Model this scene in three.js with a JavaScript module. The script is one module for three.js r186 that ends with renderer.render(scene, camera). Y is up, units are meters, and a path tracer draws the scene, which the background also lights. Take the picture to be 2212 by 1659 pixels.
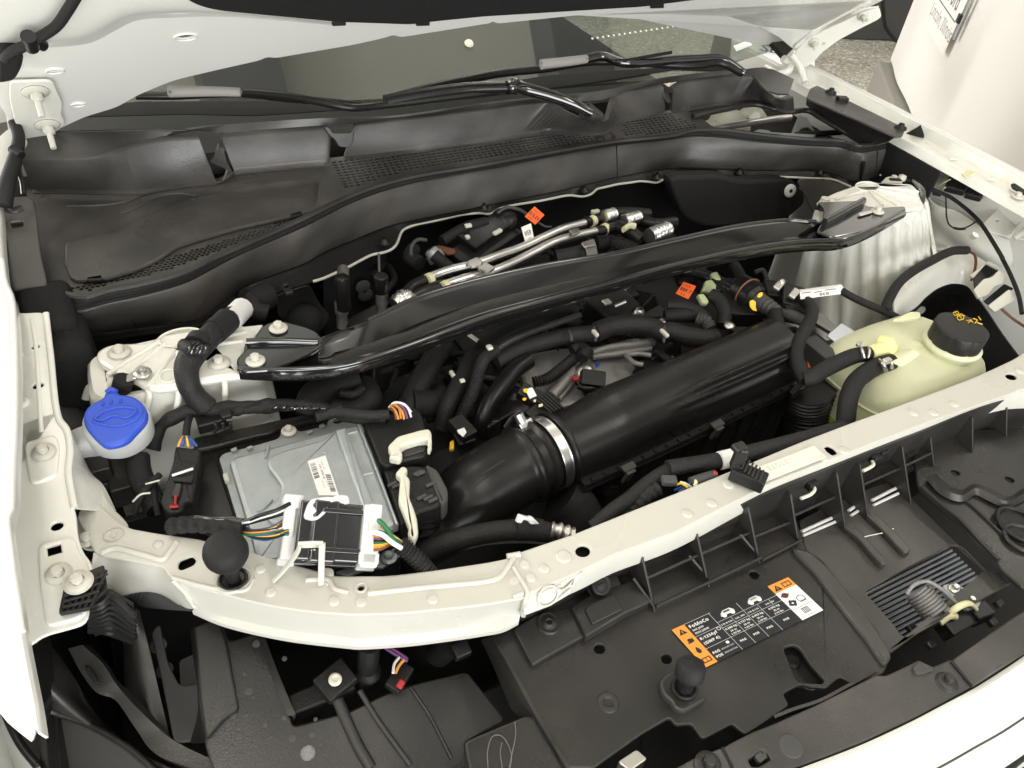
import * as THREE from 'three';
import { mergeGeometries, toCreasedNormals as creasedAt } from 'three/addons/utils/BufferGeometryUtils.js';
import { RoundedBoxGeometry } from 'three/addons/geometries/RoundedBoxGeometry.js';
import { RectAreaLightUniformsLib } from 'three/addons/lights/RectAreaLightUniformsLib.js';

// ---------------------------------------------------------------- camera, light, exposure
const scene = new THREE.Scene();
const V = (x, y, z) => new THREE.Vector3(x, y, z);
const FOV = 53.0, eye = V(-0.62, 1.608, 0.82);
const fwd = V(0.3956, -0.6596, -0.639).normalize();
const rightV = fwd.clone().cross(V(0.252, 0.747, -0.615)).normalize();
const upV = rightV.clone().cross(fwd).normalize();
const camera = new THREE.PerspectiveCamera(FOV, 4 / 3, 0.05, 60);
camera.position.copy(eye); camera.up.copy(upV); camera.lookAt(eye.clone().add(fwd));
scene.background = new THREE.Color().setRGB(0.42, 0.415, 0.40);

const renderer = new THREE.WebGLRenderer({ antialias: true });
renderer.toneMapping = THREE.LinearToneMapping;
renderer.toneMappingExposure = 1.35;
renderer.shadowMap.enabled = true;
renderer.setSize(1024, 768);
RectAreaLightUniformsLib.init();

// ---------------------------------------------------------------- seeded noise
let seed = 7;
const rnd = () => { seed = (seed * 1664525 + 1013904223) >>> 0; return seed / 4294967296; };
const hash = (x, y, s) => { let h = Math.imul(x, 374761393) ^ Math.imul(y, 668265263) ^ Math.imul(s, 1442695041); h = Math.imul(h ^ (h >>> 13), 1274126177); return ((h ^ (h >>> 16)) >>> 0) / 4294967296; };
function vnoise(x, y, per, s) {
  const xi = Math.floor(x), yi = Math.floor(y), fx = x - xi, fy = y - yi, m = (a) => ((a % per) + per) % per;
  const sx = fx * fx * (3 - 2 * fx), sy = fy * fy * (3 - 2 * fy);
  const a = hash(m(xi), m(yi), s), b = hash(m(xi + 1), m(yi), s), c = hash(m(xi), m(yi + 1), s), d = hash(m(xi + 1), m(yi + 1), s);
  return (a + (b - a) * sx) * (1 - sy) + (c + (d - c) * sx) * sy;
}
function noiseTex(n, fn, srgb = false, rep = 1) {
  const d = new Uint8Array(n * n * 4);
  for (let y = 0; y < n; y++) for (let x = 0; x < n; x++) {
    const v = fn(x / n, y / n), i = (y * n + x) * 4;
    for (let c = 0; c < 3; c++) d[i + c] = Math.max(0, Math.min(255, v[c])); d[i + 3] = 255;
  }
  const t = new THREE.DataTexture(d, n, n);
  t.wrapS = t.wrapT = THREE.RepeatWrapping; t.magFilter = THREE.LinearFilter; t.minFilter = THREE.LinearMipmapLinearFilter; t.generateMipmaps = true;
  if (srgb) t.colorSpace = THREE.SRGBColorSpace;
  t.repeat.set(rep, rep); t.needsUpdate = true;
  return t;
}
const toCreasedNormals = (g, a) => { g.scale(2000, 2000, 2000); g = creasedAt(g, a); return g.scale(1 / 2000, 1 / 2000, 1 / 2000); };   // that helper joins corners on a coarse grid, so it is given a large copy
const uvScale = (g, k) => { const a = g.attributes.uv.array; for (let i = 0; i < a.length; i++) a[i] *= k; return g; };
const g3 = (v) => [v, v, v];
const fbm = (u, v, p, s, o = 4) => { let a = 0, w = 0.5, t = 0; for (let i = 0; i < o; i++) { a += w * vnoise(u * p, v * p, p, s + i); t += w; p *= 2; w *= 0.5; } return a / t; };
const grain = noiseTex(256, (u, v) => g3(255 * (0.5 * vnoise(u * 128, v * 128, 128, 3) + 0.5 * vnoise(u * 64, v * 64, 64, 5))), false, 12);
const smudge = noiseTex(256, (u, v) => g3(255 * Math.min(1, 0.7 + 0.9 * (fbm(u, v, 4, 11, 5) - 0.5) + (hash(Math.floor(u * 256), Math.floor(v * 256), 9) > 0.994 ? 0.25 : 0))), false, 3);
const dustTint = noiseTex(256, (u, v) => { const f = fbm(u, v, 5, 21, 5), s = hash(Math.floor(u * 256), Math.floor(v * 256), 31); const b = 200 + 120 * (f - 0.5) + (s > 0.9965 ? 90 : 0); return [Math.min(255, b), Math.min(255, b * 0.985), Math.min(255, b * 0.97)]; }, true, 3);
const terrazzo = noiseTex(512, (u, v) => { const f = fbm(u, v, 6, 41, 3), s = vnoise(u * 160, v * 160, 160, 43), k = vnoise(u * 90, v * 90, 90, 47); let b = 205 + 40 * (f - 0.5) + 60 * (s - 0.5) + (k > 0.72 ? 40 : 0) - (k < 0.2 ? 35 : 0); return [b, b * 0.985, b * 0.94]; }, true, 1);
const zincTex = noiseTex(256, (u, v) => { const b = 226 + 26 * (fbm(u, v, 12, 51, 4) - 0.5) + 8 * (hash(Math.floor(u * 256), Math.floor(v * 256), 53) - 0.5); return [b, b, b]; }, true, 6);

// ---------------------------------------------------------------- materials (linear base colours)
const M = {};
function mat(key, rgb, rough, o = {}) {
  const m = new THREE.MeshPhysicalMaterial({ roughness: rough, metalness: 0, side: THREE.DoubleSide, ...o });
  m.color.setRGB(...rgb); m.name = key; M[key] = m; return m;
}
const grained = { bumpMap: grain, bumpScale: 0.00012, map: dustTint, roughnessMap: smudge };
mat('primer paint', [0.57, 0.555, 0.49], 0.5, { clearcoat: 0.15, clearcoatRoughness: 0.3, roughnessMap: smudge });
mat('white paint', [0.8, 0.785, 0.71], 0.36, { clearcoat: 0.5, clearcoatRoughness: 0.15, roughnessMap: smudge });
mat('outer paint', [0.8, 0.79, 0.74], 0.3, { clearcoat: 0.9, clearcoatRoughness: 0.08 });
mat('grey plastic', [0.044, 0.0425, 0.04], 0.5, grained);
mat('cowl plastic', [0.094, 0.09, 0.085], 0.55, { ...grained, bumpScale: 0.0002 });
mat('satin grey', [0.095, 0.092, 0.087], 0.34, { bumpMap: grain, bumpScale: 0.0002, map: dustTint });
mat('black plastic', [0.014, 0.0135, 0.013], 0.55, { specularIntensity: 0.7, bumpMap: grain, bumpScale: 0.0003, roughnessMap: smudge });
mat('smooth black', [0.011, 0.0105, 0.01], 0.46, { roughnessMap: smudge, specularIntensity: 0.7 });
mat('gloss black', [0.008, 0.008, 0.008], 0.12, { ior: 1.75, clearcoat: 1, clearcoatRoughness: 0.07 });
mat('rubber', [0.012, 0.0115, 0.0115], 0.68, { specularIntensity: 0.7, bumpMap: grain, bumpScale: 0.0004 });
mat('tape', [0.016, 0.015, 0.015], 0.6, { specularIntensity: 0.7, bumpMap: grain, bumpScale: 0.0008 });
mat('part and shade black', [0.016, 0.016, 0.015], 0.85);  // near-black of some parts; also stands for unlit depth below and behind others
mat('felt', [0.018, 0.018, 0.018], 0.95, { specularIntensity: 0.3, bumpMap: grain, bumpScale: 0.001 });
mat('steel', [0.62, 0.6, 0.56], 0.3, { metalness: 0.9 });
mat('bright steel', [0.85, 0.84, 0.82], 0.28, { metalness: 1 });
mat('zinc', [0.55, 0.59, 0.59], 0.45, { metalness: 0.55, map: zincTex });
mat('cast aluminium', [0.3, 0.29, 0.28], 0.5, { metalness: 0.6, bumpMap: grain, bumpScale: 0.0006 });
mat('painted bolt', [0.6, 0.58, 0.5], 0.4);
mat('pale plastic', [0.68, 0.67, 0.65], 0.45);
mat('cream plastic', [0.68, 0.67, 0.55], 0.5);
mat('fitting yellow', [0.82, 0.80, 0.36], 0.4);
mat('pale yellow', [0.72, 0.69, 0.42], 0.5);
mat('olive clip', [0.5, 0.55, 0.3], 0.5);
mat('blue cap', [0.035, 0.09, 0.55], 0.42, { bumpMap: grain, bumpScale: 0.0003 });
mat('neck plastic', [0.75, 0.76, 0.74], 0.5, { transmission: 0.25, thickness: 0 });
mat('tank plastic', [0.86, 0.87, 0.6], 0.38, { transmission: 0.3, thickness: 0 });
mat('coolant', [0.72, 0.76, 0.05], 0.4, { transmission: 0.2, thickness: 0 });
mat('orange tag', [0.9, 0.16, 0.025], 0.6);
mat('white tag', [0.8, 0.79, 0.77], 0.6);
mat('red', [0.42, 0.025, 0.02], 0.5);
mat('yellow', [0.8, 0.5, 0.02], 0.5);
mat('wire blue', [0.03, 0.08, 0.3], 0.45);
mat('wire green', [0.02, 0.16, 0.05], 0.45);
mat('wire violet', [0.2, 0.07, 0.22], 0.45);
mat('wire brown', [0.16, 0.06, 0.03], 0.45);
mat('wire orange', [0.7, 0.3, 0.06], 0.45);
mat('windscreen', [0.66, 0.7, 0.67], 0.02, { transmission: 1, thickness: 0, ior: 2.2 });
mat('interior', [0.05, 0.048, 0.044], 0.8);
mat('cloth', [0.82, 0.80, 0.77], 0.7);
mat('concrete', [1, 0.99, 0.95], 0.42, { map: terrazzo });
mat('fin', [0.45, 0.47, 0.5], 0.35, { metalness: 0.8 });
mat('ceiling paint', [0.75, 0.73, 0.68], 0.9);
mat('ceiling beam paint', [0.16, 0.16, 0.17], 0.8);
mat('cardboard', [0.36, 0.29, 0.2], 0.85);
mat('plinth grey', [0.3, 0.285, 0.26], 0.7);
mat('dark grey', [0.06, 0.058, 0.055], 0.7);

// ---------------------------------------------------------------- geometry helpers
// The photograph was measured on a 2212 x 1659 grid; a measured point becomes a place by cutting its sight line with the
// plane the surface lies in (camera height and lens follow from the strut towers' spacing).
const ray = ([u, v]) => fwd.clone().addScaledVector(rightV, (u - 1106) / 1664).addScaledVector(upV, -(v - 829.5) / 1664);
const zone = (x0, y0, w) => (p) => p.map(([x, y, ...r]) => [x0 * 0.54 + x * w / 2212 * 0.54, y0 * 0.54 + y * w / 2212 * 0.54, ...r]);
const A = zone(0, 0, 1400), B = zone(1300, 0, 1400), C = zone(2696, 0, 1400), D = zone(0, 1000, 1400), E = zone(1300, 700, 1400), F = zone(2696, 900, 1400),
  G = zone(0, 2022, 1400), H = zone(1300, 2022, 1400), I = zone(2696, 2022, 1400), J = zone(800, 1600, 1000), K = zone(1700, 1500, 1200), L = zone(2500, 1000, 800),
  W = zone(3496, 600, 600), N = zone(3400, 0, 696), O = zone(2600, 2200, 800), Q = zone(3096, 1750, 1000), U = (p) => p;
const plane = (o, n) => ({ o, n: n.clone().normalize() });
const Y = (y) => plane(V(0, y, 0), V(0, 1, 0));
const Z = (z) => plane(V(0, 0, z), V(0, 0, 1));
const XP = (x, s = 1) => plane(V(x, 0, 0), V(s, 0, 0));
const tilt = (y0, z0, y1, z1) => { const n = V(0, z1 - z0, -(y1 - y0)); if (n.y < 0) n.negate(); return plane(V(0, y0, z0), n); };
function hit(uv, pl) { const d = ray(uv), t = pl.o.clone().sub(eye).dot(pl.n) / d.dot(pl.n); return eye.clone().addScaledVector(d, t); }
const P = ([u, v, y]) => hit([u, v], Y(y));
const pts = (a) => a.map(P);                                     // [[u, v, y], ...] -> places
const atY = (a, y) => a.map(([u, v]) => hit([u, v], Y(y)));
const raise = (a, y) => a.map((p) => V(p.x, y, p.z));
const lift = (pl, d) => plane(pl.o.clone().addScaledVector(pl.n, d), pl.n);
function basis(pl) {
  let a = V(1, 0, 0).addScaledVector(pl.n, -pl.n.x);
  if (a.length() < 0.2) a = V(0, 0, 1).addScaledVector(pl.n, -pl.n.z);
  a.normalize(); return [a, pl.n.clone().cross(a)];
}
function rounded(p, r) {
  if (!r) return p;
  const out = [], n = p.length;
  for (let i = 0; i < n; i++) {
    const a = p[(i + n - 1) % n], b = p[i], c = p[(i + 1) % n];
    const la = a.distanceTo(b), lc = c.distanceTo(b), k = Math.min(r, la * 0.48, lc * 0.48);
    const s = b.clone().lerp(a, k / la), e = b.clone().lerp(c, k / lc);
    for (let j = 0; j <= 4; j++) { const t = j / 4; out.push(s.clone().multiplyScalar((1 - t) * (1 - t)).addScaledVector(b, 2 * t * (1 - t)).addScaledVector(e, t * t)); }
  }
  return out;
}
const smooth2 = (p, n, closed = true) => new THREE.SplineCurve(closed ? [...p, p[0]] : p).getPoints(n);
// a plate: contour (photo points or places) in a plane, thick downwards from it
function slab(pl, c, t, o = {}) {
  const [a, b] = basis(pl);
  const to2 = (q) => { const w = (q.isVector3 ? q : hit(q, pl)).clone().sub(pl.o); return new THREE.Vector2(w.dot(a), w.dot(b)); };
  let p = c.map(to2);
  if (THREE.ShapeUtils.area(p) < 0) p.reverse();
  p = rounded(p, o.r ?? 0.003);
  const shape = new THREE.Shape(p);
  for (const h of o.holes ?? []) { let q = h.map(to2); if (THREE.ShapeUtils.area(q) > 0) q.reverse(); shape.holes.push(new THREE.Path(rounded(q, o.hr ?? 0))); }
  for (const h of o.holes2 ?? []) shape.holes.push(new THREE.Path(h));
  const bev = Math.min(o.bev ?? 0.0012, t * 0.45);
  let g = new THREE.ExtrudeGeometry(shape, { depth: Math.max(t - 2 * bev, 1e-4), bevelEnabled: bev > 0, bevelSize: bev, bevelOffset: -bev, bevelThickness: bev, bevelSegments: 2, curveSegments: 4 });
  g.translate(0, 0, -t + bev);
  g.applyMatrix4(new THREE.Matrix4().makeBasis(a, b, pl.n).setPosition(pl.o));
  return g;
}
// regular round ring of places in a plane, for holes
function ring(c, rx, rz = rx, n = 20, ax = V(1, 0, 0), az = V(0, 0, 1)) { const o = []; for (let i = 0; i < n; i++) { const t = i / n * Math.PI * 2; o.push(c.clone().addScaledVector(ax, rx * Math.cos(t)).addScaledVector(az, rz * Math.sin(t))); } return o; }
const spline = (p, n, closed = false) => { const c = new THREE.CatmullRomCurve3(p, closed, 'centripetal'); return c.getSpacedPoints(n); };
const linear = (p, n) => { const c = new THREE.CurvePath(); for (let i = 1; i < p.length; i++) c.add(new THREE.LineCurve3(p[i - 1], p[i])); return c.getSpacedPoints(n); };
// a sheet through rows of places; thick > 0 gives it a back and edges
function loft(rows, o = {}) {
  const nu = o.nu ?? 48;
  let R = rows.map((r) => (o.linear ? linear : spline)(r, nu));
  if (o.nv) { const cols = []; for (let i = 0; i <= nu; i++) cols.push(new THREE.CatmullRomCurve3(R.map((r) => r[i]), false, 'centripetal').getPoints(o.nv)); R = cols[0].map((_, j) => cols.map((c) => c[j])); }
  const pos = [], uv = [], idx = [], w = nu + 1;
  let vv = 0;
  R.forEach((r, j) => { let uu = 0; if (j) vv += r[nu >> 1].distanceTo(R[j - 1][nu >> 1]); r.forEach((p, i) => { if (i) uu += p.distanceTo(r[i - 1]); pos.push(p.x, p.y, p.z); uv.push(uu, vv); }); });
  for (let j = 0; j + 1 < R.length; j++) for (let i = 0; i < nu; i++) { const a = j * w + i; idx.push(a, a + w, a + 1, a + 1, a + w, a + w + 1); }
  let g = new THREE.BufferGeometry();
  g.setAttribute('position', new THREE.Float32BufferAttribute(pos, 3)); g.setAttribute('uv', new THREE.Float32BufferAttribute(uv, 2)); g.setIndex(idx); g.computeVertexNormals();
  if (o.thick) {
    const nn = g.attributes.normal, k = pos.length / 3, sgn = o.flip ? -1 : 1;
    for (let i = 0; i < k; i++) { pos.push(pos[3 * i] - sgn * nn.getX(i) * o.thick, pos[3 * i + 1] - sgn * nn.getY(i) * o.thick, pos[3 * i + 2] - sgn * nn.getZ(i) * o.thick); uv.push(uv[2 * i], uv[2 * i + 1]); }
    const m = idx.length; for (let i = 0; i < m; i += 3) idx.push(idx[i] + k, idx[i + 2] + k, idx[i + 1] + k);
    const rim = []; for (let i = 0; i < w; i++) rim.push(i); for (let j = 1; j < R.length; j++) rim.push(j * w + nu); for (let i = nu - 1; i >= 0; i--) rim.push((R.length - 1) * w + i); for (let j = R.length - 2; j > 0; j--) rim.push(j * w);
    for (let i = 0; i < rim.length; i++) { const a = rim[i], b = rim[(i + 1) % rim.length]; idx.push(a, b, a + k, b, b + k, a + k); }
    g = new THREE.BufferGeometry();
    g.setAttribute('position', new THREE.Float32BufferAttribute(pos, 3)); g.setAttribute('uv', new THREE.Float32BufferAttribute(uv, 2)); g.setIndex(idx);
  }
  return toCreasedNormals(g, o.crease ?? 0.7);
}
// a round bar through places; r a number or a function of 0..1
function tube(p, r, o = {}) {
  const curve = new THREE.CatmullRomCurve3(p, !!o.closed, 'centripetal'), n = o.n ?? Math.max(8, p.length * 8), m = o.m ?? 12;
  const fr = curve.computeFrenetFrames(n, !!o.closed), len = curve.getLength(), pos = [], uv = [], idx = [], f = typeof r === 'function' ? r : () => r;
  for (let i = 0; i <= n; i++) {
    const c = curve.getPointAt(i / n), rr = f(i / n);
    for (let j = 0; j <= m; j++) { const a = j / m * Math.PI * 2, q = c.clone().addScaledVector(fr.normals[i % (n + 1)], rr * Math.cos(a)).addScaledVector(fr.binormals[i % (n + 1)], rr * (o.flat ?? 1) * Math.sin(a)); pos.push(q.x, q.y, q.z); uv.push(j / m * 0.06, i / n * len); }
  }
  for (let i = 0; i < n; i++) for (let j = 0; j < m; j++) { const a = i * (m + 1) + j; idx.push(a, a + 1, a + m + 1, a + 1, a + m + 2, a + m + 1); }
  if (!o.closed) for (const [i, s] of [[0, 1], [n, -1]]) {
    const c = curve.getPointAt(i / n), k = pos.length / 3; pos.push(c.x, c.y, c.z); uv.push(0, 0);
    for (let j = 0; j < m; j++) { const a = i * (m + 1) + j; s > 0 ? idx.push(k, a + 1, a) : idx.push(k, a, a + 1); }
  }
  const g = new THREE.BufferGeometry();
  g.setAttribute('position', new THREE.Float32BufferAttribute(pos, 3)); g.setAttribute('uv', new THREE.Float32BufferAttribute(uv, 2)); g.setIndex(idx);
  return toCreasedNormals(g, 0.9);
}
const rib = (r, n, amp) => (t) => r + amp * Math.max(-0.6, Math.cos(t * n * Math.PI * 2));
function orient(g, c, n, x) {           // y axis of g to n, x axis near x
  const yv = n.clone().normalize(); let xv = (x ?? (Math.abs(yv.x) > 0.9 ? V(0, 0, 1) : V(1, 0, 0))).clone(); xv.addScaledVector(yv, -xv.dot(yv)).normalize();
  return g.applyMatrix4(new THREE.Matrix4().makeBasis(xv, yv, xv.clone().cross(yv)).setPosition(c));
}
const cyl = (c, n, r0, r1, h, seg = 24) => { const g = new THREE.CylinderGeometry(r1, r0, h, seg); g.translate(0, h / 2, 0); return orient(uvScale(g, 0.06), c, n); };
const block = (c, s, n = V(0, 1, 0), x = V(1, 0, 0), r = 0.002) => orient(uvScale(new RoundedBoxGeometry(s[0], s[1], s[2], 2, Math.min(r, s[0] / 3, s[1] / 3, s[2] / 3)), Math.max(...s)), c, n, x);
const lathe = (c, n, prof, seg = 32) => orient(uvScale(new THREE.LatheGeometry(prof.map(([r, y]) => new THREE.Vector2(r, y)), seg), 0.06), c, n);
function boltGeo(c, n, r = 0.006) {
  return [lathe(c, n, [[0, 0.0], [r * 1.95, 0], [r * 1.95, r * 0.22], [r * 1.35, r * 0.5], [r, r * 0.55]], 24), cyl(c.clone().addScaledVector(n, r * 0.5), n, r * 1.02, r * 0.95, r * 1.0, 6), cyl(c.clone().addScaledVector(n, r * 1.5), n, r * 0.7, r * 0.62, r * 0.12, 16)];
}
function cable(a, r, m, parent, name, label, o) { return part(name, [tube(a, r, o)], m, parent, label); }
function merge(gs) {
  gs = gs.flat(9).map((g) => { g = g.index ? g.toNonIndexed() : g; for (const k of Object.keys(g.attributes)) if (!['position', 'normal', 'uv'].includes(k)) g.deleteAttribute(k); if (!g.attributes.normal) g.computeVertexNormals(); g.clearGroups(); return g; });
  return gs.length > 1 ? mergeGeometries(gs) : gs[0];
}
// ---------------------------------------------------------------- naming
function dress(m) { m.traverse((o) => { if (o.isMesh) { o.castShadow = true; o.receiveShadow = true; } }); return m; }
function part(name, gs, m, parent, label) {
  const o = new THREE.Mesh(merge([gs]), typeof m === 'string' ? M[m] : m); o.name = name; parent.add(dress(o)); if (label) o.userData.label = label; return o;
}
function group(name, parent, label) { const o = new THREE.Group(); o.name = name; parent.add(o); if (label) o.userData.label = label; return o; }
function thing(name, label, category, grp) { const o = group(name, scene, label); o.userData.category = category; if (grp) o.userData.group = grp; return o; }
function canvasTex(w, h, draw) { const c = document.createElement('canvas'); c.width = w; c.height = h; const x = c.getContext('2d'); draw(x, w, h); const t = new THREE.CanvasTexture(c); t.colorSpace = THREE.SRGBColorSpace; return t; }
function printed(key, tex, rough = 0.5) { const m = new THREE.MeshPhysicalMaterial({ map: tex, roughness: rough, side: THREE.DoubleSide }); m.name = key; return m; }
// a flat print: a thin sheet with a 0..1 uv, corner places given as top left, top right, bottom right, bottom left
function sheet(a, b, c, d, n = 1) {
  const pos = [], uv = [], idx = [];
  for (let j = 0; j <= n; j++) for (let i = 0; i <= n; i++) { const s = i / n, t = j / n, p = a.clone().multiplyScalar((1 - s) * (1 - t)).addScaledVector(b, s * (1 - t)).addScaledVector(c, s * t).addScaledVector(d, (1 - s) * t); pos.push(p.x, p.y, p.z); uv.push(s, 1 - t); }
  for (let j = 0; j < n; j++) for (let i = 0; i < n; i++) { const k = j * (n + 1) + i; idx.push(k, k + n + 1, k + 1, k + 1, k + n + 1, k + n + 2); }
  const g = new THREE.BufferGeometry(); g.setAttribute('position', new THREE.Float32BufferAttribute(pos, 3)); g.setAttribute('uv', new THREE.Float32BufferAttribute(uv, 2)); g.setIndex(idx); g.computeVertexNormals(); return g;
}
// ---------------------------------------------------------------- showroom: floor, ceiling with its lights, window
{
  const floor = new THREE.Mesh(new THREE.PlaneGeometry(30, 30).rotateX(-Math.PI / 2), M.concrete.clone());
  floor.geometry.attributes.uv.array.forEach((_, i, a) => { a[i] *= 22; });
  floor.name = 'floor'; floor.userData.kind = 'structure'; scene.add(dress(floor));
  const ceil = part('ceiling', [block(V(0, 4.25, -1), [16, 0.2, 16])], 'ceiling paint', scene); ceil.userData.kind = 'structure';
  for (let k = 0; k < 5; k++) part('ceiling_beam', [block(V(-3.9 + k * 2.0, 4.02, -1), [0.4, 0.25, 15])], 'ceiling beam paint', ceil);
  const glow = new THREE.MeshStandardMaterial({ color: 0x222222, emissive: new THREE.Color(1, 0.95, 0.86), emissiveIntensity: 3 }); glow.name = 'lamp glow';
  const spots = [[-2.9, 1.4], [-0.9, 1.4], [1.1, 1.4], [-2.9, -2.2], [-0.9, -2.2], [1.6, -2.6], [3.1, 0.4]];
  spots.forEach(([x, z], k) => {
    const t = thing(k ? 'ceiling_light_' + String(k).padStart(3, '0') : 'ceiling_light', 'long fluorescent ceiling light hanging between the dark ceiling beams', 'ceiling light', 'showroom ceiling lights');
    t.position.set(x, 3.72, z);
    part('housing', [block(V(0, 0.05, 0), [0.34, 0.09, 1.7])], 'pale plastic', t);
    part('diffuser', [block(V(0, 0.0, 0), [0.3, 0.012, 1.64])], glow, t);
    const l = new THREE.RectAreaLight(new THREE.Color(1, 0.955, 0.88), 6.4, 0.3, 1.64); l.position.set(x, 3.705, z); l.rotation.x = -Math.PI / 2; l.name = 'fluorescent_lamp'; scene.add(l);
  });
  const win = thing('showroom_window', 'tall bright showroom window facing the front of the car', 'window');
  const wg = new THREE.MeshStandardMaterial({ color: 0x222222, emissive: new THREE.Color(0.96, 0.99, 1), emissiveIntensity: 1.8 }); wg.name = 'window glow';
  part('pane', [block(V(-1.2, 1.7, 4.6), [4.6, 2.8, 0.02])], wg, win);
  part('frame', [block(V(-1.2, 3.16, 4.6), [4.8, 0.1, 0.1]), block(V(-1.2, 0.24, 4.6), [4.8, 0.1, 0.1]), block(V(-3.56, 1.7, 4.6), [0.1, 2.82, 0.1]), block(V(1.16, 1.7, 4.6), [0.1, 2.82, 0.1])], 'ceiling beam paint', win);
  const wl = new THREE.RectAreaLight(new THREE.Color(0.97, 0.99, 1), 3.8, 4.6, 2.8); wl.position.set(-1.2, 1.7, 4.57); wl.name = 'window_daylight'; scene.add(wl);
  const w2 = thing('side_window', 'bright side window of the showroom lighting the white display board', 'window');
  w2.position.set(-4.2, 0, -3.2); w2.rotation.y = 0.9;
  part('pane', [block(V(0, 1.9, 0), [3.4, 2.4, 0.02])], wg, w2);
  part('frame', [block(V(0, 3.14, 0), [3.6, 0.1, 0.1]), block(V(0, 0.66, 0), [3.6, 0.1, 0.1]), block(V(-1.75, 1.9, 0), [0.1, 2.42, 0.1]), block(V(1.75, 1.9, 0), [0.1, 2.42, 0.1])], 'ceiling beam paint', w2);
  const l2 = new THREE.RectAreaLight(new THREE.Color(1, 0.97, 0.92), 10, 3.4, 2.4); l2.position.set(-4.2 + 0.03 * Math.sin(0.9), 1.9, -3.2 + 0.03 * Math.cos(0.9)); l2.rotation.y = 0.9 + Math.PI; l2.name = 'side_daylight'; scene.add(l2);
}
// ---------------------------------------------------------------- white board with lettering, beyond the fender
{
  const d = V(-0.66, 0, 0.75).normalize(), n = V(-0.75, 0, -0.66).normalize(), c0 = V(2.94, 0.45, -1.74);
  const board = thing('display_board', 'large creased white board with dark place-name lettering standing beside the open car', 'display board');
  const rows = [];
  for (let j = 0; j <= 18; j++) { const r = []; for (let i = 0; i <= 24; i++) { const s = i / 24 * 2.2, h = j / 18 * 2.0; const w = 0.01 * Math.sin(s * 5 + h * 2.1) * vnoise(s * 1.7 + 3, h * 1.3, 64, 61) + 0.02 * (vnoise(s * 3, h * 1.4 + 2 * s, 64, 67) - 0.5) * Math.exp(-h * 0.8); r.push(c0.clone().addScaledVector(d, s).addScaledVector(n, w).add(V(0, h, 0))); } rows.push(r); }
  part('panel', [loft(rows, { nu: 48, thick: 0.03, flip: true })], 'cloth', board);
  part('plinth', [block(c0.clone().addScaledVector(d, 1.1).addScaledVector(n, 0.01).add(V(0, -0.235, 0)), [2.2, 0.44, 0.08], V(0, 1, 0), d, 0.01)], 'plinth grey', board, 'grey plinth under the white board');
  const tex = canvasTex(1024, 512, (x, w, h) => {
    x.fillStyle = '#f3f0ec'; x.fillRect(0, 0, w, h); x.fillStyle = '#6a6670'; x.textAlign = 'center';
    x.font = 'bold 190px sans-serif'; x.fillText('Ford', w * 0.62, 180); x.fillRect(120, 235, w - 200, 12); x.font = '150px sans-serif'; x.fillText('Lincoln, Illinois', w * 0.5, 400);
  });
  const at = (uv) => hit(uv, plane(c0.clone().addScaledVector(n, 0.022), n));
  const q = at(N([[1015, 160]])[0]);
  const wd = at(N([[1280, 400]])[0]).distanceTo(at(N([[1040, 115]])[0])) * 1.12, ht = wd * 0.5;
  part('lettering', [sheet(q.clone().add(V(0, ht * 0.78, 0)), q.clone().addScaledVector(d, wd).add(V(0, ht * 0.78, 0)), q.clone().addScaledVector(d, wd).add(V(0, -ht * 0.22, 0)), q.clone().add(V(0, -ht * 0.22, 0)))], printed('board print', tex), board);
  const e = at(N([[1310, 500]])[0]);
  part('edge_strip', [block(e.clone().add(V(0, 0.5, 0)), [0.026, 1.0, 0.006], V(0, 1, 0), d)], 'zinc', board);
  part('clip', [block(at(N([[1420, 240]])[0]).addScaledVector(n, 0.008), [0.03, 0.03, 0.012], V(0, 1, 0), d)], 'smooth black', board);
}
{
  const b = thing('dark_crate', 'low dark crate standing on the floor behind the hood hinge', 'crate');
  const c = P([1815, 62, 0]); part('crate_wall', [block(c.clone().add(V(0, 0.22, 0)), [0.7, 0.42, 0.5], V(0, 1, 0), V(0.9, 0, 0.3))], 'dark grey', b); part('rim', [block(c.clone().add(V(0, 0.44, 0)), [0.73, 0.03, 0.53], V(0, 1, 0), V(0.9, 0, 0.3))], 'smooth black', b);
  const k = thing('cardboard_box', 'flat brown cardboard box on the floor between crate and white board', 'box');
  const e = P([1935, 52, 0]); part('carton', [block(e.clone().add(V(0, 0.12, 0)), [0.75, 0.24, 0.6], V(0, 1, 0), V(0.9, 0, 0.3))], 'cardboard', k); part('flap', [block(e.clone().add(V(0.1, 0.25, -0.2)), [0.7, 0.01, 0.28], V(0, 1, 0.2), V(0.9, 0, 0.3))], 'cardboard', k);
  const cb = part('power_cable', [tube([[1910, -20], [1908, 20], [1912, 55], [1930, 82], [1950, 95]].map((p, i) => P([...p, i < 2 ? 0.5 - i * 0.2 : 0.3 - 0.1 * (i - 1)])), 0.012)], 'rubber', scene, 'thin black cable hanging in a curve beside the cardboard box'); cb.userData.category = 'cable';
  const s = thing('wooden_stool', 'pale wooden legged stool far behind beside dark bags', 'stool');
  const f = P([1925, 15, 0]);
  part('seat', [block(f.clone().add(V(0, 0.5, -0.5)), [0.5, 0.04, 0.4])], 'cardboard', s);
  for (const [a, z] of [[-0.2, -0.35], [0.2, -0.35], [-0.2, -0.65], [0.2, -0.65]]) part('leg', [block(f.clone().add(V(a, 0.24, z)), [0.04, 0.48, 0.04])], 'cardboard', s);
}
// ================================================================ the car
const car = thing('car', 'white car with its hood raised and the engine bay open', 'car');
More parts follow.
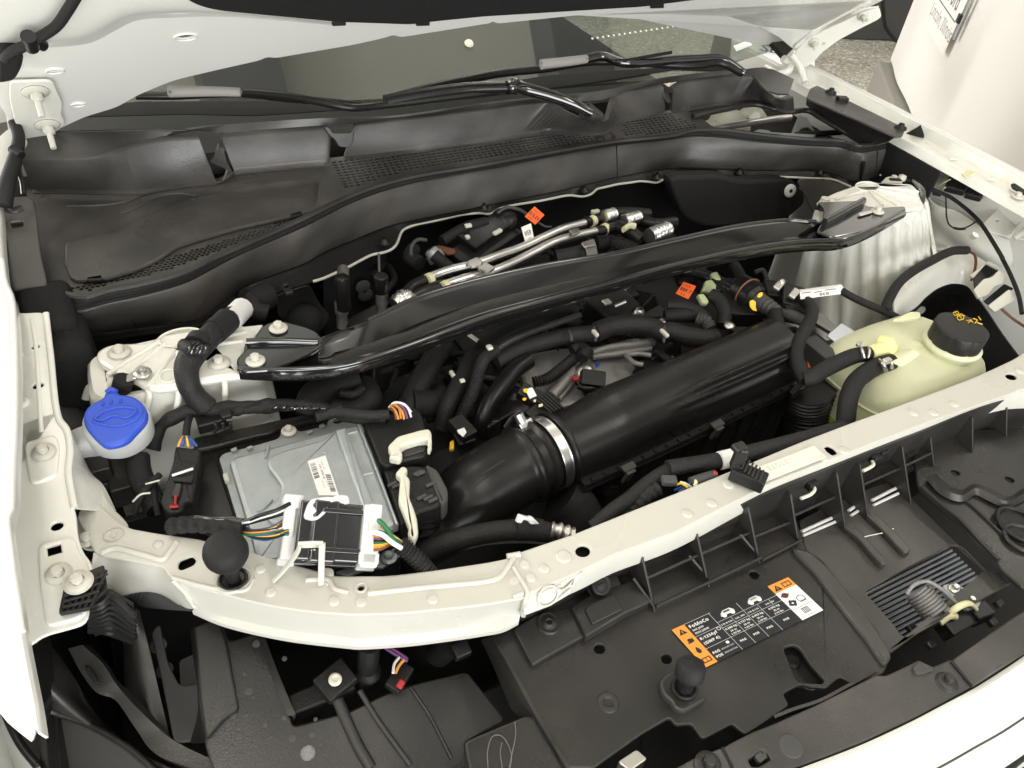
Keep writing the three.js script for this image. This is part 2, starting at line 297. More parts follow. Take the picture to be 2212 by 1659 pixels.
// ---- hidden tub that keeps stray light out of the bay
part('bay_floor', [block(V(0, 0.42, 0.15), [1.66, 0.03, 1.2])], 'part and shade black', car);
part('side_skin', [block(V(0.855, 0.66, -0.05), [0.02, 0.72, 1.3])], 'outer paint', car);
part('front_light_block', [block(V(0.1, 0.55, 0.80), [1.6, 0.52, 0.03])], 'part and shade black', car);  // unseen block added to stop low window light
part('dark_side_block', [block(V(-0.81, 0.58, 0.23), [0.012, 0.44, 0.66])], 'black plastic', car);  // added dark sheet that hides the pale side skin
part('front_light_block', [block(V(-0.62, 0.52, 0.66), [0.6, 0.5, 0.03])], 'part and shade black', car);
part('side_skin', [block(V(-0.87, 0.6, -0.1), [0.02, 0.8, 1.1])], 'outer paint', car);
// ---- hood: inner panel seen from below
{
  const hood = group('hood', car, 'raised white hood seen from below with its black insulation pad');
  const th = 48 * Math.PI / 180, pl = plane(V(0, 1.10, -0.42), V(0, -Math.cos(th), Math.sin(th)));
  const edge = [...A([[345, 830], [540, 740], [740, 680], [880, 600], [1000, 550], [1100, 510], [1350, 450], [1640, 385], [1690, 362], [1740, 370], [2212, 290]]), ...B([[300, 260], [390, 238], [430, 224], [480, 238], [1040, 150], [1060, 138], [1090, 152], [1580, 100], [2100, 90]]), ...C([[340, 105], [540, 170], [660, 235], [750, 310], [880, 190], [1230, 0]])];
  const side = [[2010, -110], [-260, -160], [-150, 120], [0, 230], [14, 250], [22, 310], [60, 330], [118, 284]];
  const sl = (cs, rx, ry) => { const c = hit(cs, pl), [a, b] = basis(pl); return ring(c, rx, ry, 20, a, b); };
  const holes = [[A([[1172, 232]])[0], 0.0125, 0.006], [A([[345, 447]])[0], 0.0092, 0.0045], [A([[494, 660]])[0], 0.0078, 0.004], [A([[115, 655]])[0], 0.007, 0.006], [A([[180, 828]])[0], 0.0056, 0.005], [C([[1235, 12]])[0], 0.009, 0.003]];
  // pressed inner panel: flat plate plus raised and sunk regions
  part('inner_panel', [slab(pl, [...edge, ...side], 0.004, { r: 0.012, bev: 0.0015, holes: holes.map((h) => sl(...h)) })], 'outer paint', hood);
  part('outer_skin', [slab(lift(pl, -0.035), [[-300, -200], [2060, -160], ...C([[1330, 0], [900, 200], [760, 330]]), [1300, 25], [800, 72], [330, 170], [120, 240], [-60, 280], [-250, 100]], 0.003, { r: 0.02 })], 'outer paint', hood);
  for (const h of holes.slice(0, 3)) { const q = sl(h[0], h[1] * 1.12, h[2] * 1.25); part('hole_rim', [tube(q.map((p) => p.clone().addScaledVector(pl.n, 0.0005)), 0.0016, { closed: true, n: 40, m: 8 })], 'outer paint', hood); }
  const lp = (p, d) => hit(p, lift(pl, d));
  // the deep rib that sweeps up to the pad
  const r0 = A([[-40, 305], [300, 290], [560, 262], [700, 195], [860, 118], [1100, 100], [1420, 95], [2100, 150]]), r1 = A([[-40, 260], [280, 235], [520, 205], [640, 150], [800, 75], [1090, 50], [1420, 62], [2100, 128]]), r2 = A([[-40, -80], [260, -70], [500, -60], [640, -55], [800, -50], [1090, -60], [1420, -50], [2100, -40]]);
  part('stiffening_rib', [loft([r0.map((p) => lp(p, -0.001)), r1.map((p) => lp(p, 0.012)), r2.map((p) => lp(p, 0.015))], { nu: 60, nv: 12, thick: 0.002 })], 'outer paint', hood);
  const pad = [...A([[1130, -30], [1180, 0], [1230, 30], [1300, 55], [1400, 75], [2090, 140]]), ...B([[130, 146], [540, 160], [700, 140], [1000, 110], [2000, 48], [2212, 20]]), ...C([[170, 0]]), [1620, -60], [300, -90]];
  part('insulation_pad', [slab(lift(pl, 0.026), pad, 0.012, { r: 0.01, bev: 0.003 })], 'felt', hood, 'black felt insulation pad under the hood');
  for (const c of [B([[90, 150]])[0], B([[620, 150]])[0], B([[2100, 38]])[0]]) part('pad_clip', [slab(lift(pl, 0.016), [[c[0] - 15, c[1] - 4], [c[0] + 15, c[1] - 6], [c[0] + 15, c[1] + 5], [c[0] - 15, c[1] + 6]], 0.012, { r: 0.002 })], c[0] < 740 ? 'part and shade black' : 'grey plastic', hood);
  // wiring tube for the washer, with its grommet
  const hose = A([[490, -40], [430, 60], [350, 170], [240, 240], [160, 285], [60, 340], [30, 375]]);
  part('washer_hose', [tube(hose.map((p) => lp(p, 0.035)), (t) => 0.0058)], 'rubber', hood, 'black washer hose clipped to the hood');
  part('hose_clip', [tube(A([[178, 228], [200, 300]]).map((p) => lp(p, 0.036)), 0.008), tube(A([[200, 245], [275, 290]]).map((p) => lp(p, 0.022)), 0.0065)], 'smooth black', hood);
  part('washer_hose', [tube(pts(A([[20, 520, 1.13], [40, 620, 1.125], [85, 760, 1.12], [118, 860, 1.11], [105, 960, 1.10], [75, 1060, 1.09], [45, 1160, 1.08], [20, 1300, 1.06]])), (t) => 0.0062 + 0.005 * t * t)], 'rubber', hood, 'black hose running down past the hinge');
  part('hose_clip', [tube(pts(A([[75, 940, 1.105], [135, 985, 1.10]])), 0.006), tube(pts(A([[125, 1000, 1.09], [118, 1080, 1.08], [140, 1150, 1.07], [150, 1230, 1.06]])), 0.0035)], 'smooth black', hood);
  part('grommet', [slab(lift(pl, 0.03), A([[-30, 360], [30, 350], [160, 362], [150, 430], [100, 520], [-30, 540]]), 0.03, { r: 0.012, bev: 0.006 })], 'rubber', hood, 'black rubber grommet on the hood hose');
}
// ---- hinges
{
  const h = group('hood_hinge', car, 'white hinge plate with two studs under the hood at the car\'s windscreen corner');
  const th = 48 * Math.PI / 180, pl = plane(V(0, 1.10, -0.42), V(0, -Math.cos(th), Math.sin(th)));
  part('hinge_plate', [slab(lift(pl, 0.009), A([[60, 520], [330, 512], [365, 590], [395, 660], [385, 720], [410, 775], [400, 800], [330, 850], [150, 900], [90, 760], [60, 620]]), 0.004, { r: 0.008 })], 'white paint', h);
  for (const c of A([[222, 578], [297, 788]])) { const q = hit(c, lift(pl, 0.009)); part('stud', [boltGeo(q, pl.n, 0.0085), cyl(q, pl.n, 0.0045, 0.004, 0.035, 14)], 'painted bolt', h); }
  const arm = A([[-20, 870], [70, 800], [130, 830], [185, 905], [120, 960], [60, 1060], [-20, 1150]]);
  part('hinge_arm', [slab(plane(V(0, 1.085, -0.37), V(0, 0.6, 0.8)), arm, 0.006, { r: 0.01 })], 'primer paint', h);
  const g = group('hood_hinge', car, 'long white hinge arm between the hood corner and the far fender');
  const pr = plane(V(0.79, 1.09, -0.42), V(-0.55, -0.35, 0.75));
  part('hinge_plate', [slab(pr, C([[770, 320], [870, 235], [1000, 170], [1160, 92], [1240, 62], [1298, 52], [1312, 105], [1290, 125], [1180, 180], [1040, 255], [940, 330], [880, 395], [830, 430], [760, 400]]), 0.006, { r: 0.006 })], 'white paint', g);
  part('hinge_flange', [slab(plane(V(0.79, 1.10, -0.42), V(0.2, -0.6, 0.75)), C([[760, 300], [880, 195], [1050, 112], [1160, 60], [1300, 45], [1240, 68], [1150, 98], [1000, 172], [870, 240], [775, 325]]), 0.004, { r: 0.004 })], 'outer paint', g);
  for (const c of C([[885, 270], [1195, 100]])) { const q = hit(c, lift(pr, 0.001)); part('stud', [boltGeo(q, pr.n, 0.0056), cyl(q, pr.n, 0.003, 0.0028, 0.022, 14)], 'painted bolt', g); }
  for (const c of C([[950, 275], [1222, 128]])) part('rivet', [cyl(hit(c, lift(pr, 0.0005)), pr.n, 0.004, 0.003, 0.002, 14)], 'painted bolt', g);
  part('hinge_pivot', [tube(pts([...C([[690, 370, 1.08], [735, 400, 1.07], [720, 450, 1.06], [660, 470, 1.05], [650, 540, 1.045], [690, 600, 1.04]])]), 0.008), tube(pts(C([[740, 340, 1.1], [800, 430, 1.07], [830, 520, 1.05]])), 0.007)], 'white paint', g);
}
// ---- windscreen, pillar, interior
{
  const n = V(0, Math.cos(0.5), Math.sin(0.5)), pl = plane(V(0, 1.088, -0.475), n);
  const ws = group('windscreen', car, 'tinted windscreen reflecting the ceiling beams');
  part('pane', [slab(pl, [hit([140, 245], pl), hit([420, 232], pl), hit([1000, 205], pl), hit([1560, 160], pl), ...C([[300, 370], [360, 395], [640, 310], [540, 215], [440, 145], [340, 105]]).map((p) => hit(p, pl)), V(0.6, 1.088 + 0.5 * Math.sin(0.5), -0.475 - 0.5 * Math.cos(0.5)), V(-0.8, 1.088 + 0.5 * Math.sin(0.5), -0.475 - 0.5 * Math.cos(0.5))], 0.005, { r: 0.004, bev: 0 })], 'windscreen', ws);
  part('frit_band', [slab(lift(pl, 0.0025), [...A([[200, 745], [600, 735], [1150, 720], [1600, 730], [2212, 690]]), ...B([[380, 680], [1000, 610], [1700, 520], [2212, 440]]), ...C([[420, 455], [300, 395], [0, 420]]), ...B([[1700, 455], [1380, 480], [900, 560], [380, 640], [0, 680]]), ...A([[1800, 640], [1400, 640], [880, 640], [400, 690]])], 0.002, { r: 0.003, bev: 0 })], 'part and shade black', ws, 'black printed band at the foot of the windscreen');
  part('sticker', [sheet(...C([[375, 290], [475, 252], [496, 285], [395, 325]]).map((p) => hit(p, lift(pl, 0.0015))))], 'white tag', ws);
  const dots = [];
  for (let i = 0; i < 17; i++) { const a = B([[1690 + 34 * i, 243 - 5 * i]])[0]; dots.push(cyl(hit(a, lift(pl, 0.0006)), n, 0.0025, 0.0025, 0.0004, 10)); }
  part('dot_band', dots, 'ceiling paint', ws);
  part('mirror_mount', [cyl(hit(B([[910, 275]])[0], lift(pl, 0.001)), n, 0.009, 0.007, 0.004)], 'cream plastic', ws);
  part('pillar_trim', [slab(lift(pl, 0.008), C([[420, 140], [560, 155], [680, 235], [760, 300], [700, 360], [690, 345], [600, 240], [500, 175]]), 0.012, { r: 0.004 })], 'grey plastic', ws);
  part('screen_pillar', [slab(lift(pl, -0.03), C([[300, 115], [375, 130], [355, 395], [240, 360]]), 0.02, { r: 0.004 })], 'interior', ws);
  part('dashboard', [slab(plane(V(0, 1.02, -0.6), V(0, 1, 0.02)), [V(-0.8, 1.02, -0.45), V(0.5, 1.02, -0.45), V(0.5, 1.02, -1.3), V(-0.8, 1.02, -1.3)], 0.04, { r: 0.02 }), slab(plane(V(0, 1.0, -1.3), V(0, 0, 1)), [V(-0.8, 0.6, -1.3), V(0.5, 0.6, -1.3), V(0.5, 1.7, -1.3), V(-0.8, 1.7, -1.3)], 0.04)], 'interior', ws, 'dark dashboard behind the windscreen');
  const wall = thing('signboard', 'pale wall sign with blue letters seen through the windscreen corner', 'sign');
  const wp = plane(V(1.5, 0.9, -1.3), V(-0.7, 0, 0.7));
  part('board', [slab(wp, [[1560, -30], [1760, -30], [1760, 150], [1540, 150]].map((p) => hit(p, wp)), 0.03)], 'cloth', wall);
  const tex = canvasTex(256, 256, (x) => { x.fillStyle = '#d8d2c8'; x.fillRect(0, 0, 256, 256); x.fillStyle = '#2c3c6c'; x.font = 'bold 210px sans-serif'; x.textAlign = 'center'; x.fillText('SE', 128, 205); });
  const l = lift(wp, 0.004);
  part('lettering', [sheet(...C([[545, 235], [680, 300], [650, 350], [530, 330]]).map((p) => hit(p, l)))], printed('sign print', tex), wall);
}
// ---- wipers
{
  const w = group('wiper', car, 'long wiper lying along the base of the windscreen, on the blue washer cap\'s side');
  part('blade_cover', [tube(pts(A([[1072, 578, 1.138], [1110, 578, 1.139], [1380, 578, 1.14], [1520, 583, 1.138]])), (t) => 0.0085 - 0.002 * t, { n: 40 })], 'plinth grey', w);
  part('cover_rim', [tube(pts(A([[1072, 590, 1.142], [1080, 562, 1.142], [1110, 556, 1.144], [1360, 562, 1.144], [1520, 572, 1.142], [1520, 594, 1.142]])), 0.0013, { m: 6 })], 'cast aluminium', w);
  part('blade', [tube(pts([...A([[860, 604, 1.118], [1080, 606, 1.118], [1500, 590, 1.118], [1800, 620, 1.118]]), ...B([[-20, 640, 1.116], [290, 675, 1.115]])]), 0.006)], 'smooth black', w);
  part('arm', [tube(pts([...A([[1540, 580, 1.128], [1800, 605, 1.13], [2050, 650, 1.13], [2212, 680, 1.125]]), ...B([[300, 672, 1.12], [700, 625, 1.12], [1150, 568, 1.122]])]), 0.006)], 'smooth black', w);
  part('arm_sleeve', [tube(pts(B([[380, 640, 1.122], [600, 600, 1.126], [900, 560, 1.128], [1170, 550, 1.128]])), 0.012, { flat: 0.8 })], 'smooth black', w);
  part('arm_link', [tube(pts(B([[1150, 555, 1.13], [1185, 552, 1.13], [1215, 545, 1.132], [1255, 560, 1.132], [1420, 605, 1.125], [1560, 655, 1.115], [1680, 715, 1.10]])), (t) => 0.0115 + 0.003 * Math.exp(-((t - 0.1) ** 2) / 0.002) - 0.003 * t)], 'gloss black', w);
  part('pivot_cap', [tube(pts(B([[1640, 695, 1.10], [1690, 725, 1.092], [1740, 745, 1.085]])), (t) => 0.0145 * (1 - 0.35 * t * t))], 'grey plastic', w);
  const v = group('wiper', car, 'wiper lying higher on the glass toward the far fender');
  part('blade', [tube(pts([...B([[380, 630, 1.115], [700, 545, 1.12], [1100, 465, 1.122], [1380, 435, 1.122], [1700, 390, 1.122], [2000, 400, 1.122]]), ...C([[120, 415, 1.12], [300, 400, 1.12], [430, 465, 1.11]])]), 0.007)], 'smooth black', v);
  part('blade_cover', [tube(pts(B([[1365, 408, 1.142], [1400, 403, 1.143], [1560, 385, 1.144], [1650, 372, 1.143]])), (t) => 0.0085 - 0.001 * t, { n: 40 })], 'plinth grey', v);
  part('cover_rim', [tube(pts(B([[1362, 425, 1.147], [1360, 400, 1.147], [1385, 386, 1.148], [1640, 358, 1.148], [1665, 375, 1.146]])), 0.0013, { m: 6 })], 'cast aluminium', v);
  part('arm', [tube(pts([...B([[1650, 372, 1.135], [1760, 355, 1.137], [1880, 395, 1.135], [2212, 378, 1.13]]), ...C([[150, 372, 1.128], [300, 372, 1.125], [440, 462, 1.105]])]), 0.0085)], 'gloss black', v);
  part('nozzle_tube', [tube(pts([...B([[2190, 330, 1.15], [1880, 385, 1.14]]), ]), 0.003)], 'smooth black', v);
}
// ---- cowl: the dark plastic trough in front of the windscreen
{
  const c = group('cowl_panel', car, 'dark grey plastic cowl trough with mesh vents below the windscreen');
  // rear shelf under the wipers
  const back = pts([...A([[60, 905, 1.085], [340, 842, 1.09], [900, 830, 1.09], [1180, 822, 1.09], [1400, 790, 1.092], [2100, 745, 1.094]]), ...B([[400, 745, 1.094], [1000, 660, 1.094], [1700, 580, 1.094], [2100, 505, 1.094]]), ...C([[200, 460, 1.092], [420, 440, 1.088], [600, 430, 1.08], [760, 500, 1.07]])]);
  // top edge and foot of the upright wall
  const L0 = A([[130, 1010], [350, 1012], [560, 1000], [700, 965], [850, 920], [1050, 880], [1255, 870]]), L1 = A([[205, 1195], [400, 1197], [650, 1202], [900, 1200], [1000, 1185], [1180, 1160], [1362, 1140]]);
  const M0 = [...A([[1395, 860], [1600, 845], [1900, 820], [2095, 806]]), ...B([[20, 800]])], M1 = [...A([[1480, 1082], [1700, 1062], [1950, 1035], [2080, 1022]]), ...B([[20, 1003]])];
  const N0 = [...B([[188, 790], [500, 752], [900, 705], [1150, 675], [1330, 650], [1400, 645], [1470, 670], [1560, 720], [1650, 762], [1740, 775], [1790, 755], [1825, 620], [1850, 595], [1900, 580], [2140, 545]])], N1 = [...B([[120, 990], [450, 955], [800, 915], [1100, 872], [1330, 838], [1400, 828], [1480, 828], [1580, 830], [1680, 833], [1760, 828], [1800, 815], [1835, 765], [1860, 750], [1950, 735], [2150, 700]])];
  const R0 = C([[-4, 560], [60, 520], [250, 497], [430, 480], [510, 487], [545, 520], [575, 565], [640, 622], [700, 632], [755, 612]]), R1 = C([[-10, 702], [60, 690], [250, 655], [400, 640], [480, 637], [530, 640], [580, 655], [640, 680], [700, 695], [760, 690]]);
  const wall = (t, b, yt, yb, label) => { const T = atY(t, yt), Bm = atY(b, yb); return [loft([T.map((p) => p.clone().add(V(0, 0, -0.012))), T.map((p) => p.clone().add(V(0, -0.0005, -0.003))), T.map((p, i) => p.clone().lerp(Bm[i], 0.06)), T.map((p, i) => p.clone().lerp(Bm[i], 0.9)), Bm, Bm.map((p) => p.clone().add(V(0, -0.003, 0.006)))], { nu: 70, thick: 0.003, linear: t.length > 8, crease: 0.95 })]; };
  part('end_wall', wall(L0, L1, 1.083, 1.012), 'cowl plastic', c);
  part('rear_wall', [...wall(M0, M1, 1.083, 1.03), ...wall(N0, N1, 1.083, 1.032)], 'cowl plastic', c);
  part('rear_wall', wall(R0, R1, 1.083, 1.032), 'cowl plastic', c);
  part('rear_shelf', [loft([back, spline(atY([...L0.slice(0, 6), ...A([[1240, 830]]), ...M0.slice(0, 4), ...N0.slice(0, 5), ...B([[1760, 640], [2000, 560]]), ...R0.slice(1, 5), ...C([[620, 590], [740, 600]])], 1.081).map((p) => p.add(V(0, 0, -0.006))), 40)], { nu: 60, thick: 0.003 })], 'satin grey', c, 'lighter flat shelf of the cowl under the wipers');
  part('shelf_edge', [tube(pts(A([[340, 836, 1.09], [800, 826, 1.09], [1180, 824, 1.09]])), 0.002)], 'grey plastic', c);
  // notched tabs of the rear wall
  for (const q of [[...B([[-10, 800], [30, 803], [50, 842], [165, 838], [188, 790], [180, 900], [150, 935], [90, 930], [60, 880], [30, 860]])], [...B([[2135, 545], [2150, 590], [2200, 582], [2225, 560], [2215, 640], [2170, 655], [2140, 620]])]]) part('notch', [slab(plane(hit(q[3], Y(1.075)), V(0, 0.25, 1)), q, 0.003, { r: 0.004 })], 'grey plastic', c);
  // gusset at the slot between the walls
  part('gusset', [loft([pts(A([[1395, 860, 1.083], [1350, 985, 1.06], [1330, 1018, 1.05]])), pts(A([[1400, 865, 1.083], [1420, 1010, 1.05], [1470, 1085, 1.025]])), pts(A([[1398, 900, 1.08], [1425, 1090, 1.02], [1400, 1140, 1.012]]))], { nu: 20, thick: 0.002 })], 'cowl plastic', c);
  // floor of the trough at the near end, with its raised lid
  const fl = Y(1.0);
  const floorC = [...A([[140, 1010], [205, 1190], [900, 1198], [1360, 1135], [1480, 1075], [2080, 1015], [2180, 1080], [2200, 1290], [2212, 1320]]), ...D([[1240, 120], [1040, 165], [800, 215], [640, 245], [570, 283], [500, 285], [380, 240], [240, 190], [220, 60]])];
  const ventHoles = (poly, pl, pitch, r, sides, stretch = 1, skew = 0, margin = 1) => {
    const [a, b] = basis(pl), to2 = (p) => { const w = (p.isVector3 ? p : hit(p, pl)).clone().sub(pl.o); return new THREE.Vector2(w.dot(a), w.dot(b)); };
    const q = poly.map(to2), inside = (p) => { let s = false; for (let i = 0, j = q.length - 1; i < q.length; j = i++) if ((q[i].y > p.y) !== (q[j].y > p.y) && p.x < (q[j].x - q[i].x) * (p.y - q[i].y) / (q[j].y - q[i].y) + q[i].x) s = !s; return s; };
    const far = (p) => q.every((c0, i) => { const c1 = q[(i + 1) % q.length], d = c1.clone().sub(c0), t = Math.max(0, Math.min(1, p.clone().sub(c0).dot(d) / d.lengthSq())); return c0.clone().addScaledVector(d, t).distanceTo(p) > r * Math.max(1, stretch) * 1.15 * margin; });
    const xs = q.map((p) => p.x), ys = q.map((p) => p.y), out = [];
    let row = 0;
    for (let y = Math.min(...ys); y < Math.max(...ys); y += pitch * (sides === 6 ? 0.87 : 1), row++) for (let x = Math.min(...xs) + (sides === 6 && row % 2 ? pitch / 2 * stretch : 0); x < Math.max(...xs); x += pitch * stretch) {
      const ct = new THREE.Vector2(x + skew * (y - ys[0]), y); if (!inside(ct) || !far(ct)) continue;
      const h = []; for (let k = 0; k < sides; k++) { const t = -(k + 0.5) / sides * Math.PI * 2 + (sides === 6 ? 0 : 0); h.push(new THREE.Vector2(ct.x + r * stretch * Math.cos(t) * (sides === 4 ? 1.3 : 1), ct.y + r * Math.sin(t) * (sides === 4 ? 1.3 : 1))); }
      out.push(h);
    }
    return out;
  };
  const vent1 = [...A([[1700, 1420], [1830, 1372], [2000, 1340], [2110, 1300]]), ...D([[1330, 30], [1180, 90], [1010, 145], [800, 195], [640, 232], [568, 268], [480, 262], [400, 240], [560, 196], [700, 180], [850, 132], [1000, 62]])];
  part('trough_floor', [slab(fl, floorC, 0.003, { r: 0.012, bev: 0.0008, holes2: ventHoles(vent1, fl, 0.0066, 0.0027, 6, 1, 0, 0.85) })], 'cowl plastic', c);
  part('trough_lid', [slab(lift(fl, 0.006), [...A([[405, 1660], [408, 1545], [440, 1522], [560, 1492], [720, 1465], [820, 1420], [920, 1370], [1050, 1305], [1200, 1255], [1500, 1190], [1720, 1150], [1900, 1132], [2030, 1150], [2100, 1200], [2100, 1255], [2040, 1310], [1920, 1345], [1830, 1368], [1500, 1438], [1120, 1555]]), ...D([[1000, 55], [850, 125], [700, 172], [620, 185], [540, 190], [470, 188], [438, 165]])], 0.007, { r: 0.008, bev: 0.003 })], 'cowl plastic', c, 'raised smooth lid in the near end of the cowl trough');
  for (const q of [A([[1830, 1352], [1905, 1332], [1915, 1352], [1840, 1378]]), D([[545, 172], [640, 155], [655, 185], [540, 192]])]) part('lid_clip', [slab(lift(fl, 0.006), q, 0.006, { r: 0.002 })], 'black plastic', c);
  part('moulded_step', [tube(pts(A([[420, 1305, 1.001], [620, 1300, 1.001], [780, 1280, 1.001], [960, 1215, 1.001], [1180, 1175, 1.001], [1400, 1150, 1.001], [1475, 1105, 1.001]])), 0.0022, { flat: 0.5 })], 'cowl plastic', c);
  part('moulded_step', [tube(pts(A([[760, 1350, 1.001], [850, 1320, 1.001], [1000, 1245, 1.001], [1120, 1225, 1.001], [1250, 1240, 1.001]])), 0.002, { flat: 0.5 })], 'cowl plastic', c);
  // lettering embossed on the lid is too faint to read; a few dried drops are
  const drops = []; for (let i = 0; i < 26; i++) { const p = hit(A([[1050 + 950 * rnd(), 1200 + 230 * rnd() ]])[0], Y(1.0062)); drops.push(lathe(p, V(0, 1, 0), [[0, 0.0004], [0.0012 + 0.0015 * rnd(), 0.0002], [0.0028, 0]], 9)); }
  const dp = part('dried_drop', drops, 'dark grey', c); dp.userData.kind = 'stuff';
  // central vent with rectangular slots
  const vp = tilt(1.03, -0.34, 1.012, -0.27);
  const vb = [...B([[10, 1008], [250, 985], [700, 935], [1100, 876], [1400, 830], [1700, 838], [1770, 870], [1700, 900], [1400, 945], [1100, 995], [800, 1045], [500, 1090], [300, 1150], [140, 1215], [90, 1150], [50, 1060]])];
  part('vent_grille', [slab(vp, [...B([[-20, 1000], [250, 975], [700, 925], [1100, 868], [1400, 822], [1720, 828], [1840, 850], [1835, 905], [1400, 965], [1000, 1040], [620, 1100], [330, 1190], [100, 1290], [-60, 1350], [-40, 1180]])], 0.004, { r: 0.004, bev: 0.0006, holes2: ventHoles(vb, vp, 0.0066, 0.0024, 4, 1.5, 0) })], 'cowl plastic', c, 'dark mesh vent in the middle of the cowl');
  const vc = [...B([[1880, 760], [2212, 700]]), ...C([[-2, 735], [90, 745], [140, 790], [180, 822], [0, 830]]), ...B([[2100, 850], [1900, 866], [1860, 830]])];
  part('vent_grille', [slab(vp, [...B([[1840, 750], [2212, 690]]), ...C([[60, 690], [160, 735], [260, 810], [220, 838], [0, 845]]), ...B([[1840, 895], [1800, 860]])], 0.004, { r: 0.004, bev: 0.0006, holes2: ventHoles(vc, vp, 0.0066, 0.0024, 4, 1.6, 0) })], 'cowl plastic', c, 'dark mesh vent of the cowl beside the open end');
  part('vent_clip', [lathe(hit(B([[1735, 868]])[0], lift(vp, 0.0005)), vp.n, [[0, 0.004], [0.008, 0.004], [0.011, 0]], 20)], 'black plastic', c);
  // front lip, rubber seal and upright fascia
  const lipY = 1.022;
  const lip = [...D([[75, 246], [240, 232], [370, 268], [500, 292], [570, 290], [650, 258], [850, 220], [1050, 172], [1200, 122], [1320, 60], [1450, 5]]), ...B([[-120, 1370], [0, 1310], [150, 1240], [350, 1165], [620, 1100], [900, 1055], [1200, 1000], [1500, 945], [1835, 890], [2212, 850]]), ...C([[120, 820], [300, 815], [600, 850], [900, 878], [1070, 885], [1160, 915], [1280, 908], [1390, 875], [1480, 835], [1555, 795]])];
  const fT = [...D([[90, 330], [250, 320], [350, 345], [480, 386], [560, 372], [650, 345], [850, 302], [1050, 250], [1200, 200], [1330, 130], [1500, 40]]), ...B([[-120, 1430], [0, 1368], [150, 1292], [350, 1215], [620, 1140], [900, 1090], [1200, 1032], [1500, 972], [1835, 915], [2212, 872]]), ...C([[120, 862], [300, 872], [600, 905], [900, 925], [1060, 935], [1150, 965], [1280, 952], [1390, 925], [1470, 890], [1520, 860]])];
  const fB = [...D([[95, 400], [270, 380], [355, 440], [430, 540], [560, 530], [680, 518], [860, 492], [1040, 470], [1230, 445], [1400, 340], [1560, 225]]), ...B([[-120, 1660], [0, 1592], [150, 1530], [400, 1430], [650, 1372], [950, 1312], [1250, 1250], [1550, 1190], [1850, 1118], [2212, 1062]]), ...C([[120, 1062], [300, 1068], [600, 1076], [900, 1078], [1060, 1110], [1150, 1142], [1280, 1120], [1360, 1090], [1430, 1060], [1470, 1030]])];
  const lp = atY(lip, lipY), ft = atY(fT, 1.006), fb = atY(fB, 0.948);
  const fbU = spline(fb, 220), ftF = spline(ft, 800), ftU = fbU.map((p) => { let b0 = ftF[0]; for (const q of ftF) if (Math.abs(q.x - p.x) < Math.abs(b0.x - p.x)) b0 = q; return b0.clone(); });
  const fz = (k, dz) => ftU.map((p, i) => p.clone().lerp(fbU[i], k).add(V(0, 0, dz)));
  part('front_fascia', [loft([fz(0, 0), fz(0.04, 0.002), fz(0.35, 0.0025), fz(0.65, 0.0025), fz(0.95, 0.002), fz(1, 0), fbU.map((p) => p.clone().add(V(0, -0.004, -0.006)))], { nu: 220, thick: 0.003, crease: 0.95, linear: true })], 'cowl plastic', c, 'wide upright front face of the cowl');
  part('lip', [loft([lp.map((p) => p.clone().add(V(0, 0.0, -0.007))), lp, lp.map((p) => p.clone().add(V(0, -0.003, 0.002)))], { nu: 150, thick: 0.0025, crease: 0.3 })], 'grey plastic', c);
  part('rubber_seal', [loft([lp.map((p) => p.clone().add(V(0, -0.003, -0.002))), lp.map((p, i) => p.clone().lerp(ft[i], 0.35).add(V(0, -0.007, 0))), lp.map((p, i) => p.clone().lerp(ft[i], 0.6).add(V(0, 0.001, 0))), ft.map((p) => p.clone().add(V(0, -0.001, -0.001)))], { nu: 150, nv: 9, thick: 0.002 })], 'rubber', c, 'black rubber seal along the front edge of the cowl');
  for (const [a, b] of [[D([[775, 300]]), D([[858, 492]])], [B([[1838, 915]]), B([[1842, 1118]])], [C([[1280, 952]]), C([[1262, 1122]])]]) part('joint', [tube([P([...a[0], 1.006]).add(V(0, 0, 0.0035)), P([...b[0], 0.948]).add(V(0, 0, 0.0035))], 0.0011, { m: 6 })], 'black plastic', c);
  for (const [a, b] of [[C([[1190, 1020]]), C([[1170, 1125]])], [C([[1375, 980]]), C([[1335, 1090]])]]) part('slot', [tube([P([...a[0], 0.99]).add(V(0, 0, 0.004)), P([...b[0], 0.952]).add(V(0, 0, 0.004))], 0.004, { m: 8 })], 'black plastic', c);
  part('dark_under_vents', [slab(Y(0.938), [...raise(fb, 0.938).map((p) => p.add(V(0, 0, -0.008))), V(0.82, 0.938, -0.6), V(-0.82, 0.938, -0.6)], 0.01, { r: 0 })], 'part and shade black', c);  // added near-black sheet standing for the unlit depth below the vents
  // dark flange below the fascia with its pale bare edge
  const ed = [...D([[700, 575], [900, 560], [1150, 530], [1330, 400], [1480, 300], [1600, 285], [1740, 270]]), ...E([[0, 650], [150, 580], [290, 505], [370, 490], [440, 462], [465, 410], [485, 352], [560, 315], [720, 283], [850, 252], [970, 240], [1055, 248], [1090, 215], [1180, 192], [1380, 160], [1540, 126], [1620, 136], [1680, 125], [1720, 88], [1850, 58], [2000, 38], [2100, 48], [2145, 25]]), ...C([[30, 1100], [130, 1095], [260, 1100], [340, 1122], [400, 1142], [470, 1135], [540, 1115], [700, 1118], [940, 1130], [1000, 1130], [1120, 1180]])];
  const fi = spline(fb.slice(2), 80), ee = atY(ed, 0.936), fl2 = linear(ee.slice(4), 160);
  const fbS = spline(fb, 500), upRow = fl2.map((p) => { let best = fbS[0]; for (const q of fbS) if (Math.abs(q.x - p.x) < Math.abs(best.x - p.x)) best = q; return best.clone().add(V(0, -0.003, -0.002)); });
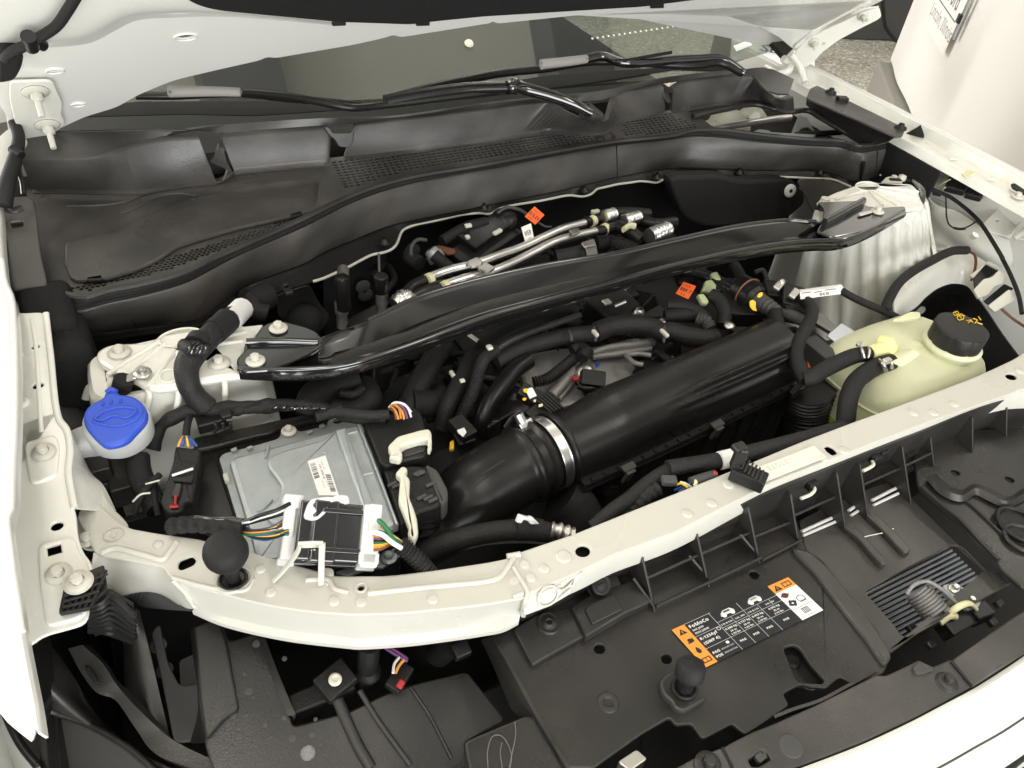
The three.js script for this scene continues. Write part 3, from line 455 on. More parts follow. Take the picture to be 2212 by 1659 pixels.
  part('lower_flange', [loft([upRow, upRow.map((p, i) => p.clone().lerp(fl2[i], 0.5).add(V(0, -0.003, 0))), fl2], { nu: 160, thick: 0.002, linear: true })], 'black plastic', c);
  part('bare_edge', [tube(fl2.filter((_, i) => i > 12 && i % 2 === 0), 0.0022, { n: 240, m: 6 })], 'painted bolt', c, 'thin pale edge of the flange below the cowl');
  for (const q of [E([[375, 425]]), E([[1003, 210]]), E([[1640, 97]]), E([[2095, 15]]), C([[415, 1092]]), C([[925, 1090]]), B([[1740, 862]])]) { const p = hit(q[0], Y(0.945)); part('push_clip', [lathe(p, V(0, 1, 0.1), [[0.0095, 0], [0.0095, 0.0016], [0.005, 0.002], [0.0045, 0.006], [0, 0.007]], 20), cyl(p.clone().add(V(0, 0.004, 0)), V(0, 1, 0), 0.002, 0.002, 0.006, 10)], 'smooth black', c); }
  part('spring_clip', [slab(Y(0.955), D([[1762, 195], [1800, 183], [1840, 235], [1855, 262], [1800, 272], [1775, 232]]), 0.006, { holes: [D([[1792, 222], [1815, 216], [1825, 232], [1802, 238]])] })], 'grey plastic', c);
  // near end flange and far end opening
  part('end_flange', [slab(tilt(1.035, -0.2, 1.02, -0.06), [...A([[20, 1248], [170, 1236], [215, 1262], [245, 1500], [268, 1659]]), ...D([[300, 215], [70, 245], [40, 0], [10, -200]])], 0.006, { r: 0.006, bev: 0.002, holes: [A([[60, 1400], [140, 1390], [150, 1425], [75, 1440]])], hr: 0.003 })], 'cowl plastic', c, 'light grey plastic tab at the near end of the cowl');
  part('tab_clip', [tube(pts(A([[30, 1345, 1.036], [90, 1340, 1.042], [140, 1325, 1.042]])), 0.008)], 'grey plastic', c);
  part('corner_horn', [loft([pts(C([[1390, 880, 1.02], [1480, 835, 1.035], [1555, 795, 1.06]])), pts(C([[1400, 945, 1.005], [1500, 890, 1.02], [1580, 880, 1.03]])), pts(C([[1380, 1075, 0.96], [1440, 1020, 0.97], [1490, 900, 1.0]]))], { nu: 16, nv: 8, thick: 0.003 })], 'black plastic', c);
}
{ // cavity beyond the cowl vent: wiper linkage in the open end
  const k = group('wiper_linkage', car, 'bright wiper linkage rod in the uncovered end of the cowl');
  const sw = XP(0.722, -1);
  part('side_wall', [slab(sw, [[1743, 210], [1936, 294], [1918, 306], [1869, 318], [1790, 272], [1740, 226]].map((q) => hit(q, sw)), 0.004)], 'black plastic', k);
  part('top_flange', [slab(Y(1.064), [[1750, 191], [1765, 184], [1957, 277], [1950, 293], [1936, 295], [1742, 211]], 0.004, { r: 0.003 })], 'cowl plastic', k, 'pinkish grey flange along the far fender');
  part('rim', [tube(pts(C([[120, 735, 1.03], [330, 690, 1.03], [520, 660, 1.03], [640, 690, 1.028], [720, 705, 1.025], [850, 700, 1.02], [930, 745, 1.018], [1200, 905, 1.01]])), 0.0055)], 'grey plastic', k);
  part('rod', [tube(pts(C([[240, 815, 0.99], [480, 775, 0.99], [735, 742, 0.99]])), 0.0075)], 'steel', k);
  part('crank', [slab(Y(0.985), C([[500, 830], [540, 815], [600, 822], [640, 850], [540, 842]]), 0.006), slab(Y(0.975), C([[380, 850], [560, 830], [700, 838], [900, 850], [880, 870], [600, 850]]), 0.006)], 'zinc', k);
  part('motor_cover', [lathe(hit(C([[350, 790]])[0], Y(0.955)), V(0.1, 1, 0), [[0, 0.03], [0.03, 0.027], [0.045, 0.01], [0.05, -0.02]], 24), slab(Y(0.97), C([[160, 770], [280, 730], [370, 715], [430, 740], [480, 760], [250, 800]]), 0.012, { r: 0.006, bev: 0.004 })], 'cream plastic', k);
  part('pivot_boss', [tube(pts(C([[500, 745, 0.99], [520, 735, 1.0]])), 0.009), lathe(hit(C([[500, 720]])[0], Y(0.98)), V(0, 1, 0), [[0, 0.012], [0.02, 0.01], [0.03, 0]], 20)], 'painted bolt', k);
  part('bracket', [slab(plane(hit(C([[840, 800]])[0], Y(0.975)), V(0, 1, 0.6)), C([[790, 730], [840, 740], [890, 830], [850, 800], [810, 810], [770, 850], [740, 850]]), 0.004)], 'cast aluminium', k);
  part('lever', [tube(pts(C([[740, 850, 0.965], [900, 845, 0.965], [1060, 835, 0.97]])), 0.006)], 'smooth black', k);
}
// ---- firewall behind the engine
{
  const f = group('firewall', car, 'black sound-deadened firewall behind the engine');
  part('deadener', [block(V(0, 0.68, -0.335), [1.66, 0.5, 0.03], V(0, 1, 0), V(1, 0, 0), 0.01)], 'felt', f);
  part('upper_sheet', [slab(Z(-0.2), [...D([[1740, 285], [1960, 215], [2020, 340], [2090, 420], [2030, 520], [1980, 560], [1760, 420]])], 0.004, { r: 0.01 })], 'grey plastic', f, 'grey sheet of the firewall above the near strut tower');
  part('upper_sheet', [slab(Z(-0.24), [...D([[2040, 140], [2300, 30], [2450, 0], [2350, 520], [2050, 540]])], 0.004, { r: 0.01 })], 'rubber', f);
  part('grommet', [lathe(hit(D([[1920, 445]])[0], Z(-0.19)), V(-0.2, 0.2, 1), [[0.0, 0.012], [0.022, 0.012], [0.028, 0.0], [0.03, 0.0]], 24)], 'rubber', f);
  for (const q of [E([[255, 758]]), E([[240, 705]])]) part('stud_mark', [lathe(hit(q[0], Z(-0.225)), V(0, 0, 1), [[0, 0.003], [0.011, 0.003], [0.013, 0]], 18)], 'dark grey', f);
  part('deadener_bulge', [slab(Z(-0.17), C([[-40, 1120], [300, 1110], [420, 1150], [760, 1130], [830, 1230], [830, 1290], [700, 1400], [200, 1440], [60, 1380]]), 0.03, { r: 0.03, bev: 0.006 })], 'rubber', f);
  part('washer_clip', [lathe(hit(C([[733, 1205]])[0], Z(-0.165)), V(-0.2, 0.3, 1), [[0.004, 0.004], [0.007, 0.004], [0.0135, 0.002], [0.0135, 0]], 24)], 'pale plastic', f, 'round pale push washer on the black firewall');
  part('sealing_sheet', [slab(plane(hit(C([[850, 1200]])[0], Y(0.93)), V(-0.3, 0.35, 1)), C([[800, 1130], [950, 1130], [1100, 1180], [1000, 1260], [910, 1280], [880, 1340], [830, 1240], [780, 1150]]), 0.004)], 'cowl plastic', f);
}
// ---- the far fender and its apron
{
  const f = group('fender', car, 'creamy white far fender edge with its inner apron');
  const row = (x, y) => [V(x, y, -0.49), V(x, y, -0.2), V(x, y - 0.004, 0.1), V(x - 0.004, y - 0.012, 0.4), V(x - 0.01, y - 0.03, 0.62)];
  part('outer_edge', [loft([row(0.872, 0.99), row(0.868, 1.035), row(0.856, 1.052), row(0.838, 1.055), row(0.83, 1.052)], { nu: 24, nv: 16, thick: 0.002 })], 'outer paint', f);
  part('gutter', [loft([row(0.83, 1.051), row(0.826, 1.034), row(0.808, 1.032), row(0.802, 1.034), row(0.797, 1.038), row(0.778, 1.039), row(0.772, 1.036), row(0.768, 1.02)], { nu: 24, thick: 0.002, crease: 0.35 })], 'white paint', f);
  part('slot', [slab(Y(1.0405), C([[2130, 1160], [2155, 1155], [2230, 1205], [2260, 1235], [2230, 1235], [2140, 1185]]), 0.003, { r: 0.004 })], 'rubber', f);  // dark plate laid on for the unlit slot opening
  for (const c of [C([[1765, 995]]), C([[2000, 1122]])]) part('pressed_tab', [slab(Y(1.041), [[c[0][0] - 7, c[0][1] + 3], [c[0][0] + 2, c[0][1] - 4], [c[0][0] + 11, c[0][1] + 3]], 0.003, { r: 0.001 })], 'white paint', f);
  part('bolt', [boltGeo(hit(C([[2170, 1245]])[0], Y(1.037)), V(0, 1, 0), 0.0055)], 'painted bolt', f);
  for (const c of [C([[990, 588]]), C([[1430, 812]])]) { const p = hit(c[0], Y(1.063)); part('push_clip', [lathe(p, V(0, 1, 0), [[0.012, 0], [0.011, 0.004], [0.006, 0.006], [0.005, 0.01], [0, 0.011]], 18)], 'smooth black', f); }
  part('trim_clip', [block(hit(C([[1063, 630]])[0], Y(1.066)), [0.022, 0.012, 0.016], V(0, 1, 0), V(0.9, 0, 0.4))], 'smooth black', f);
  part('release_tab', [slab(Y(1.045), W([[1290, 345], [1400, 285], [1510, 330], [1400, 395], [1360, 410]]), 0.003)], 'pale yellow', f);
  part('shade_patch', [slab(XP(0.765, -1), [V(0.765, 1.02, -0.16), V(0.765, 1.015, 0.02), V(0.765, 0.93, 0.02), V(0.765, 0.93, -0.16)], 0.006)], 'felt', f, 'dark patch for the shade under the far fender edge');  // flat dark patch in place of the shade under the fender
}
{
  const a = group('inner_apron', car, 'cream painted inner apron between far strut tower and fender');
  const px = (p, x) => p.map((q) => hit(q, XP(x)));
  const py = (p, y) => atY(p, y);
  // shelf that falls from the tower towards the fender, two raised ribs, then the wheel arch edge
  part('apron_sheet', [loft([pts(C([[1300, 1110, 0.955], [1480, 1130, 0.955], [1560, 1180, 0.95], [1640, 1290, 0.93], [1780, 1330, 0.935], [1950, 1440, 0.935], [2212, 1560, 0.93], [2420, 1660, 0.92]])),
    pts(C([[1300, 1180, 0.90], [1500, 1220, 0.90], [1580, 1320, 0.90], [1700, 1420, 0.90], [1850, 1520, 0.90], [2000, 1600, 0.90], [2212, 1720, 0.89], [2420, 1850, 0.88]])),
    pts(C([[1400, 1500, 0.84], [1590, 1520, 0.84], [1620, 1590, 0.84], [1700, 1630, 0.84], [1820, 1660, 0.84], [1950, 1720, 0.84], [2150, 1850, 0.83], [2400, 2000, 0.83]]))], { nu: 60, nv: 14, thick: 0.003 })], 'white paint', a);
  part('pressed_rib', [tube(pts(W([[700, 620, 0.925], [900, 760, 0.925], [1060, 860, 0.925], [1300, 960, 0.925], [1450, 1060, 0.92], [1640, 1250, 0.915], [1900, 1380, 0.91], [2250, 1560, 0.9]])), 0.011, { flat: 0.6 })], 'white paint', a);
  part('pressed_rib', [tube(pts(W([[740, 820, 0.905], [900, 860, 0.905], [1060, 960, 0.905], [1250, 1100, 0.9], [1420, 1250, 0.895], [1600, 1420, 0.89], [1850, 1560, 0.885], [2100, 1690, 0.88]])), 0.010, { flat: 0.6 })], 'white paint', a);
  part('hole_rim', [tube(ring(hit(C([[1655, 1545]])[0], Y(0.86)), 0.026, 0.018, 24, V(0.9, 0, 0.4), V(-0.4, 0, 0.9)), 0.003, { closed: true, n: 40 })], 'white paint', a);
  // triangular bracket sheet below the fender
  part('bracket_sheet', [slab(plane(hit(W([[1900, 1000]])[0], Y(0.965)), V(-0.55, 1, 0.25)), W([[1930, 770], [2060, 830], [2230, 930], [2240, 1330], [1990, 1280], [1600, 1180], [1610, 1080]]), 0.004, { r: 0.003, holes: [W([[1800, 1040], [1822, 1015], [1848, 1040], [1822, 1068]])], hr: 0.002 })], 'white paint', a);
  for (const [p, q] of [[[2000, 1280], [2212, 1040]], [[2060, 1300], [2240, 1170]], [[1440, 1290], [1500, 1250]]]) part('fold', [tube(pts(W([[...p, 0.955], [...q, 0.97]])), 0.006, { flat: 0.5 })], 'white paint', a);
  
  // wheel arch: curved white lip with a black well below
  const arc = F([[1400, 560], [1450, 470], [1520, 390], [1600, 320], [1700, 270], [1800, 245], [1880, 260], [1930, 330]]);
  part('arch_lip', [loft([atY(F([[1380, 420], [1440, 330], [1520, 270], [1620, 215], [1740, 175], [1850, 165], [1920, 200], [1980, 240]]), 0.885), atY(arc, 0.875), atY(F([[1420, 590], [1530, 520], [1600, 450], [1680, 395], [1770, 370], [1850, 385], [1900, 440], [1940, 480]]), 0.84)], { nu: 40, nv: 10, thick: 0.003 })], 'white paint', a);
  const la = atY(F([[1410, 600], [1530, 525], [1600, 455], [1680, 400], [1770, 375], [1850, 390], [1900, 445], [1960, 520], [2080, 700], [2230, 900]]), 0.838);
  part('wheel_well_liner', [loft([la, la.map((p) => V(p.x + 0.01, 0.76, p.z - 0.03)), la.map((p) => V(p.x + 0.03, 0.62, p.z - 0.06)), la.map((p) => V(p.x + 0.05, 0.45, p.z - 0.06))], { nu: 40, nv: 10, thick: 0.003 })], 'black plastic', a, 'black plastic liner of the far wheel well');
  for (const [q, lab] of [[F([[1870, 320], [1985, 225], [2050, 250], [2055, 280], [1975, 240], [1895, 335]]), 0], [F([[1895, 410], [1960, 340], [2010, 330], [2055, 285], [2100, 300], [2080, 370], [2030, 385], [1990, 440], [1925, 465]]), 0], [F([[1985, 510], [2120, 405], [2170, 440], [2160, 470], [2030, 550]]), 0]]) part('bracket', [slab(plane(hit(q[0], Y(0.9)), V(-0.4, 1, 0.5)), q, 0.006, { r: 0.003 })], 'painted bolt', a);
  part('bracket_pad', [slab(plane(hit(F([[1950, 350]])[0], Y(0.893)), V(-0.4, 1, 0.5)), F([[1895, 335], [1975, 245], [2050, 262], [2050, 300], [2000, 330], [1960, 345], [1905, 420]]), 0.004), slab(plane(hit(F([[1950, 350]])[0], Y(0.885)), V(-0.4, 1, 0.5)), F([[1960, 480], [2090, 370], [2150, 400], [2020, 520]]), 0.004)], 'smooth black', a);
  part('rust_wire', [tube(pts(F([[1850, 165, 0.9], [1890, 180, 0.9], [1908, 220, 0.9], [1900, 290, 0.89], [1880, 350, 0.88]])), 0.0025), tube(pts(F([[2060, 520, 0.87], [2140, 590, 0.86], [2230, 650, 0.86]])), 0.0025)], 'wire brown', a);
}
{ // connector and cable below the far fender
  const k = group('wiring_connector', car, 'dusty black wiring connector hanging under the far fender edge');
  const dir = hit(W([[1650, 600]])[0], Y(0.99)).sub(hit(W([[1150, 400]])[0], Y(1.0))).normalize();
  const up = V(-0.5, 1, 0.3);
  part('housing', [block(hit(W([[1220, 520]])[0], Y(0.985)), [0.037, 0.018, 0.032], up, dir, 0.004)], 'black plastic', k);
  part('plug', [block(hit(W([[1490, 620]])[0], Y(0.98)), [0.03, 0.016, 0.03], up, dir, 0.003), ...[0, 1, 2, 3].map((i) => block(hit(W([[1450 + 45 * i, 540 + 25 * i]])[0], Y(0.9885)), [0.002, 0.003, 0.026], up, dir, 0.001))], 'grey plastic', k);
  part('plug_skirt', [block(hit(W([[1460, 850]])[0], Y(0.94)), [0.03, 0.008, 0.036], up, dir, 0.003), block(hit(W([[1560, 790]])[0], Y(0.95)), [0.01, 0.03, 0.012], up, dir, 0.003)], 'black plastic', k);
  part('strap', [tube(pts(W([[1330, 620, 0.98], [1400, 530, 1.0], [1520, 460, 1.012]])), 0.002)], 'smooth black', k);
  part('wire', [tube(pts(W([[930, 590, 0.96], [1000, 500, 0.985], [1130, 430, 1.0]])), 0.0012), tube(pts(W([[960, 600, 0.96], [1040, 560, 0.98], [1100, 520, 0.985]])), 0.0012)], 'pale yellow', k);
  part('wire_end', [lathe(hit(W([[1165, 385]])[0], Y(1.01)), V(0, 1, 0), [[0, 0.004], [0.0045, 0.003], [0.004, 0]], 12)], 'pale plastic', k);
  part('cable', [tube(pts([...W([[230, 440, 0.985], [440, 450, 0.985], [650, 480, 0.98], [820, 560, 0.975], [940, 610, 0.97], [1100, 680, 0.965], [1250, 780, 0.96], [1400, 900, 0.955], [1560, 1060, 0.955], [1740, 1330, 0.95], [1900, 1600, 0.94]]), ...F([[2070, 200, 0.935], [2130, 320, 0.93], [2180, 450, 0.92], [2200, 560, 0.91]])]), 0.0036)], 'rubber', k, 'black cable running down beside the far fender');
  part('cable_branch', [tube(pts(W([[640, 560, 0.975], [760, 580, 0.973], [900, 600, 0.972], [960, 620, 0.97]])), 0.0036)], 'rubber', k);
  part('thin_wire', [tube(pts(W([[1060, 650, 0.965], [1065, 820, 0.945], [1075, 1000, 0.93], [1120, 1110, 0.925], [1220, 1160, 0.925], [1340, 1150, 0.93], [1440, 1100, 0.94], [1530, 1040, 0.952]])), 0.0014), tube(pts(W([[1180, 1150, 0.925], [1260, 1165, 0.925], [1350, 1160, 0.928]])), 0.0026)], 'rubber', k);
  part('cable_clip', [block(hit(W([[930, 640]])[0], Y(0.965)), [0.016, 0.008, 0.01], V(0, 1, 0), dir)], 'smooth black', k);
}
// ---- strut towers
function towerShell(c, hx, hz, top, bot, fl, o = {}) {
  const rows = [], n = 160, ys = o.ys ?? [[0, 0.80], [-0.002, 0.93], [-0.008, 0.985], [-0.02, 1.0], [-0.06, 1.02], [(bot - top) * 0.6, 1.12], [bot - top, 1.25]];
  for (const [dy, s] of ys) { const r = []; for (let i = 0; i <= n; i++) { const t = i / n * Math.PI * 2, e = 0.42, ct = Math.cos(t), st = Math.sin(t); const w = 1 + (dy < -0.004 ? fl : fl * 0.25) * Math.sign(Math.sin(t * (o.k ?? 22))) * Math.pow(Math.abs(Math.sin(t * (o.k ?? 22))), 0.5); r.push(V(c.x + hx * s * w * Math.sign(ct) * Math.pow(Math.abs(ct), e), top + dy, c.z + hz * s * w * Math.sign(st) * Math.pow(Math.abs(st), e))); } rows.push(r); }
  return loft(rows, { nu: n, linear: true, crease: 0.5 });
}
{
  const t = group('strut_tower', car, 'cream painted fluted strut tower at the far fender');
  const topC = new THREE.CatmullRomCurve3(pts(C([[885, 1345, 0.985], [1009, 1378, 0.985], [1160, 1388, 0.985], [1310, 1386, 0.985], [1440, 1372, 0.985], [1540, 1340, 0.985], [1580, 1280, 0.985], [1568, 1200, 0.985], [1500, 1150, 0.985]])));
  const botC = new THREE.CatmullRomCurve3(pts([...F([[700, 600, 0.72], [972, 720, 0.72], [1150, 745, 0.72], [1310, 745, 0.72], [1446, 660, 0.73], [1560, 540, 0.75], [1640, 400, 0.8], [1650, 250, 0.87], [1600, -60, 0.90]])]));
  const topL = topC.getPoints(220), botL = botC.getPoints(220);
  const wallRow = (k, amp, dx) => topL.map((p, i) => { const q = p.clone().lerp(botL[i], k), a = topL[Math.max(0, i - 2)].clone().lerp(botL[Math.max(0, i - 2)], k), b = topL[Math.min(220, i + 2)].clone().lerp(botL[Math.min(220, i + 2)], k), n = V(-(b.z - a.z), 0, b.x - a.x).normalize(); if (n.dot(V(q.x - 0.62, 0, q.z + 0.02)) < 0) n.negate(); const w = Math.sin(i / 220 * 11.5 * Math.PI * 2); return q.addScaledVector(n, dx + amp * Math.sign(w) * Math.pow(Math.abs(w), 0.45) * (i < 205 ? 1 : 0)); });
  part('tower_wall', [loft([topL.map((p) => p.clone().add(V(0, 0.006, 0))), wallRow(0.02, 0.0, 0.002), wallRow(0.05, 0.0035, 0.003), wallRow(0.15, 0.0042, 0.003), wallRow(0.6, 0.0045, 0.003), wallRow(1, 0.0045, 0.003)], { nu: 220, linear: true, crease: 0.5 })], 'white paint', t);
  const tp = Y(0.993), h = hit(C([[1222, 1182]])[0], tp);
  part('tower_cap', [slab(tp, C([[905, 1270], [1020, 1215], [1140, 1172], [1200, 1150], [1290, 1155], [1500, 1160], [1540, 1195], [1560, 1250], [1590, 1310], [1500, 1330], [1300, 1340], [1180, 1300], [1150, 1270], [1000, 1276]]), 0.008, { r: 0.01, bev: 0.003, holes: [ring(h, 0.0235, 0.0155, 28)] })], 'white paint', t);
  part('cap_rim', [tube(ring(h.clone().add(V(0, 0.001, 0)), 0.025, 0.0168, 28), 0.0018, { closed: true, n: 60 })], 'white paint', t);
  part('strut_top', [cyl(V(h.x, 0.92, h.z), V(0, 1, 0), 0.03, 0.03, 0.012), cyl(V(h.x, 0.932, h.z), V(0, 1, 0), 0.009, 0.008, 0.02)], 'rubber', t);
  for (const [p, q] of [[[1240, 1215], [1320, 1300]], [[1290, 1200], [1540, 1260]], [[1300, 1185], [1545, 1215]], [[1190, 1210], [1020, 1262]], [[1265, 1210], [1420, 1300]]]) part('rib', [tube(pts(C([[...p, 0.9945], [...q, 0.9945]])), 0.0032, { flat: 0.7 })], 'white paint', t);
  part('bolt', [boltGeo(hit(C([[1385, 1140]])[0], Y(0.98)), V(0, 1, 0), 0.0062)], 'painted bolt', t);
  part('ground_tab', [slab(Y(0.985), C([[1310, 1150], [1340, 1120], [1370, 1112], [1450, 1135], [1445, 1155]]), 0.004), lathe(hit(C([[1438, 1135]])[0], Y(0.985)), V(0, 1, 0), [[0, 0.01], [0.007, 0.008], [0.008, 0]], 14)], 'painted bolt', t);
  part('stud_nut', [boltGeo(hit(C([[945, 1300]])[0], Y(0.985)), V(0, 1, 0), 0.0062), cyl(hit(C([[945, 1290]])[0], Y(0.985)), V(0, 1, 0), 0.0085, 0.0075, 0.012)], 'painted bolt', t);
}
{
  const t = group('strut_tower', car, 'white painted ribbed strut tower beside the blue washer cap');
  const c = V(-0.603, 0, 0.018);
  part('tower_wall', [towerShell(c, 0.098, 0.05, 0.982, 0.45, 0.012, { k: 9, ys: [[-0.03, 0.7], [-0.002, 0.8], [0, 0.95], [-0.006, 1.0], [-0.02, 1.03], [-0.06, 1.06], [-0.3, 1.12], [-0.53, 1.15]] })], 'white paint', t);
  const tp = Y(0.993), h = hit(D([[1140, 555]])[0], tp);
  part('tower_cap', [slab(tp, D([[600, 640], [690, 590], [940, 580], [1020, 530], [1240, 505], [1350, 500], [1660, 470], [1560, 620], [1530, 700], [1500, 745], [1540, 790], [1400, 800], [1250, 830], [1110, 860], [940, 880], [830, 810], [700, 760], [610, 700]]), 0.012, { r: 0.015, bev: 0.005, holes: [ring(h, 0.023, 0.0145, 28)] })], 'white paint', t);
  part('cap_rim', [tube(ring(h.clone().add(V(0, 0.001, 0)), 0.025, 0.016, 28), 0.0018, { closed: true, n: 60 })], 'white paint', t);
  part('strut_top', [cyl(V(h.x, 0.93, h.z), V(0, 1, 0), 0.03, 0.03, 0.012), cyl(V(h.x, 0.942, h.z), V(0, 1, 0), 0.01, 0.009, 0.018)], 'rubber', t);
  for (const [p, q] of [[[1010, 580], [680, 790]], [[1040, 600], [760, 830]], [[1110, 640], [930, 870]], [[1125, 650], [1120, 860]], [[1350, 560], [1560, 520]], [[1340, 600], [1540, 580]]]) part('rib', [tube(pts(D([[...p, 0.994], [...q, 0.992]])), 0.0034, { flat: 0.8 })], 'white paint', t);
  for (const [p, q] of [[[690, 790], [640, 1000]], [[935, 880], [900, 1100]], [[1118, 860], [1112, 1040]], [[1410, 810], [1420, 1000]]]) { const a = P([...D([p])[0], 0.985]), b = hit(D([q])[0], Z(a.z + 0.012)); part('rib', [tube([a, a.clone().add(V(0, -0.004, 0.006)), b], 0.0038)], 'white paint', t); }
  for (const q of [D([[755, 650]]), D([[1385, 715]])]) { part('washer', [lathe(hit(q[0], Y(0.9935)), V(0, 1, 0), [[0, 0.002], [0.0115, 0.002], [0.0138, 0.001], [0.0138, 0]], 28)], 'painted bolt', t); part('bolt', [boltGeo(hit(q[0], Y(0.9955)), V(0, 1, 0), 0.0062)], 'painted bolt', t); }
  part('bracket_bolt', [boltGeo(hit(D([[900, 778]])[0], Y(1.0)), V(0, 1, 0), 0.0052)], 'steel', t);
  part('ground_lug', [slab(Y(0.999), D([[770, 800], [830, 775], [900, 765], [945, 780], [930, 805], [850, 805], [800, 835], [765, 830]]), 0.004)], 'steel', t);
  part('lug_sleeve', [tube(pts(D([[785, 815, 1.0], [770, 860, 0.99], [765, 900, 0.97]])), 0.011)], 'rubber', t);
  part('flange', [slab(plane(hit(D([[1620, 520]])[0], Y(0.992)), V(0, 1, 0.15)), D([[1480, 490], [1665, 470], [1560, 620], [1530, 690], [1400, 660], [1420, 560]]), 0.004, { r: 0.003 })], 'white paint', t);
  part('oval_stamp', [tube(ring(hit(D([[1065, 795]])[0], Y(0.9945)), 0.009, 0.012, 24), 0.0012, { closed: true, n: 40, m: 6 })], 'white paint', t);
}
// ---- brace bar between the towers
{
  const b = group('strut_brace', car, 'glossy black brace bar spanning the engine bay between the two strut towers');
  const y1 = (a) => pts(a.map(([u, v]) => [u, v, 1.0]));
  const back = spline([...y1([[530, 742], [620, 738], [690, 730], [738, 714], [779, 701], [840, 673], [894, 648], [1003, 614], [1167, 577], [1330, 549], [1460, 519], [1596, 490], [1699, 479], [1752, 482], [1790, 470], [1812, 452]])], 160);
  const front = spline([...y1([[515, 800], [590, 803], [660, 802], [745, 793], [813, 774], [894, 747], [1065, 685], [1180, 653], [1330, 612], [1460, 576], [1596, 545], [1692, 529], [1767, 523], [1821, 521], [1882, 499], [1957, 456]])], 160);
  const prof = [[0.0, -0.02], [0.0, 0.0], [0.05, 0.005], [0.16, 0.005], [0.24, -0.002], [0.36, -0.014], [0.62, -0.014], [0.72, -0.009], [0.84, -0.004], [0.9, 0.003], [0.97, 0.003], [1.0, -0.001], [1.01, -0.014], [0.97, -0.018]];
  const rows = prof.map(([k, dy]) => back.map((p, i) => { const taper = Math.min(1, Math.min(i, 160 - i) / 30 + 0.15); return p.clone().lerp(front[i], k).add(V(0, dy * (k > 1 ? 1 : k < 0.05 ? 1 : taper), 0)); }));
  part('bar', [loft(rows, { nu: 160, linear: true, thick: 0.001, crease: 0.8 })], 'gloss black', b);
  part('rolled_edge', [tube(front.slice(0, 160).filter((_, i) => i % 3 === 0).map((p) => p.clone().add(V(0, 0.0015, -0.002))), 0.0036, { n: 160 })], 'gloss black', b);
  part('rolled_edge', [tube(back.slice(24, 150).filter((_, i) => i % 3 === 0).map((p) => p.clone().add(V(0, 0.004, 0.003))), 0.0036, { n: 160 })], 'gloss black', b);
  part('end_plate', [slab(Y(1.004), D([[1490, 690], [1560, 620], [1665, 470], [1760, 440], [1950, 490], [2010, 520], [2050, 585], [1980, 640], [1700, 760], [1530, 770], [1500, 740]]), 0.006, { r: 0.008, bev: 0.002 })], 'gloss black', b);
  part('end_plate', [slab(Y(1.004), C([[905, 1275], [1000, 1272], [1190, 1265], [1215, 1300], [1300, 1310], [1460, 1300], [1475, 1355], [1250, 1450], [1000, 1500], [900, 1460], [940, 1400], [950, 1320]]), 0.006, { r: 0.008, bev: 0.002 })], 'gloss black', b);
  part('turned_edge', [tube(pts(C([[950, 1410, 1.008], [1050, 1355, 1.01], [1195, 1275, 1.01]])), 0.009, { flat: 0.6 }), tube(pts(D([[1560, 585, 1.006], [1800, 582, 1.006], [2010, 590, 1.004]])), 0.006, { flat: 0.7 })], 'gloss black', b);
  for (const q of [D([[1760, 500]]), D([[1615, 705]]), C([[1285, 1340]])]) { const p = hit(q[0], Y(1.005)); part('bolt', [lathe(p, V(0, 1, 0), [[0, 0.0015], [0.0108, 0.0015], [0.0108, 0]], 24), ...boltGeo(p.clone().add(V(0, 0.001, 0)), V(0, 1, 0), 0.0058)], 'painted bolt', b); }
  part('slot', [slab(Y(1.0085), C([[1165, 1345], [1250, 1325], [1260, 1338], [1180, 1362]]), 0.002, { r: 0.003 })], 'painted bolt', b);
}
// ---- near fender and its bolted rail
{
  const f = group('fender', car, 'bright white near fender edge along the picture\'s border');
  const inner = [...A([[-40, 1100], [-10, 1250], [0, 1500]]), ...D([[10, 60], [30, 200], [70, 300], [90, 500], [95, 800], [90, 1100], [75, 1400], [60, 1640]]), ...G([[40, 60], [60, 300], [95, 560], [130, 800], [170, 1020], [215, 1250], [240, 1425]])];
  const top = inner.map((p, i) => P([...p, 1.055 - 0.045 * Math.max(0, (i - 11) / 7)]));
  const mid = top.map((p) => p.clone().add(V(-0.03, -0.002, 0))), out = top.map((p, i) => p.clone().add(V(-0.075, -0.03 - (i > 14 ? 0.02 * (i - 14) : 0), 0))), dn0 = top.map((p, i) => p.clone().add(V(-0.09, -0.2, 0))), turn = top.map((p) => p.clone().add(V(0.003, -0.014, 0)));
  const tipOut = G([[-150, 1000], [-60, 1130], [60, 1295], [222, 1428]]);
  tipOut.forEach((q, k) => { const i = top.length - 4 + k; out[i] = P([...q, top[i].y - 0.012]); mid[i] = top[i].clone().lerp(out[i], 0.5).add(V(0, 0.003, 0)); dn0[i] = out[i].clone().add(V(-0.006, -0.012, 0)); });
  for (const [i, k] of [[13, 0.04], [12, 0.09], [11, 0.14]]) dn0[i].y = top[i].y - k;
  const dn = dn0;
  part('outer_edge', [loft([turn, top, mid, out, dn], { nu: 80, nv: 16, thick: 0.002 })], 'outer paint', f);
  part('hem', [tube(top.slice(3, 15).map((p) => p.clone().add(V(0, -0.001, 0))), 0.0035)], 'outer paint', f);
}
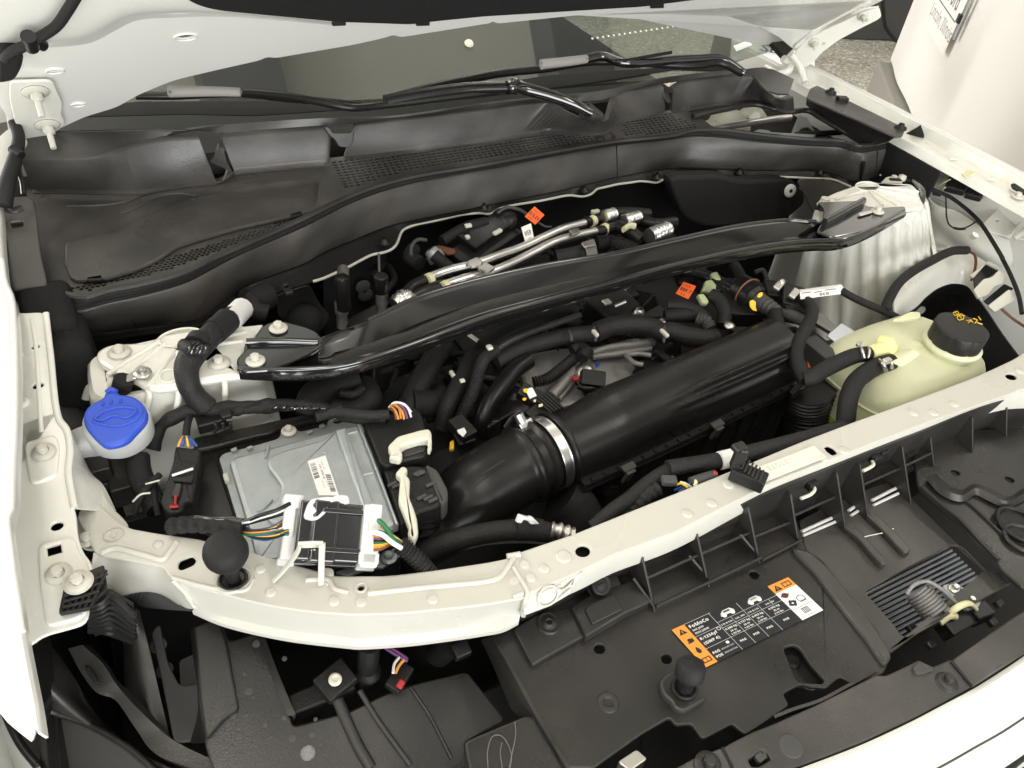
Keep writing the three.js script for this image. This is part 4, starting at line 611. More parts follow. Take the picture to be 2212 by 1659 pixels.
{
  const r = group('fender_rail', car, 'white bolted rail inside the near fender with punched holes');
  const pl = tilt(1.03, -0.08, 0.965, 0.32);
  const c = [...D([[62, 245], [95, 400], [290, 390], [318, 640], [372, 1060], [415, 1125], [440, 1260], [430, 1400], [470, 1640]]), ...G([[480, 60], [490, 190], [520, 290], [585, 370], [570, 560], [555, 745], [400, 790], [270, 822], [155, 912], [110, 600], [60, 200], [40, 0]]), ...D([[75, 1300], [70, 900], [50, 500]])];
  const hole = (q, a, b) => ring(hit(q[0], pl), a, b, 16);
  part('rail_sheet', [slab(pl, c, 0.004, { r: 0.01, bev: 0.0015, holes: [hole(D([[238, 857]]), 0.0055, 0.004), hole(D([[222, 612]]), 0.004, 0.003), hole(G([[358, 130]]), 0.0055, 0.0045), G([[293, 265], [380, 240], [388, 295], [300, 320]]), D([[92, 1125], [108, 1125], [128, 1390], [112, 1395]])] })], 'white paint', r);
  part('pressed_edge', [tube(D([[290, 400], [318, 650], [372, 1068], [418, 1130], [442, 1262], [432, 1400], [470, 1630]]).map((q) => hit(q, lift(pl, 0.001))), 0.0035, { flat: 0.7 })], 'white paint', r);
  part('pressed_groove', [tube(D([[200, 430], [225, 600], [240, 800], [250, 1000], [262, 1150]]).map((q) => hit(q, lift(pl, 0.0006))), 0.0022, { flat: 0.3 }), tube(D([[100, 640], [130, 660], [100, 690]]).map((q) => hit(q, lift(pl, 0.001))), 0.003), tube(D([[90, 920], [165, 960], [110, 1000]]).map((q) => hit(q, lift(pl, 0.001))), 0.0035)], 'white paint', r);
  part('raised_pad', [slab(lift(pl, 0.003), D([[150, 1210], [355, 1165], [375, 1240], [360, 1420], [300, 1450], [190, 1480], [165, 1350]]), 0.005, { r: 0.008, bev: 0.002 })], 'white paint', r);
  part('raised_pad', [slab(lift(pl, 0.003), G([[238, 240], [470, 190], [495, 290], [560, 370], [555, 560], [540, 700], [290, 770], [250, 500]]), 0.005, { r: 0.008, bev: 0.002, holes: [G([[293, 265], [380, 240], [388, 295], [300, 320]])] })], 'white paint', r);
  for (const [q, d] of [[D([[278, 1278]]), 0.0035], [G([[372, 432]]), 0.0035]]) { part('washer', [lathe(hit(q[0], lift(pl, d)), pl.n, [[0, 0.0015], [0.0115, 0.0015], [0.0118, 0]], 26)], 'painted bolt', r); part('bolt', [boltGeo(hit(q[0], lift(pl, d + 0.001)), pl.n, 0.0056)], 'painted bolt', r); }
  part('lower_sheet', [loft([pts(D([[420, 1130, 0.99], [440, 1260, 0.985], [430, 1400, 0.98], [480, 1640, 0.97]])), pts(D([[500, 1300, 0.95], [560, 1420, 0.94], [640, 1500, 0.94], [720, 1659, 0.93]]))], { nu: 20, thick: 0.003 })], 'white paint', r);
  part('front_tab', [slab(plane(hit(G([[200, 700]])[0], Y(0.955)), V(0.35, 1, 0.2)), G([[105, 582], [165, 600], [200, 680], [250, 800], [160, 905], [135, 760]]), 0.003, { r: 0.006 })], 'white paint', r);
}
// ---- radiator support beam across the front
{
  const b = group('radiator_support_beam', car, 'creamy white steel beam crossing the front of the engine bay');
  const pl = Y(0.95);
  const backE = [...U([[2330, 718], [2270, 742]]), ...F([[2212, 808], [2150, 850], [2000, 920], [1860, 980], [1500, 1115], [1130, 1250], [800, 1375], [500, 1500], [130, 1650]]), ...K([[1800, 680], [1250, 935], [1110, 1172], [700, 1310]]).filter((_, i) => i > 1), ...H([[1235, 322], [1150, 335], [1080, 355], [700, 412], [400, 448], [60, 450], [30, 445]])];
  const backL = [...J([[1190, 1555], [1080, 1530], [430, 1340], [0, 1240]]), ...G([[1250, 215], [1000, 180], [830, 150], [760, 110], [700, 60], [640, 0], [590, -70]])];
  const frontE = [...G([[480, 60], [600, 300], [640, 320], [840, 350], [1030, 390], [1060, 440], [1090, 462], [1240, 520], [1400, 560], [1600, 612], [1780, 648], [2000, 678], [2212, 690]]), ...H([[200, 692], [500, 682], [700, 662], [1000, 630], [1180, 600], [1252, 588], [1282, 562], [1450, 490], [1650, 402], [1830, 312], [2212, 172]]), ...F([[600, 1640], [1000, 1482], [1500, 1288], [2150, 1060], [2212, 1032]]), [2270, 862], [2330, 838]];
  const rect = (q) => q;
  const round = (q, a, c) => ring(hit(q[0], pl), a, c ?? a, 18);
  const holes = [G([[1125, 370], [1140, 345], [1215, 318], [1240, 345], [1225, 375], [1150, 408], [1128, 400]]), round(H([[1630, 288]]), 0.0082, 0.007), round(H([[228, 521]]), 0.003, 0.0026),
    round(F([[2132, 958]]), 0.009, 0.0065), F([[948, 1405], [975, 1393], [1010, 1410], [1035, 1435], [1030, 1455], [1000, 1455], [965, 1430]]), round(G([[1475, 465]]), 0.0138, 0.0115)];
  part('beam_top', [slab(pl, [...backE, ...backL, ...frontE], 0.0035, { r: 0.008, bev: 0.0014, holes, hr: 0.0025 })], 'primer paint', b);
  part('dark_beam_backing', [slab(Y(0.932), [...backE, ...backL, ...frontE], 0.012, { r: 0.008 })], 'part and shade black', b);  // added near-black sheet standing for unlit depth under the beam
  // down-turned front flange: upper face, step, lower lip
  const fr = atY([...G([[1090, 462], [1400, 560], [1780, 648], [2212, 690]]), ...H([[200, 692], [500, 682], [700, 662], [1000, 630], [1180, 600], [1252, 588]])], 0.9485);
  const lo = atY([...G([[1225, 655], [1400, 700], [1800, 788], [2212, 838]]), ...H([[200, 845], [500, 820], [700, 800], [1000, 745], [1140, 700], [1235, 690]])], 0.908);
  const lip = atY([...G([[1215, 668], [1400, 745], [1800, 838], [2212, 888]]), ...H([[200, 892], [500, 875], [750, 845], [1000, 808], [1130, 782], [1225, 735]])], 0.902);
  const M_ = (a, c, k) => a.map((p, i) => p.clone().lerp(c[i], k));
  part('front_flange', [loft([fr.map((p) => p.clone().add(V(0, 0.0008, -0.004))), fr, M_(fr, lo, 0.12), M_(fr, lo, 0.96), lo, lip, lip.map((p) => p.clone().add(V(0, -0.006, 0)))], { nu: 90, thick: 0.003, crease: 0.5 })], 'primer paint', b);
  for (const q of [[G([[1380, 655], [1740, 745], [1725, 785], [1370, 690]])], [G([[1830, 768], [2130, 800], [2120, 835], [1845, 805]])], [H([[80, 795], [185, 800], [180, 838], [75, 832]])], [H([[190, 808], [590, 805], [600, 775], [680, 770], [670, 828], [190, 842]])], [H([[690, 790], [1030, 740], [1030, 778], [800, 810], [690, 818]])]]) part('lip_step', [slab(lift(plane(hit(q[0][0], Y(0.906)), V(-0.05, 1, 0.9)), 0.0025), q[0], 0.004, { r: 0.002, bev: 0.001 })], 'primer paint', b);
  // straight half: folded front edge
  const f2 = atY([...H([[1252, 588], [1282, 562], [1450, 490], [1650, 402], [1830, 312], [2212, 172]]), ...F([[600, 1640], [1000, 1482], [1500, 1288], [2150, 1060]]), [2300, 848]], 0.9485);
  part('front_flange', [loft([f2.map((p) => p.clone().add(V(0, 0.0008, -0.004))), f2, f2.map((p) => p.clone().add(V(0, -0.004, 0.002))), f2.map((p) => p.clone().add(V(0, -0.03, 0.003)))], { nu: 60, thick: 0.003, crease: 0.5 })], 'primer paint', b);
  part('rear_flange', [loft([atY(backE, 0.9485).map((p) => p.clone().add(V(0, 0.001, 0.003))), atY(backE, 0.948), atY(backE, 0.948).map((p) => p.clone().add(V(0, -0.035, 0.002)))], { nu: 90, thick: 0.003, linear: true })], 'primer paint', b);
  part('beam_rear_web', [loft([atY(backL, 0.9475), atY(backL, 0.9475).map((p) => p.clone().add(V(0, -0.03, 0.002)))], { nu: 60, thick: 0.003, linear: true })], 'primer paint', b);
  // reinforcing bracket end with its hole
  part('end_bracket', [slab(plane(hit(H([[1400, 600]])[0], Y(0.935)), V(0, 0.45, 1)), H([[1255, 600], [1300, 575], [1640, 415], [1600, 440], [1560, 490], [1555, 560], [1420, 640], [1260, 700]]), 0.004, { r: 0.003, holes: [H([[1480, 520], [1500, 492], [1580, 462], [1570, 500], [1500, 535]])] })], 'primer paint', b, 'pressed end bracket under the beam');
  part('bracket_ring', [tube(ring(hit(H([[1410, 572]])[0], plane(hit(H([[1400, 600]])[0], Y(0.9365)), V(0, 0.45, 1))), 0.0115, 0.011, 30, V(1, 0, 0), V(0, 0.91, -0.41)), 0.0012, { closed: true, n: 50 })], 'primer paint', b);
  // weld dimples
  const dim = (q, r, y = 0.95) => part('weld_dimple', [lathe(hit(q, Y(y)), V(0, 1, 0), [[0, 0.0018], [r * 0.66, 0.0017], [r * 0.9, 0.001], [r, 0]], 22)], 'primer paint', b);
  for (const q of G([[1000, 248], [1645, 402], [1710, 548], [2115, 603]])) dim(q, 0.0055);
  for (const q of H([[58, 603], [228, 608], [680, 590], [1262, 373], [1385, 398], [1300, 455], [1195, 478]])) dim(q, 0.0058);
  dim(H([[1510, 322]])[0], 0.0084);
  for (const q of K([[2115, 945], [1935, 1022]])) dim(q, 0.0062);
  for (const q of F([[2185, 922], [1770, 1130], [1640, 1185], [1510, 1185], [1075, 1425], [945, 1468], [345, 1640]])) dim(q, 0.007);
  // beads and ribs
  part('pressed_bead', [tube(pts(H([[-120, 470, 0.951], [20, 470, 0.951], [60, 525, 0.951], [150, 552, 0.951]])), 0.0028), tube(pts(H([[270, 556, 0.951], [500, 532, 0.951], [800, 502, 0.951], [1020, 480, 0.951], [1100, 455, 0.951], [1150, 400, 0.951], [1185, 345, 0.951], [1200, 310, 0.951]])), 0.003), tube(pts(H([[1150, 325, 0.951], [1235, 310, 0.951]])), 0.0034), tube(ring(hit(H([[228, 521]])[0], Y(0.951)), 0.0055, 0.005, 20), 0.0014, { closed: true })], 'primer paint', b);
  part('pressed_bead', [tube(pts(H([[1190, 390, 0.951], [1240, 470, 0.951], [1280, 545, 0.951], [1265, 600, 0.947], [1255, 695, 0.91]])), 0.0026), tube(pts(H([[1185, 578, 0.951], [1250, 555, 0.951]])), 0.0026)], 'primer paint', b);
  part('pressed_bead', [tube(pts(G([[1090, 455, 0.9505], [1250, 500, 0.9505], [1400, 532, 0.9505], [1460, 542, 0.9505], [1560, 530, 0.9505], [1600, 470, 0.9505]])), 0.0022), tube(pts(G([[1115, 235, 0.951], [1060, 310, 0.951], [1030, 340, 0.951], [900, 310, 0.951], [720, 272, 0.951], [640, 300, 0.951]])), 0.003), tube(pts(G([[1090, 470, 0.95], [1180, 560, 0.93], [1240, 640, 0.91], [1330, 655, 0.905]])), 0.0025)], 'primer paint', b);
  part('hole_collar', [tube(ring(hit(G([[1478, 468]])[0], Y(0.951)), 0.0168, 0.0142, 26), 0.0016, { closed: true, n: 44, m: 6 })], 'primer paint', b);
  // bracket that carries the connector
  const br = plane(hit(J([[980, 1290]])[0], Y(0.99)), V(-0.05, 0.35, 1));
  part('connector_bracket', [tube(pts(J([[872, 1272, 1.0], [980, 1266, 1.0], [1090, 1266, 1.0]])), 0.0026, { flat: 0.6 }), tube(pts(J([[885, 1275, 1.0], [870, 1330, 0.992], [760, 1480, 0.968], [645, 1600, 0.952]])), 0.0034, { flat: 0.45 }), tube(pts(J([[1082, 1270, 1.0], [1076, 1420, 0.98], [1072, 1635, 0.952]])), 0.0032, { flat: 0.45 }), slab(br, J([[880, 1275], [1085, 1270], [1080, 1325], [1045, 1310], [890, 1315]]), 0.002)], 'primer paint', b, 'white sheet bracket holding the wiring connector');
  part('bracket_tab', [slab(Y(0.952), J([[1095, 1475], [1180, 1490], [1185, 1550], [1130, 1560], [1140, 1640], [1090, 1620]]), 0.004)], 'primer paint', b);
  part('bracket_plug', [block(hit(J([[960, 1365]])[0], Y(0.97)), [0.016, 0.012, 0.009], V(0, 0.8, 0.6)), block(hit(J([[1000, 1340]])[0], Y(0.975)), [0.007, 0.014, 0.007], V(0, 0.8, 0.6))], 'pale plastic', b);
  // stamped lettering
  const st = canvasTex(512, 128, (x) => { x.fillStyle = '#e2dfd3'; x.fillRect(0, 0, 512, 128); x.fillStyle = '#c4c0b0'; x.font = '60px monospace'; x.fillText('31078', 250, 110); x.font = '34px sans-serif'; x.fillText('Ø Km-', 10, 40); });
  const s0 = hit(F([[640, 1470]])[0], Y(0.9525)), sx = hit(F([[790, 1425]])[0], Y(0.9525));
  // (the stamping reads upside down from the front of the car)
  const ax = V(1, 0, 0), az = V(0, 0, 1), sc = hit(F([[740, 1510]])[0], Y(0.9522));
  part('stamped_number', [sheet(sc.clone().addScaledVector(ax, 0.05).addScaledVector(az, 0.010), sc.clone().addScaledVector(ax, -0.05).addScaledVector(az, 0.010), sc.clone().addScaledVector(ax, -0.05).addScaledVector(az, -0.012), sc.clone().addScaledVector(ax, 0.05).addScaledVector(az, -0.012))], printed('stamp', st, 0.4), b);
  // near corner: sheet that falls away from the beam to the rail
  part('corner_sheet', [loft([pts(G([[590, 300, 0.948], [700, 290, 0.947], [840, 340, 0.947], [1030, 385, 0.948], [1095, 470, 0.946], [1225, 655, 0.915]])), pts(G([[585, 400, 0.935], [640, 420, 0.925], [760, 450, 0.92], [900, 470, 0.92], [1040, 530, 0.915], [1180, 650, 0.905]])), pts(G([[640, 520, 0.91], [690, 540, 0.9], [760, 560, 0.895], [900, 540, 0.895], [1010, 555, 0.895], [1130, 625, 0.893]])), pts(G([[690, 560, 0.89], [735, 595, 0.87], [790, 560, 0.87], [900, 542, 0.87], [1010, 560, 0.875], [1130, 630, 0.885]]))], { nu: 44, nv: 18, thick: 0.003 })], 'primer paint', b);
  part('corner_web', [loft([pts(G([[640, 590, 0.86], [780, 570, 0.865], [900, 545, 0.868], [1010, 560, 0.873], [1210, 660, 0.88]])), pts(G([[640, 590, 0.80], [790, 575, 0.81], [900, 640, 0.82], [1010, 655, 0.83], [1210, 670, 0.86]]))], { nu: 24, thick: 0.003 })], 'dark grey', b);
  part('data_mark', [tube(ring(hit(G([[715, 178]])[0], Y(0.9515)), 0.0095, 0.0085, 28), 0.0005, { closed: true, n: 48, m: 6 }), ...[[690, 165], [722, 155], [740, 180], [705, 195], [728, 205]].map((q) => lathe(hit(G([q])[0], Y(0.95)), V(0, 1, 0), [[0, 0.0008], [0.0016, 0.0006], [0.0018, 0]], 10))], 'painted bolt', b);
  part('mount_sheet', [slab(tilt(0.95, 0.12, 0.935, 0.3), [...D([[500, 1390], [560, 1450], [640, 1500], [690, 1580], [720, 1640]]), ...G([[760, 60], [830, 140], [620, 280], [520, 280], [490, 180], [480, 60], [550, 10], [600, 0]]), ...D([[500, 1600], [470, 1460]])], 0.004, { r: 0.01, bev: 0.0015, holes: [D([[495, 1470], [515, 1465], [535, 1530], [530, 1550], [505, 1540]]), D([[600, 1525], [630, 1515], [650, 1540], [625, 1565]])], hr: 0.003 })], 'primer paint', b);
  part('dark_blocker', [block(V(-0.6, 0.65, 0.125), [0.3, 0.4, 0.01])], 'black plastic', b);  // added black sheet hiding the pale tower foot below the beam
  part('bolt', [boltGeo(hit(G([[548, 215]])[0], Y(0.947)), V(0, 1, 0.1), 0.005)], 'painted bolt', b);
}
{ // rubber bump stop
  const s = group('bump_stop', car, 'black round rubber bump stop standing on the white beam');
  const base = hit(G([[1475, 470]])[0], Y(0.952)), head = hit(G([[1428, 300]])[0], Y(1.002));
  const ax = head.clone().sub(base).normalize();
  part('socket', [lathe(base, V(0, 1, 0), [[0.0, 0.001], [0.0105, 0.001], [0.0138, 0.003], [0.013, 0.0045], [0.011, 0.004], [0.0105, -0.008], [0, -0.008]], 32)], 'smooth black', s);
  part('stem', [tube([base.clone().add(V(0, -0.004, 0)), base.clone().lerp(head, 0.75)], 0.0068)], 'black plastic', s);
  part('knob', [lathe(head, ax, [[0, -0.0155], [0.0085, -0.0155], [0.014, -0.014], [0.018, -0.0085], [0.02, -0.003], [0.0204, 0.003], [0.0193, 0.0085], [0.017, 0.0125], [0.012, 0.0155], [0.006, 0.0165], [0, 0.0168]], 40)], 'rubber', s);
}
{ // headlamp mounting bracket on the near rail
  const k = group('headlamp_bracket', car, 'black ribbed plastic bracket bolted to the near rail');
  const pl = tilt(0.976, 0.3, 0.966, 0.42), q = G([[485, 440], [655, 372], [680, 530], [600, 600], [565, 655], [375, 690], [370, 660], [400, 520]]);
  part('plate', [slab(pl, q, 0.004, { r: 0.002 })], 'black plastic', k);
  const [a, b] = basis(pl), c0 = hit(G([[520, 560]])[0], pl);
  const bars = []; for (let i = 0; i < 5; i++) { const f = i / 4; const p1 = G([[390 + 25 * f, 680 - 140 * f + 0]])[0], p2 = G([[570 + 110 * f, 650 - 220 * f]])[0]; bars.push(tube([hit(p1, lift(pl, 0.006)), hit(p2, lift(pl, 0.004))], 0.0016, { m: 6 })); }
  for (let i = 0; i < 6; i++) { const f = i / 5; bars.push(tube([hit(G([[385 + 185 * f, 685 - 40 * f]])[0], lift(pl, 0.004)), hit(G([[430 + 240 * f, 520 - 110 * f]])[0], lift(pl, 0.004))], 0.0016, { m: 6 })); }
  part('lattice', bars, 'black plastic', k);
  part('washer', [lathe(hit(G([[495, 485]])[0], lift(pl, 0.008)), pl.n, [[0, 0.002], [0.0122, 0.002], [0.0128, 0.0]], 28)], 'painted bolt', k);
  part('bolt', [boltGeo(hit(G([[495, 482]])[0], lift(pl, 0.0095)), pl.n, 0.0058)], 'painted bolt', k);
  const rb = []; for (let i = 0; i < 8; i++) rb.push(tube(pts(G([[565, 640 + 22 * i, 0.95 - 0.012 * i], [640, 615 + 26 * i, 0.955 - 0.012 * i], [690, 570 + 34 * i, 0.955 - 0.012 * i], [850, 700 + 24 * i, 0.92 - 0.012 * i]])), 0.003, { m: 6 }));
  part('rib_stack', [...rb, loft([pts(G([[565, 650, 0.945], [640, 600, 0.95], [690, 545, 0.95], [840, 640, 0.92]])), pts(G([[600, 830, 0.87], [680, 800, 0.87], [760, 820, 0.86], [850, 870, 0.83]]))], { nu: 12, thick: 0.004, linear: true })], 'black plastic', k);
  part('arm', [loft([pts(G([[430, 905, 0.85], [520, 882, 0.855]])), pts(G([[520, 1070, 0.845], [650, 1000, 0.85]])), pts(G([[615, 1185, 0.84], [720, 1110, 0.845]])), pts(G([[720, 1225, 0.835], [800, 1210, 0.838]])), pts(G([[850, 1400, 0.825], [970, 1380, 0.828]])), pts(G([[970, 1560, 0.82], [1090, 1480, 0.822]])), pts(G([[1200, 1659, 0.815], [1330, 1600, 0.815]])), pts(G([[1500, 1760, 0.81], [1560, 1690, 0.81]]))], { nu: 6, nv: 60, thick: 0.012 })], 'grey plastic', k, 'long grey plastic arm running down from the bracket');
  part('arm_slot_shade', [slab(Y(0.8515), G([[530, 1005], [560, 1010], [620, 1090], [622, 1140], [600, 1142], [540, 1060]]), 0.002, { r: 0.003 })], 'black plastic', k);  // dark plate drawn for the shaded recess in the arm
  const th = []; for (let i = 0; i < 9; i++) { const f = i / 8; th.push(block(hit(G([[548 + 58 * f, 1035 + 90 * f]])[0], Y(0.8525)), [0.006, 0.0015, 0.001], V(0, 1, 0), V(1, 0, 0.2), 0.0005)); }
  part('serration', th, 'grey plastic', k);
}
{ // pipe clip standing behind the beam
  const c = group('hose_clip', car, 'black stepped plastic clip on the rear edge of the white beam');
  const dir = hit(F([[560, 1620]])[0], Y(0.96)).sub(hit(F([[360, 1540]])[0], Y(0.96))).normalize();
  part('foot', [block(hit(F([[470, 1590]])[0], Y(0.963)), [0.04, 0.018, 0.021], V(0, 1, 0), V(0.55, 0, 0.83), 0.002)], 'black plastic', c);
  part('tread', [...Array(7)].map((_, i) => block(hit(F([[420 + 22 * i, 1490 + 16 * i]])[0], Y(0.979 - 0.001 * i)), [0.0024, 0.003, 0.02], V(0, 1, 0), V(0.55, 0, 0.83), 0.0008)), 'grey plastic', c);
  part('post', [block(hit(F([[410, 1470]])[0], Y(0.985)), [0.013, 0.032, 0.011], V(0, 1, 0), V(0.8, 0, 0.5)), block(hit(F([[412, 1408]])[0], Y(1.0)), [0.016, 0.008, 0.012])], 'grey plastic', c);
}
// ---- grille-opening cover: dark plastic plate with gussets, sticker, latch well
{
  const g = group('radiator_cover', car, 'dark grey plastic cover plate between the white beam and the front bumper');
  const y0 = 0.88, pl = Y(y0);
  const left = [...H([[1130, 690], [1260, 660], [1500, 560]]), ...H([[1830, 300], [2212, 160]]), ...Q([[0, 480], [170, 640], [290, 1000], [420, 1130]]), ...I([[930, 345], [1290, 800], [1370, 950], [1330, 1060], [1130, 1130], [1050, 1085], [960, 1160], [800, 1132], [690, 1190], [730, 1260], [650, 1320], [450, 1450], [370, 1380], [180, 1480], [110, 1380], [10, 1390]]), ...H([[2180, 1340], [2010, 1440], [1700, 1659], [1520, 1659], [1330, 1330], [1060, 830]])];
  const rnd8 = (q, r, y = y0) => ring(hit(q[0], Y(y)), r, r * 0.9, 16);
  part('cover_plate', [slab(pl, left, 0.005, { r: 0.004, bev: 0.0015, holes: [rnd8(H([[1735, 905]]), 0.0058), rnd8(H([[2160, 970]]), 0.0058), rnd8(O([[1155, 275]]), 0.0058), I([[690, 900], [760, 880], [800, 905], [860, 1000], [960, 1115], [880, 1150], [770, 1105]])], hr: 0.004 })], 'grey plastic', g);
  // back wall under the beam
  const wb = [...H([[1290, 590], [1450, 520], [1830, 340], [2212, 190]]), ...Q([[0, 520], [400, 360], [800, 190], [1240, 20]]), [2080, 905], [2300, 825]];
  part('rear_wall', [loft([atY(wb, 0.94).map((p) => p.add(V(0, 0, -0.006))), atY(wb, 0.94).map((p) => V(p.x, 0.88, p.z - 0.008)), atY(wb, 0.94).map((p) => V(p.x, 0.84, p.z - 0.008))], { nu: 40, thick: 0.004, linear: true })], 'grey plastic', g);
  // gussets
  const gus = [[[1386, 1194], [1433, 1345]], [[1504, 1143], [1552, 1290]], [[1617, 1095], [1661, 1236]], [[1709, 1067], [1743, 1189]], [[1809, 1023], [1843, 1143]], [[1859, 1004], [1892, 1118]], [[1950, 965], [1984, 1077]], [[2011, 945], [2038, 1030]], [[2102, 902], [2116, 994]], [[2176, 880], [2189, 960]]];
  const foot = [];
  gus.forEach(([a, b]) => {
    const f = P([...b, y0 + 0.001]), t = hit(a, XP(f.x));
    foot.push([f, t]);
    part('gusset', [slab(plane(V(f.x + 0.0014, 0, 0), V(1, 0, 0)), [V(f.x, Math.min(t.y, 0.944), t.z), V(f.x, 0.862, f.z), V(f.x, 0.862, t.z - 0.01), V(f.x, Math.min(t.y, 0.944), t.z - 0.01)], 0.0028, { r: 0.0015, bev: 0.0006 })], 'grey plastic', g);
  });
  // low cross ribs and steps between the first gussets
  const cross = (i, za, zb, h) => { const [f1, t1] = foot[i], [f2, t2] = foot[i + 1]; for (const k of [za, zb]) part('cross_rib', [tube([V(f1.x, y0 + h * (1 - k), t1.z + (f1.z - t1.z) * k), V(f2.x, y0 + h * (1 - k), t2.z + (f2.z - t2.z) * k)], 0.0022, { m: 8 })], 'grey plastic', g); };
  cross(0, 0.25, 0.72, 0.03); cross(1, 0.25, 0.72, 0.03); cross(2, 0.3, 0.75, 0.02);
  for (const i of [3, 5, 6]) { const [f1, t1] = foot[i], [f2, t2] = foot[i + 1]; part('cross_rib', [tube([V(f1.x, 0.9, t1.z + 0.012), V(f2.x, 0.9, t2.z + 0.012)], 0.002, { m: 8 })], 'grey plastic', g); }
  for (const [a, b] of [[H([[1950, 460]]), H([[2080, 640]])], [I([[95, 315]]), I([[205, 440]])], [I([[418, 180]]), I([[520, 300]])]]) part('slant_rib', [tube([P([...a[0], 0.905]), P([...b[0], 0.885])], 0.002, { m: 8 })], 'grey plastic', g);
  // stepped corner of the plate beside the white beam's bracket
  part('raised_step', [slab(Y(y0 + 0.014), H([[1555, 640], [1690, 560], [1950, 470], [2060, 610], [1900, 680], [1650, 830]]), 0.014, { r: 0.004, bev: 0.0018 })], 'grey plastic', g);
  part('sunk_panel', [slab(Y(y0 + 0.0165), H([[1640, 655], [1700, 610], [1830, 560], [1885, 655], [1690, 752]]), 0.003, { r: 0.003 })], 'grey plastic', g);
  part('raised_step', [slab(Y(y0 + 0.008), H([[1190, 780], [1330, 690], [1560, 640], [1660, 815], [1310, 1010]]), 0.008, { r: 0.004, bev: 0.0018 })], 'grey plastic', g);
  part('boss', [lathe(hit(H([[1415, 745]])[0], Y(y0 + 0.008)), V(0, 1, 0), [[0.0025, 0.002], [0.003, 0.004], [0.0052, 0.0035], [0.006, 0.001], [0.0105, 0.001], [0.0115, 0.002], [0.0128, 0.0015], [0.0135, 0]], 32)], 'grey plastic', g);
  part('twist_fastener', [lathe(hit(H([[1745, 500]])[0], Y(0.905)), V(0, 0.8, 0.6), [[0, 0.0035], [0.0055, 0.0035], [0.006, 0.002], [0.008, 0.002], [0.01, 0.0035], [0.0115, 0.002], [0.012, 0]], 32), block(hit(H([[1745, 500]])[0], Y(0.909)), [0.008, 0.002, 0.0024], V(0, 0.8, 0.6))], 'black plastic', g);
  part('fastener_base', [block(hit(H([[1770, 540]])[0], Y(0.886)), [0.04, 0.01, 0.024], V(0, 1, 0.3))], 'black plastic', g);
  part('drill_boss', [lathe(hit(H([[1790, 1245]])[0], pl), V(0, 1, 0), [[0, -0.003], [0.003, -0.003], [0.0042, 0.0008], [0.007, 0.001], [0.0092, 0.0016], [0.0105, 0.0008], [0.011, 0]], 32)], 'grey plastic', g);
  // sloped side and low ducts on the blue-cap side
  part('plate_side', [loft([pts(H([[1050, 830, 0.882], [1130, 960, 0.882], [1330, 1330, 0.882], [1530, 1670, 0.882]])), pts(H([[985, 850, 0.86], [1060, 1010, 0.845], [1180, 1300, 0.84], [1300, 1340, 0.835]]))], { nu: 16, thick: 0.004, linear: true })], 'grey plastic', g);
  part('pocket_box', [slab(Y(0.876), H([[880, 1505], [900, 1480], [1270, 1325], [1330, 1330], [1530, 1680], [1500, 1800], [940, 1800], [890, 1580]]), 0.03, { r: 0.006, bev: 0.003 })], 'grey plastic', g, 'lower scratched plastic pocket of the cover');
  part('chalk_scratch', [tube(pts(H([[1030, 1659, 0.8775], [1028, 1550, 0.8775], [1060, 1460, 0.8775], [1110, 1455, 0.8775], [1150, 1500, 0.8775], [1178, 1580, 0.8775], [1170, 1659, 0.8775]])), 0.0005, { m: 4 }), tube(pts(H([[1120, 1659, 0.8775], [1108, 1560, 0.8775], [1118, 1500, 0.8775]])), 0.0005, { m: 4 }), tube(pts(H([[1200, 1370, 0.8775], [1205, 1450, 0.8775], [1175, 1600, 0.8775], [1165, 1659, 0.8775]])), 0.0005, { m: 4 })], 'cast aluminium', g);
  // centre trough
  const tr = Y(0.866);
  const well = I([[1205, 545], [1450, 410], [1740, 255], [1780, 250], [1830, 270], [1950, 395], [2030, 490], [1900, 580], [1640, 740], [1470, 828], [1440, 820], [1390, 750]]);
  const slots = [Q([[245, 835], [255, 870], [545, 745], [555, 720], [540, 700]]), Q([[660, 650], [680, 690], [745, 650], [740, 615], [720, 608]]), Q([[865, 560], [880, 600], [1100, 495], [1115, 470], [1095, 440]])];
  part('trough', [slab(tr, [...Q([[225, 740], [480, 600], [840, 450], [1090, 370], [1250, 570], [1560, 880], [1760, 1060], [1900, 1190], [2000, 1180], [2090, 1285]]), ...I([[2130, 492], [1930, 605], [1640, 735], [1365, 940], [1300, 840], [1290, 800], [930, 345], [830, 280]])], 0.004, { r: 0.004, bev: 0.0012, holes: [well, ...slots], hr: 0.006 })], 'satin grey', g, 'lighter middle panel around the hood latch opening');
  part('trough_edge', [slab(Y(0.885), I([[745, 262], [860, 285], [960, 370], [1140, 600], [1290, 790], [1385, 955], [1335, 1020], [1230, 865], [1050, 630], [890, 430], [760, 300]]), 0.02, { r: 0.006, bev: 0.003 })], 'satin grey', g);
  part('pocket_floor', [slab(Y(0.862), I([[640, 850], [820, 850], [1000, 1150], [760, 1150]]), 0.004)], 'grey plastic', g);
  part('pocket_hole', [lathe(hit(I([[750, 985]])[0], Y(0.863)), V(0, 1, 0), [[0, 0.001], [0.004, 0.001], [0.007, 0.0025], [0.009, 0]], 16)], 'black plastic', g);
  // finger-shaped louvres and bright slots
  for (const q of [Q([[620, 790], [750, 900], [880, 1050], [960, 1125], [1000, 1120], [1000, 1085], [860, 930], [700, 770], [600, 700]]), Q([[830, 700], [960, 820], [1080, 950], [1150, 1020], [1200, 1025], [1215, 990], [1120, 870], [960, 720], [800, 620]])]) part('louvre', [slab(Y(0.8745), q, 0.0085, { r: 0.004, bev: 0.002 })], 'satin grey', g);
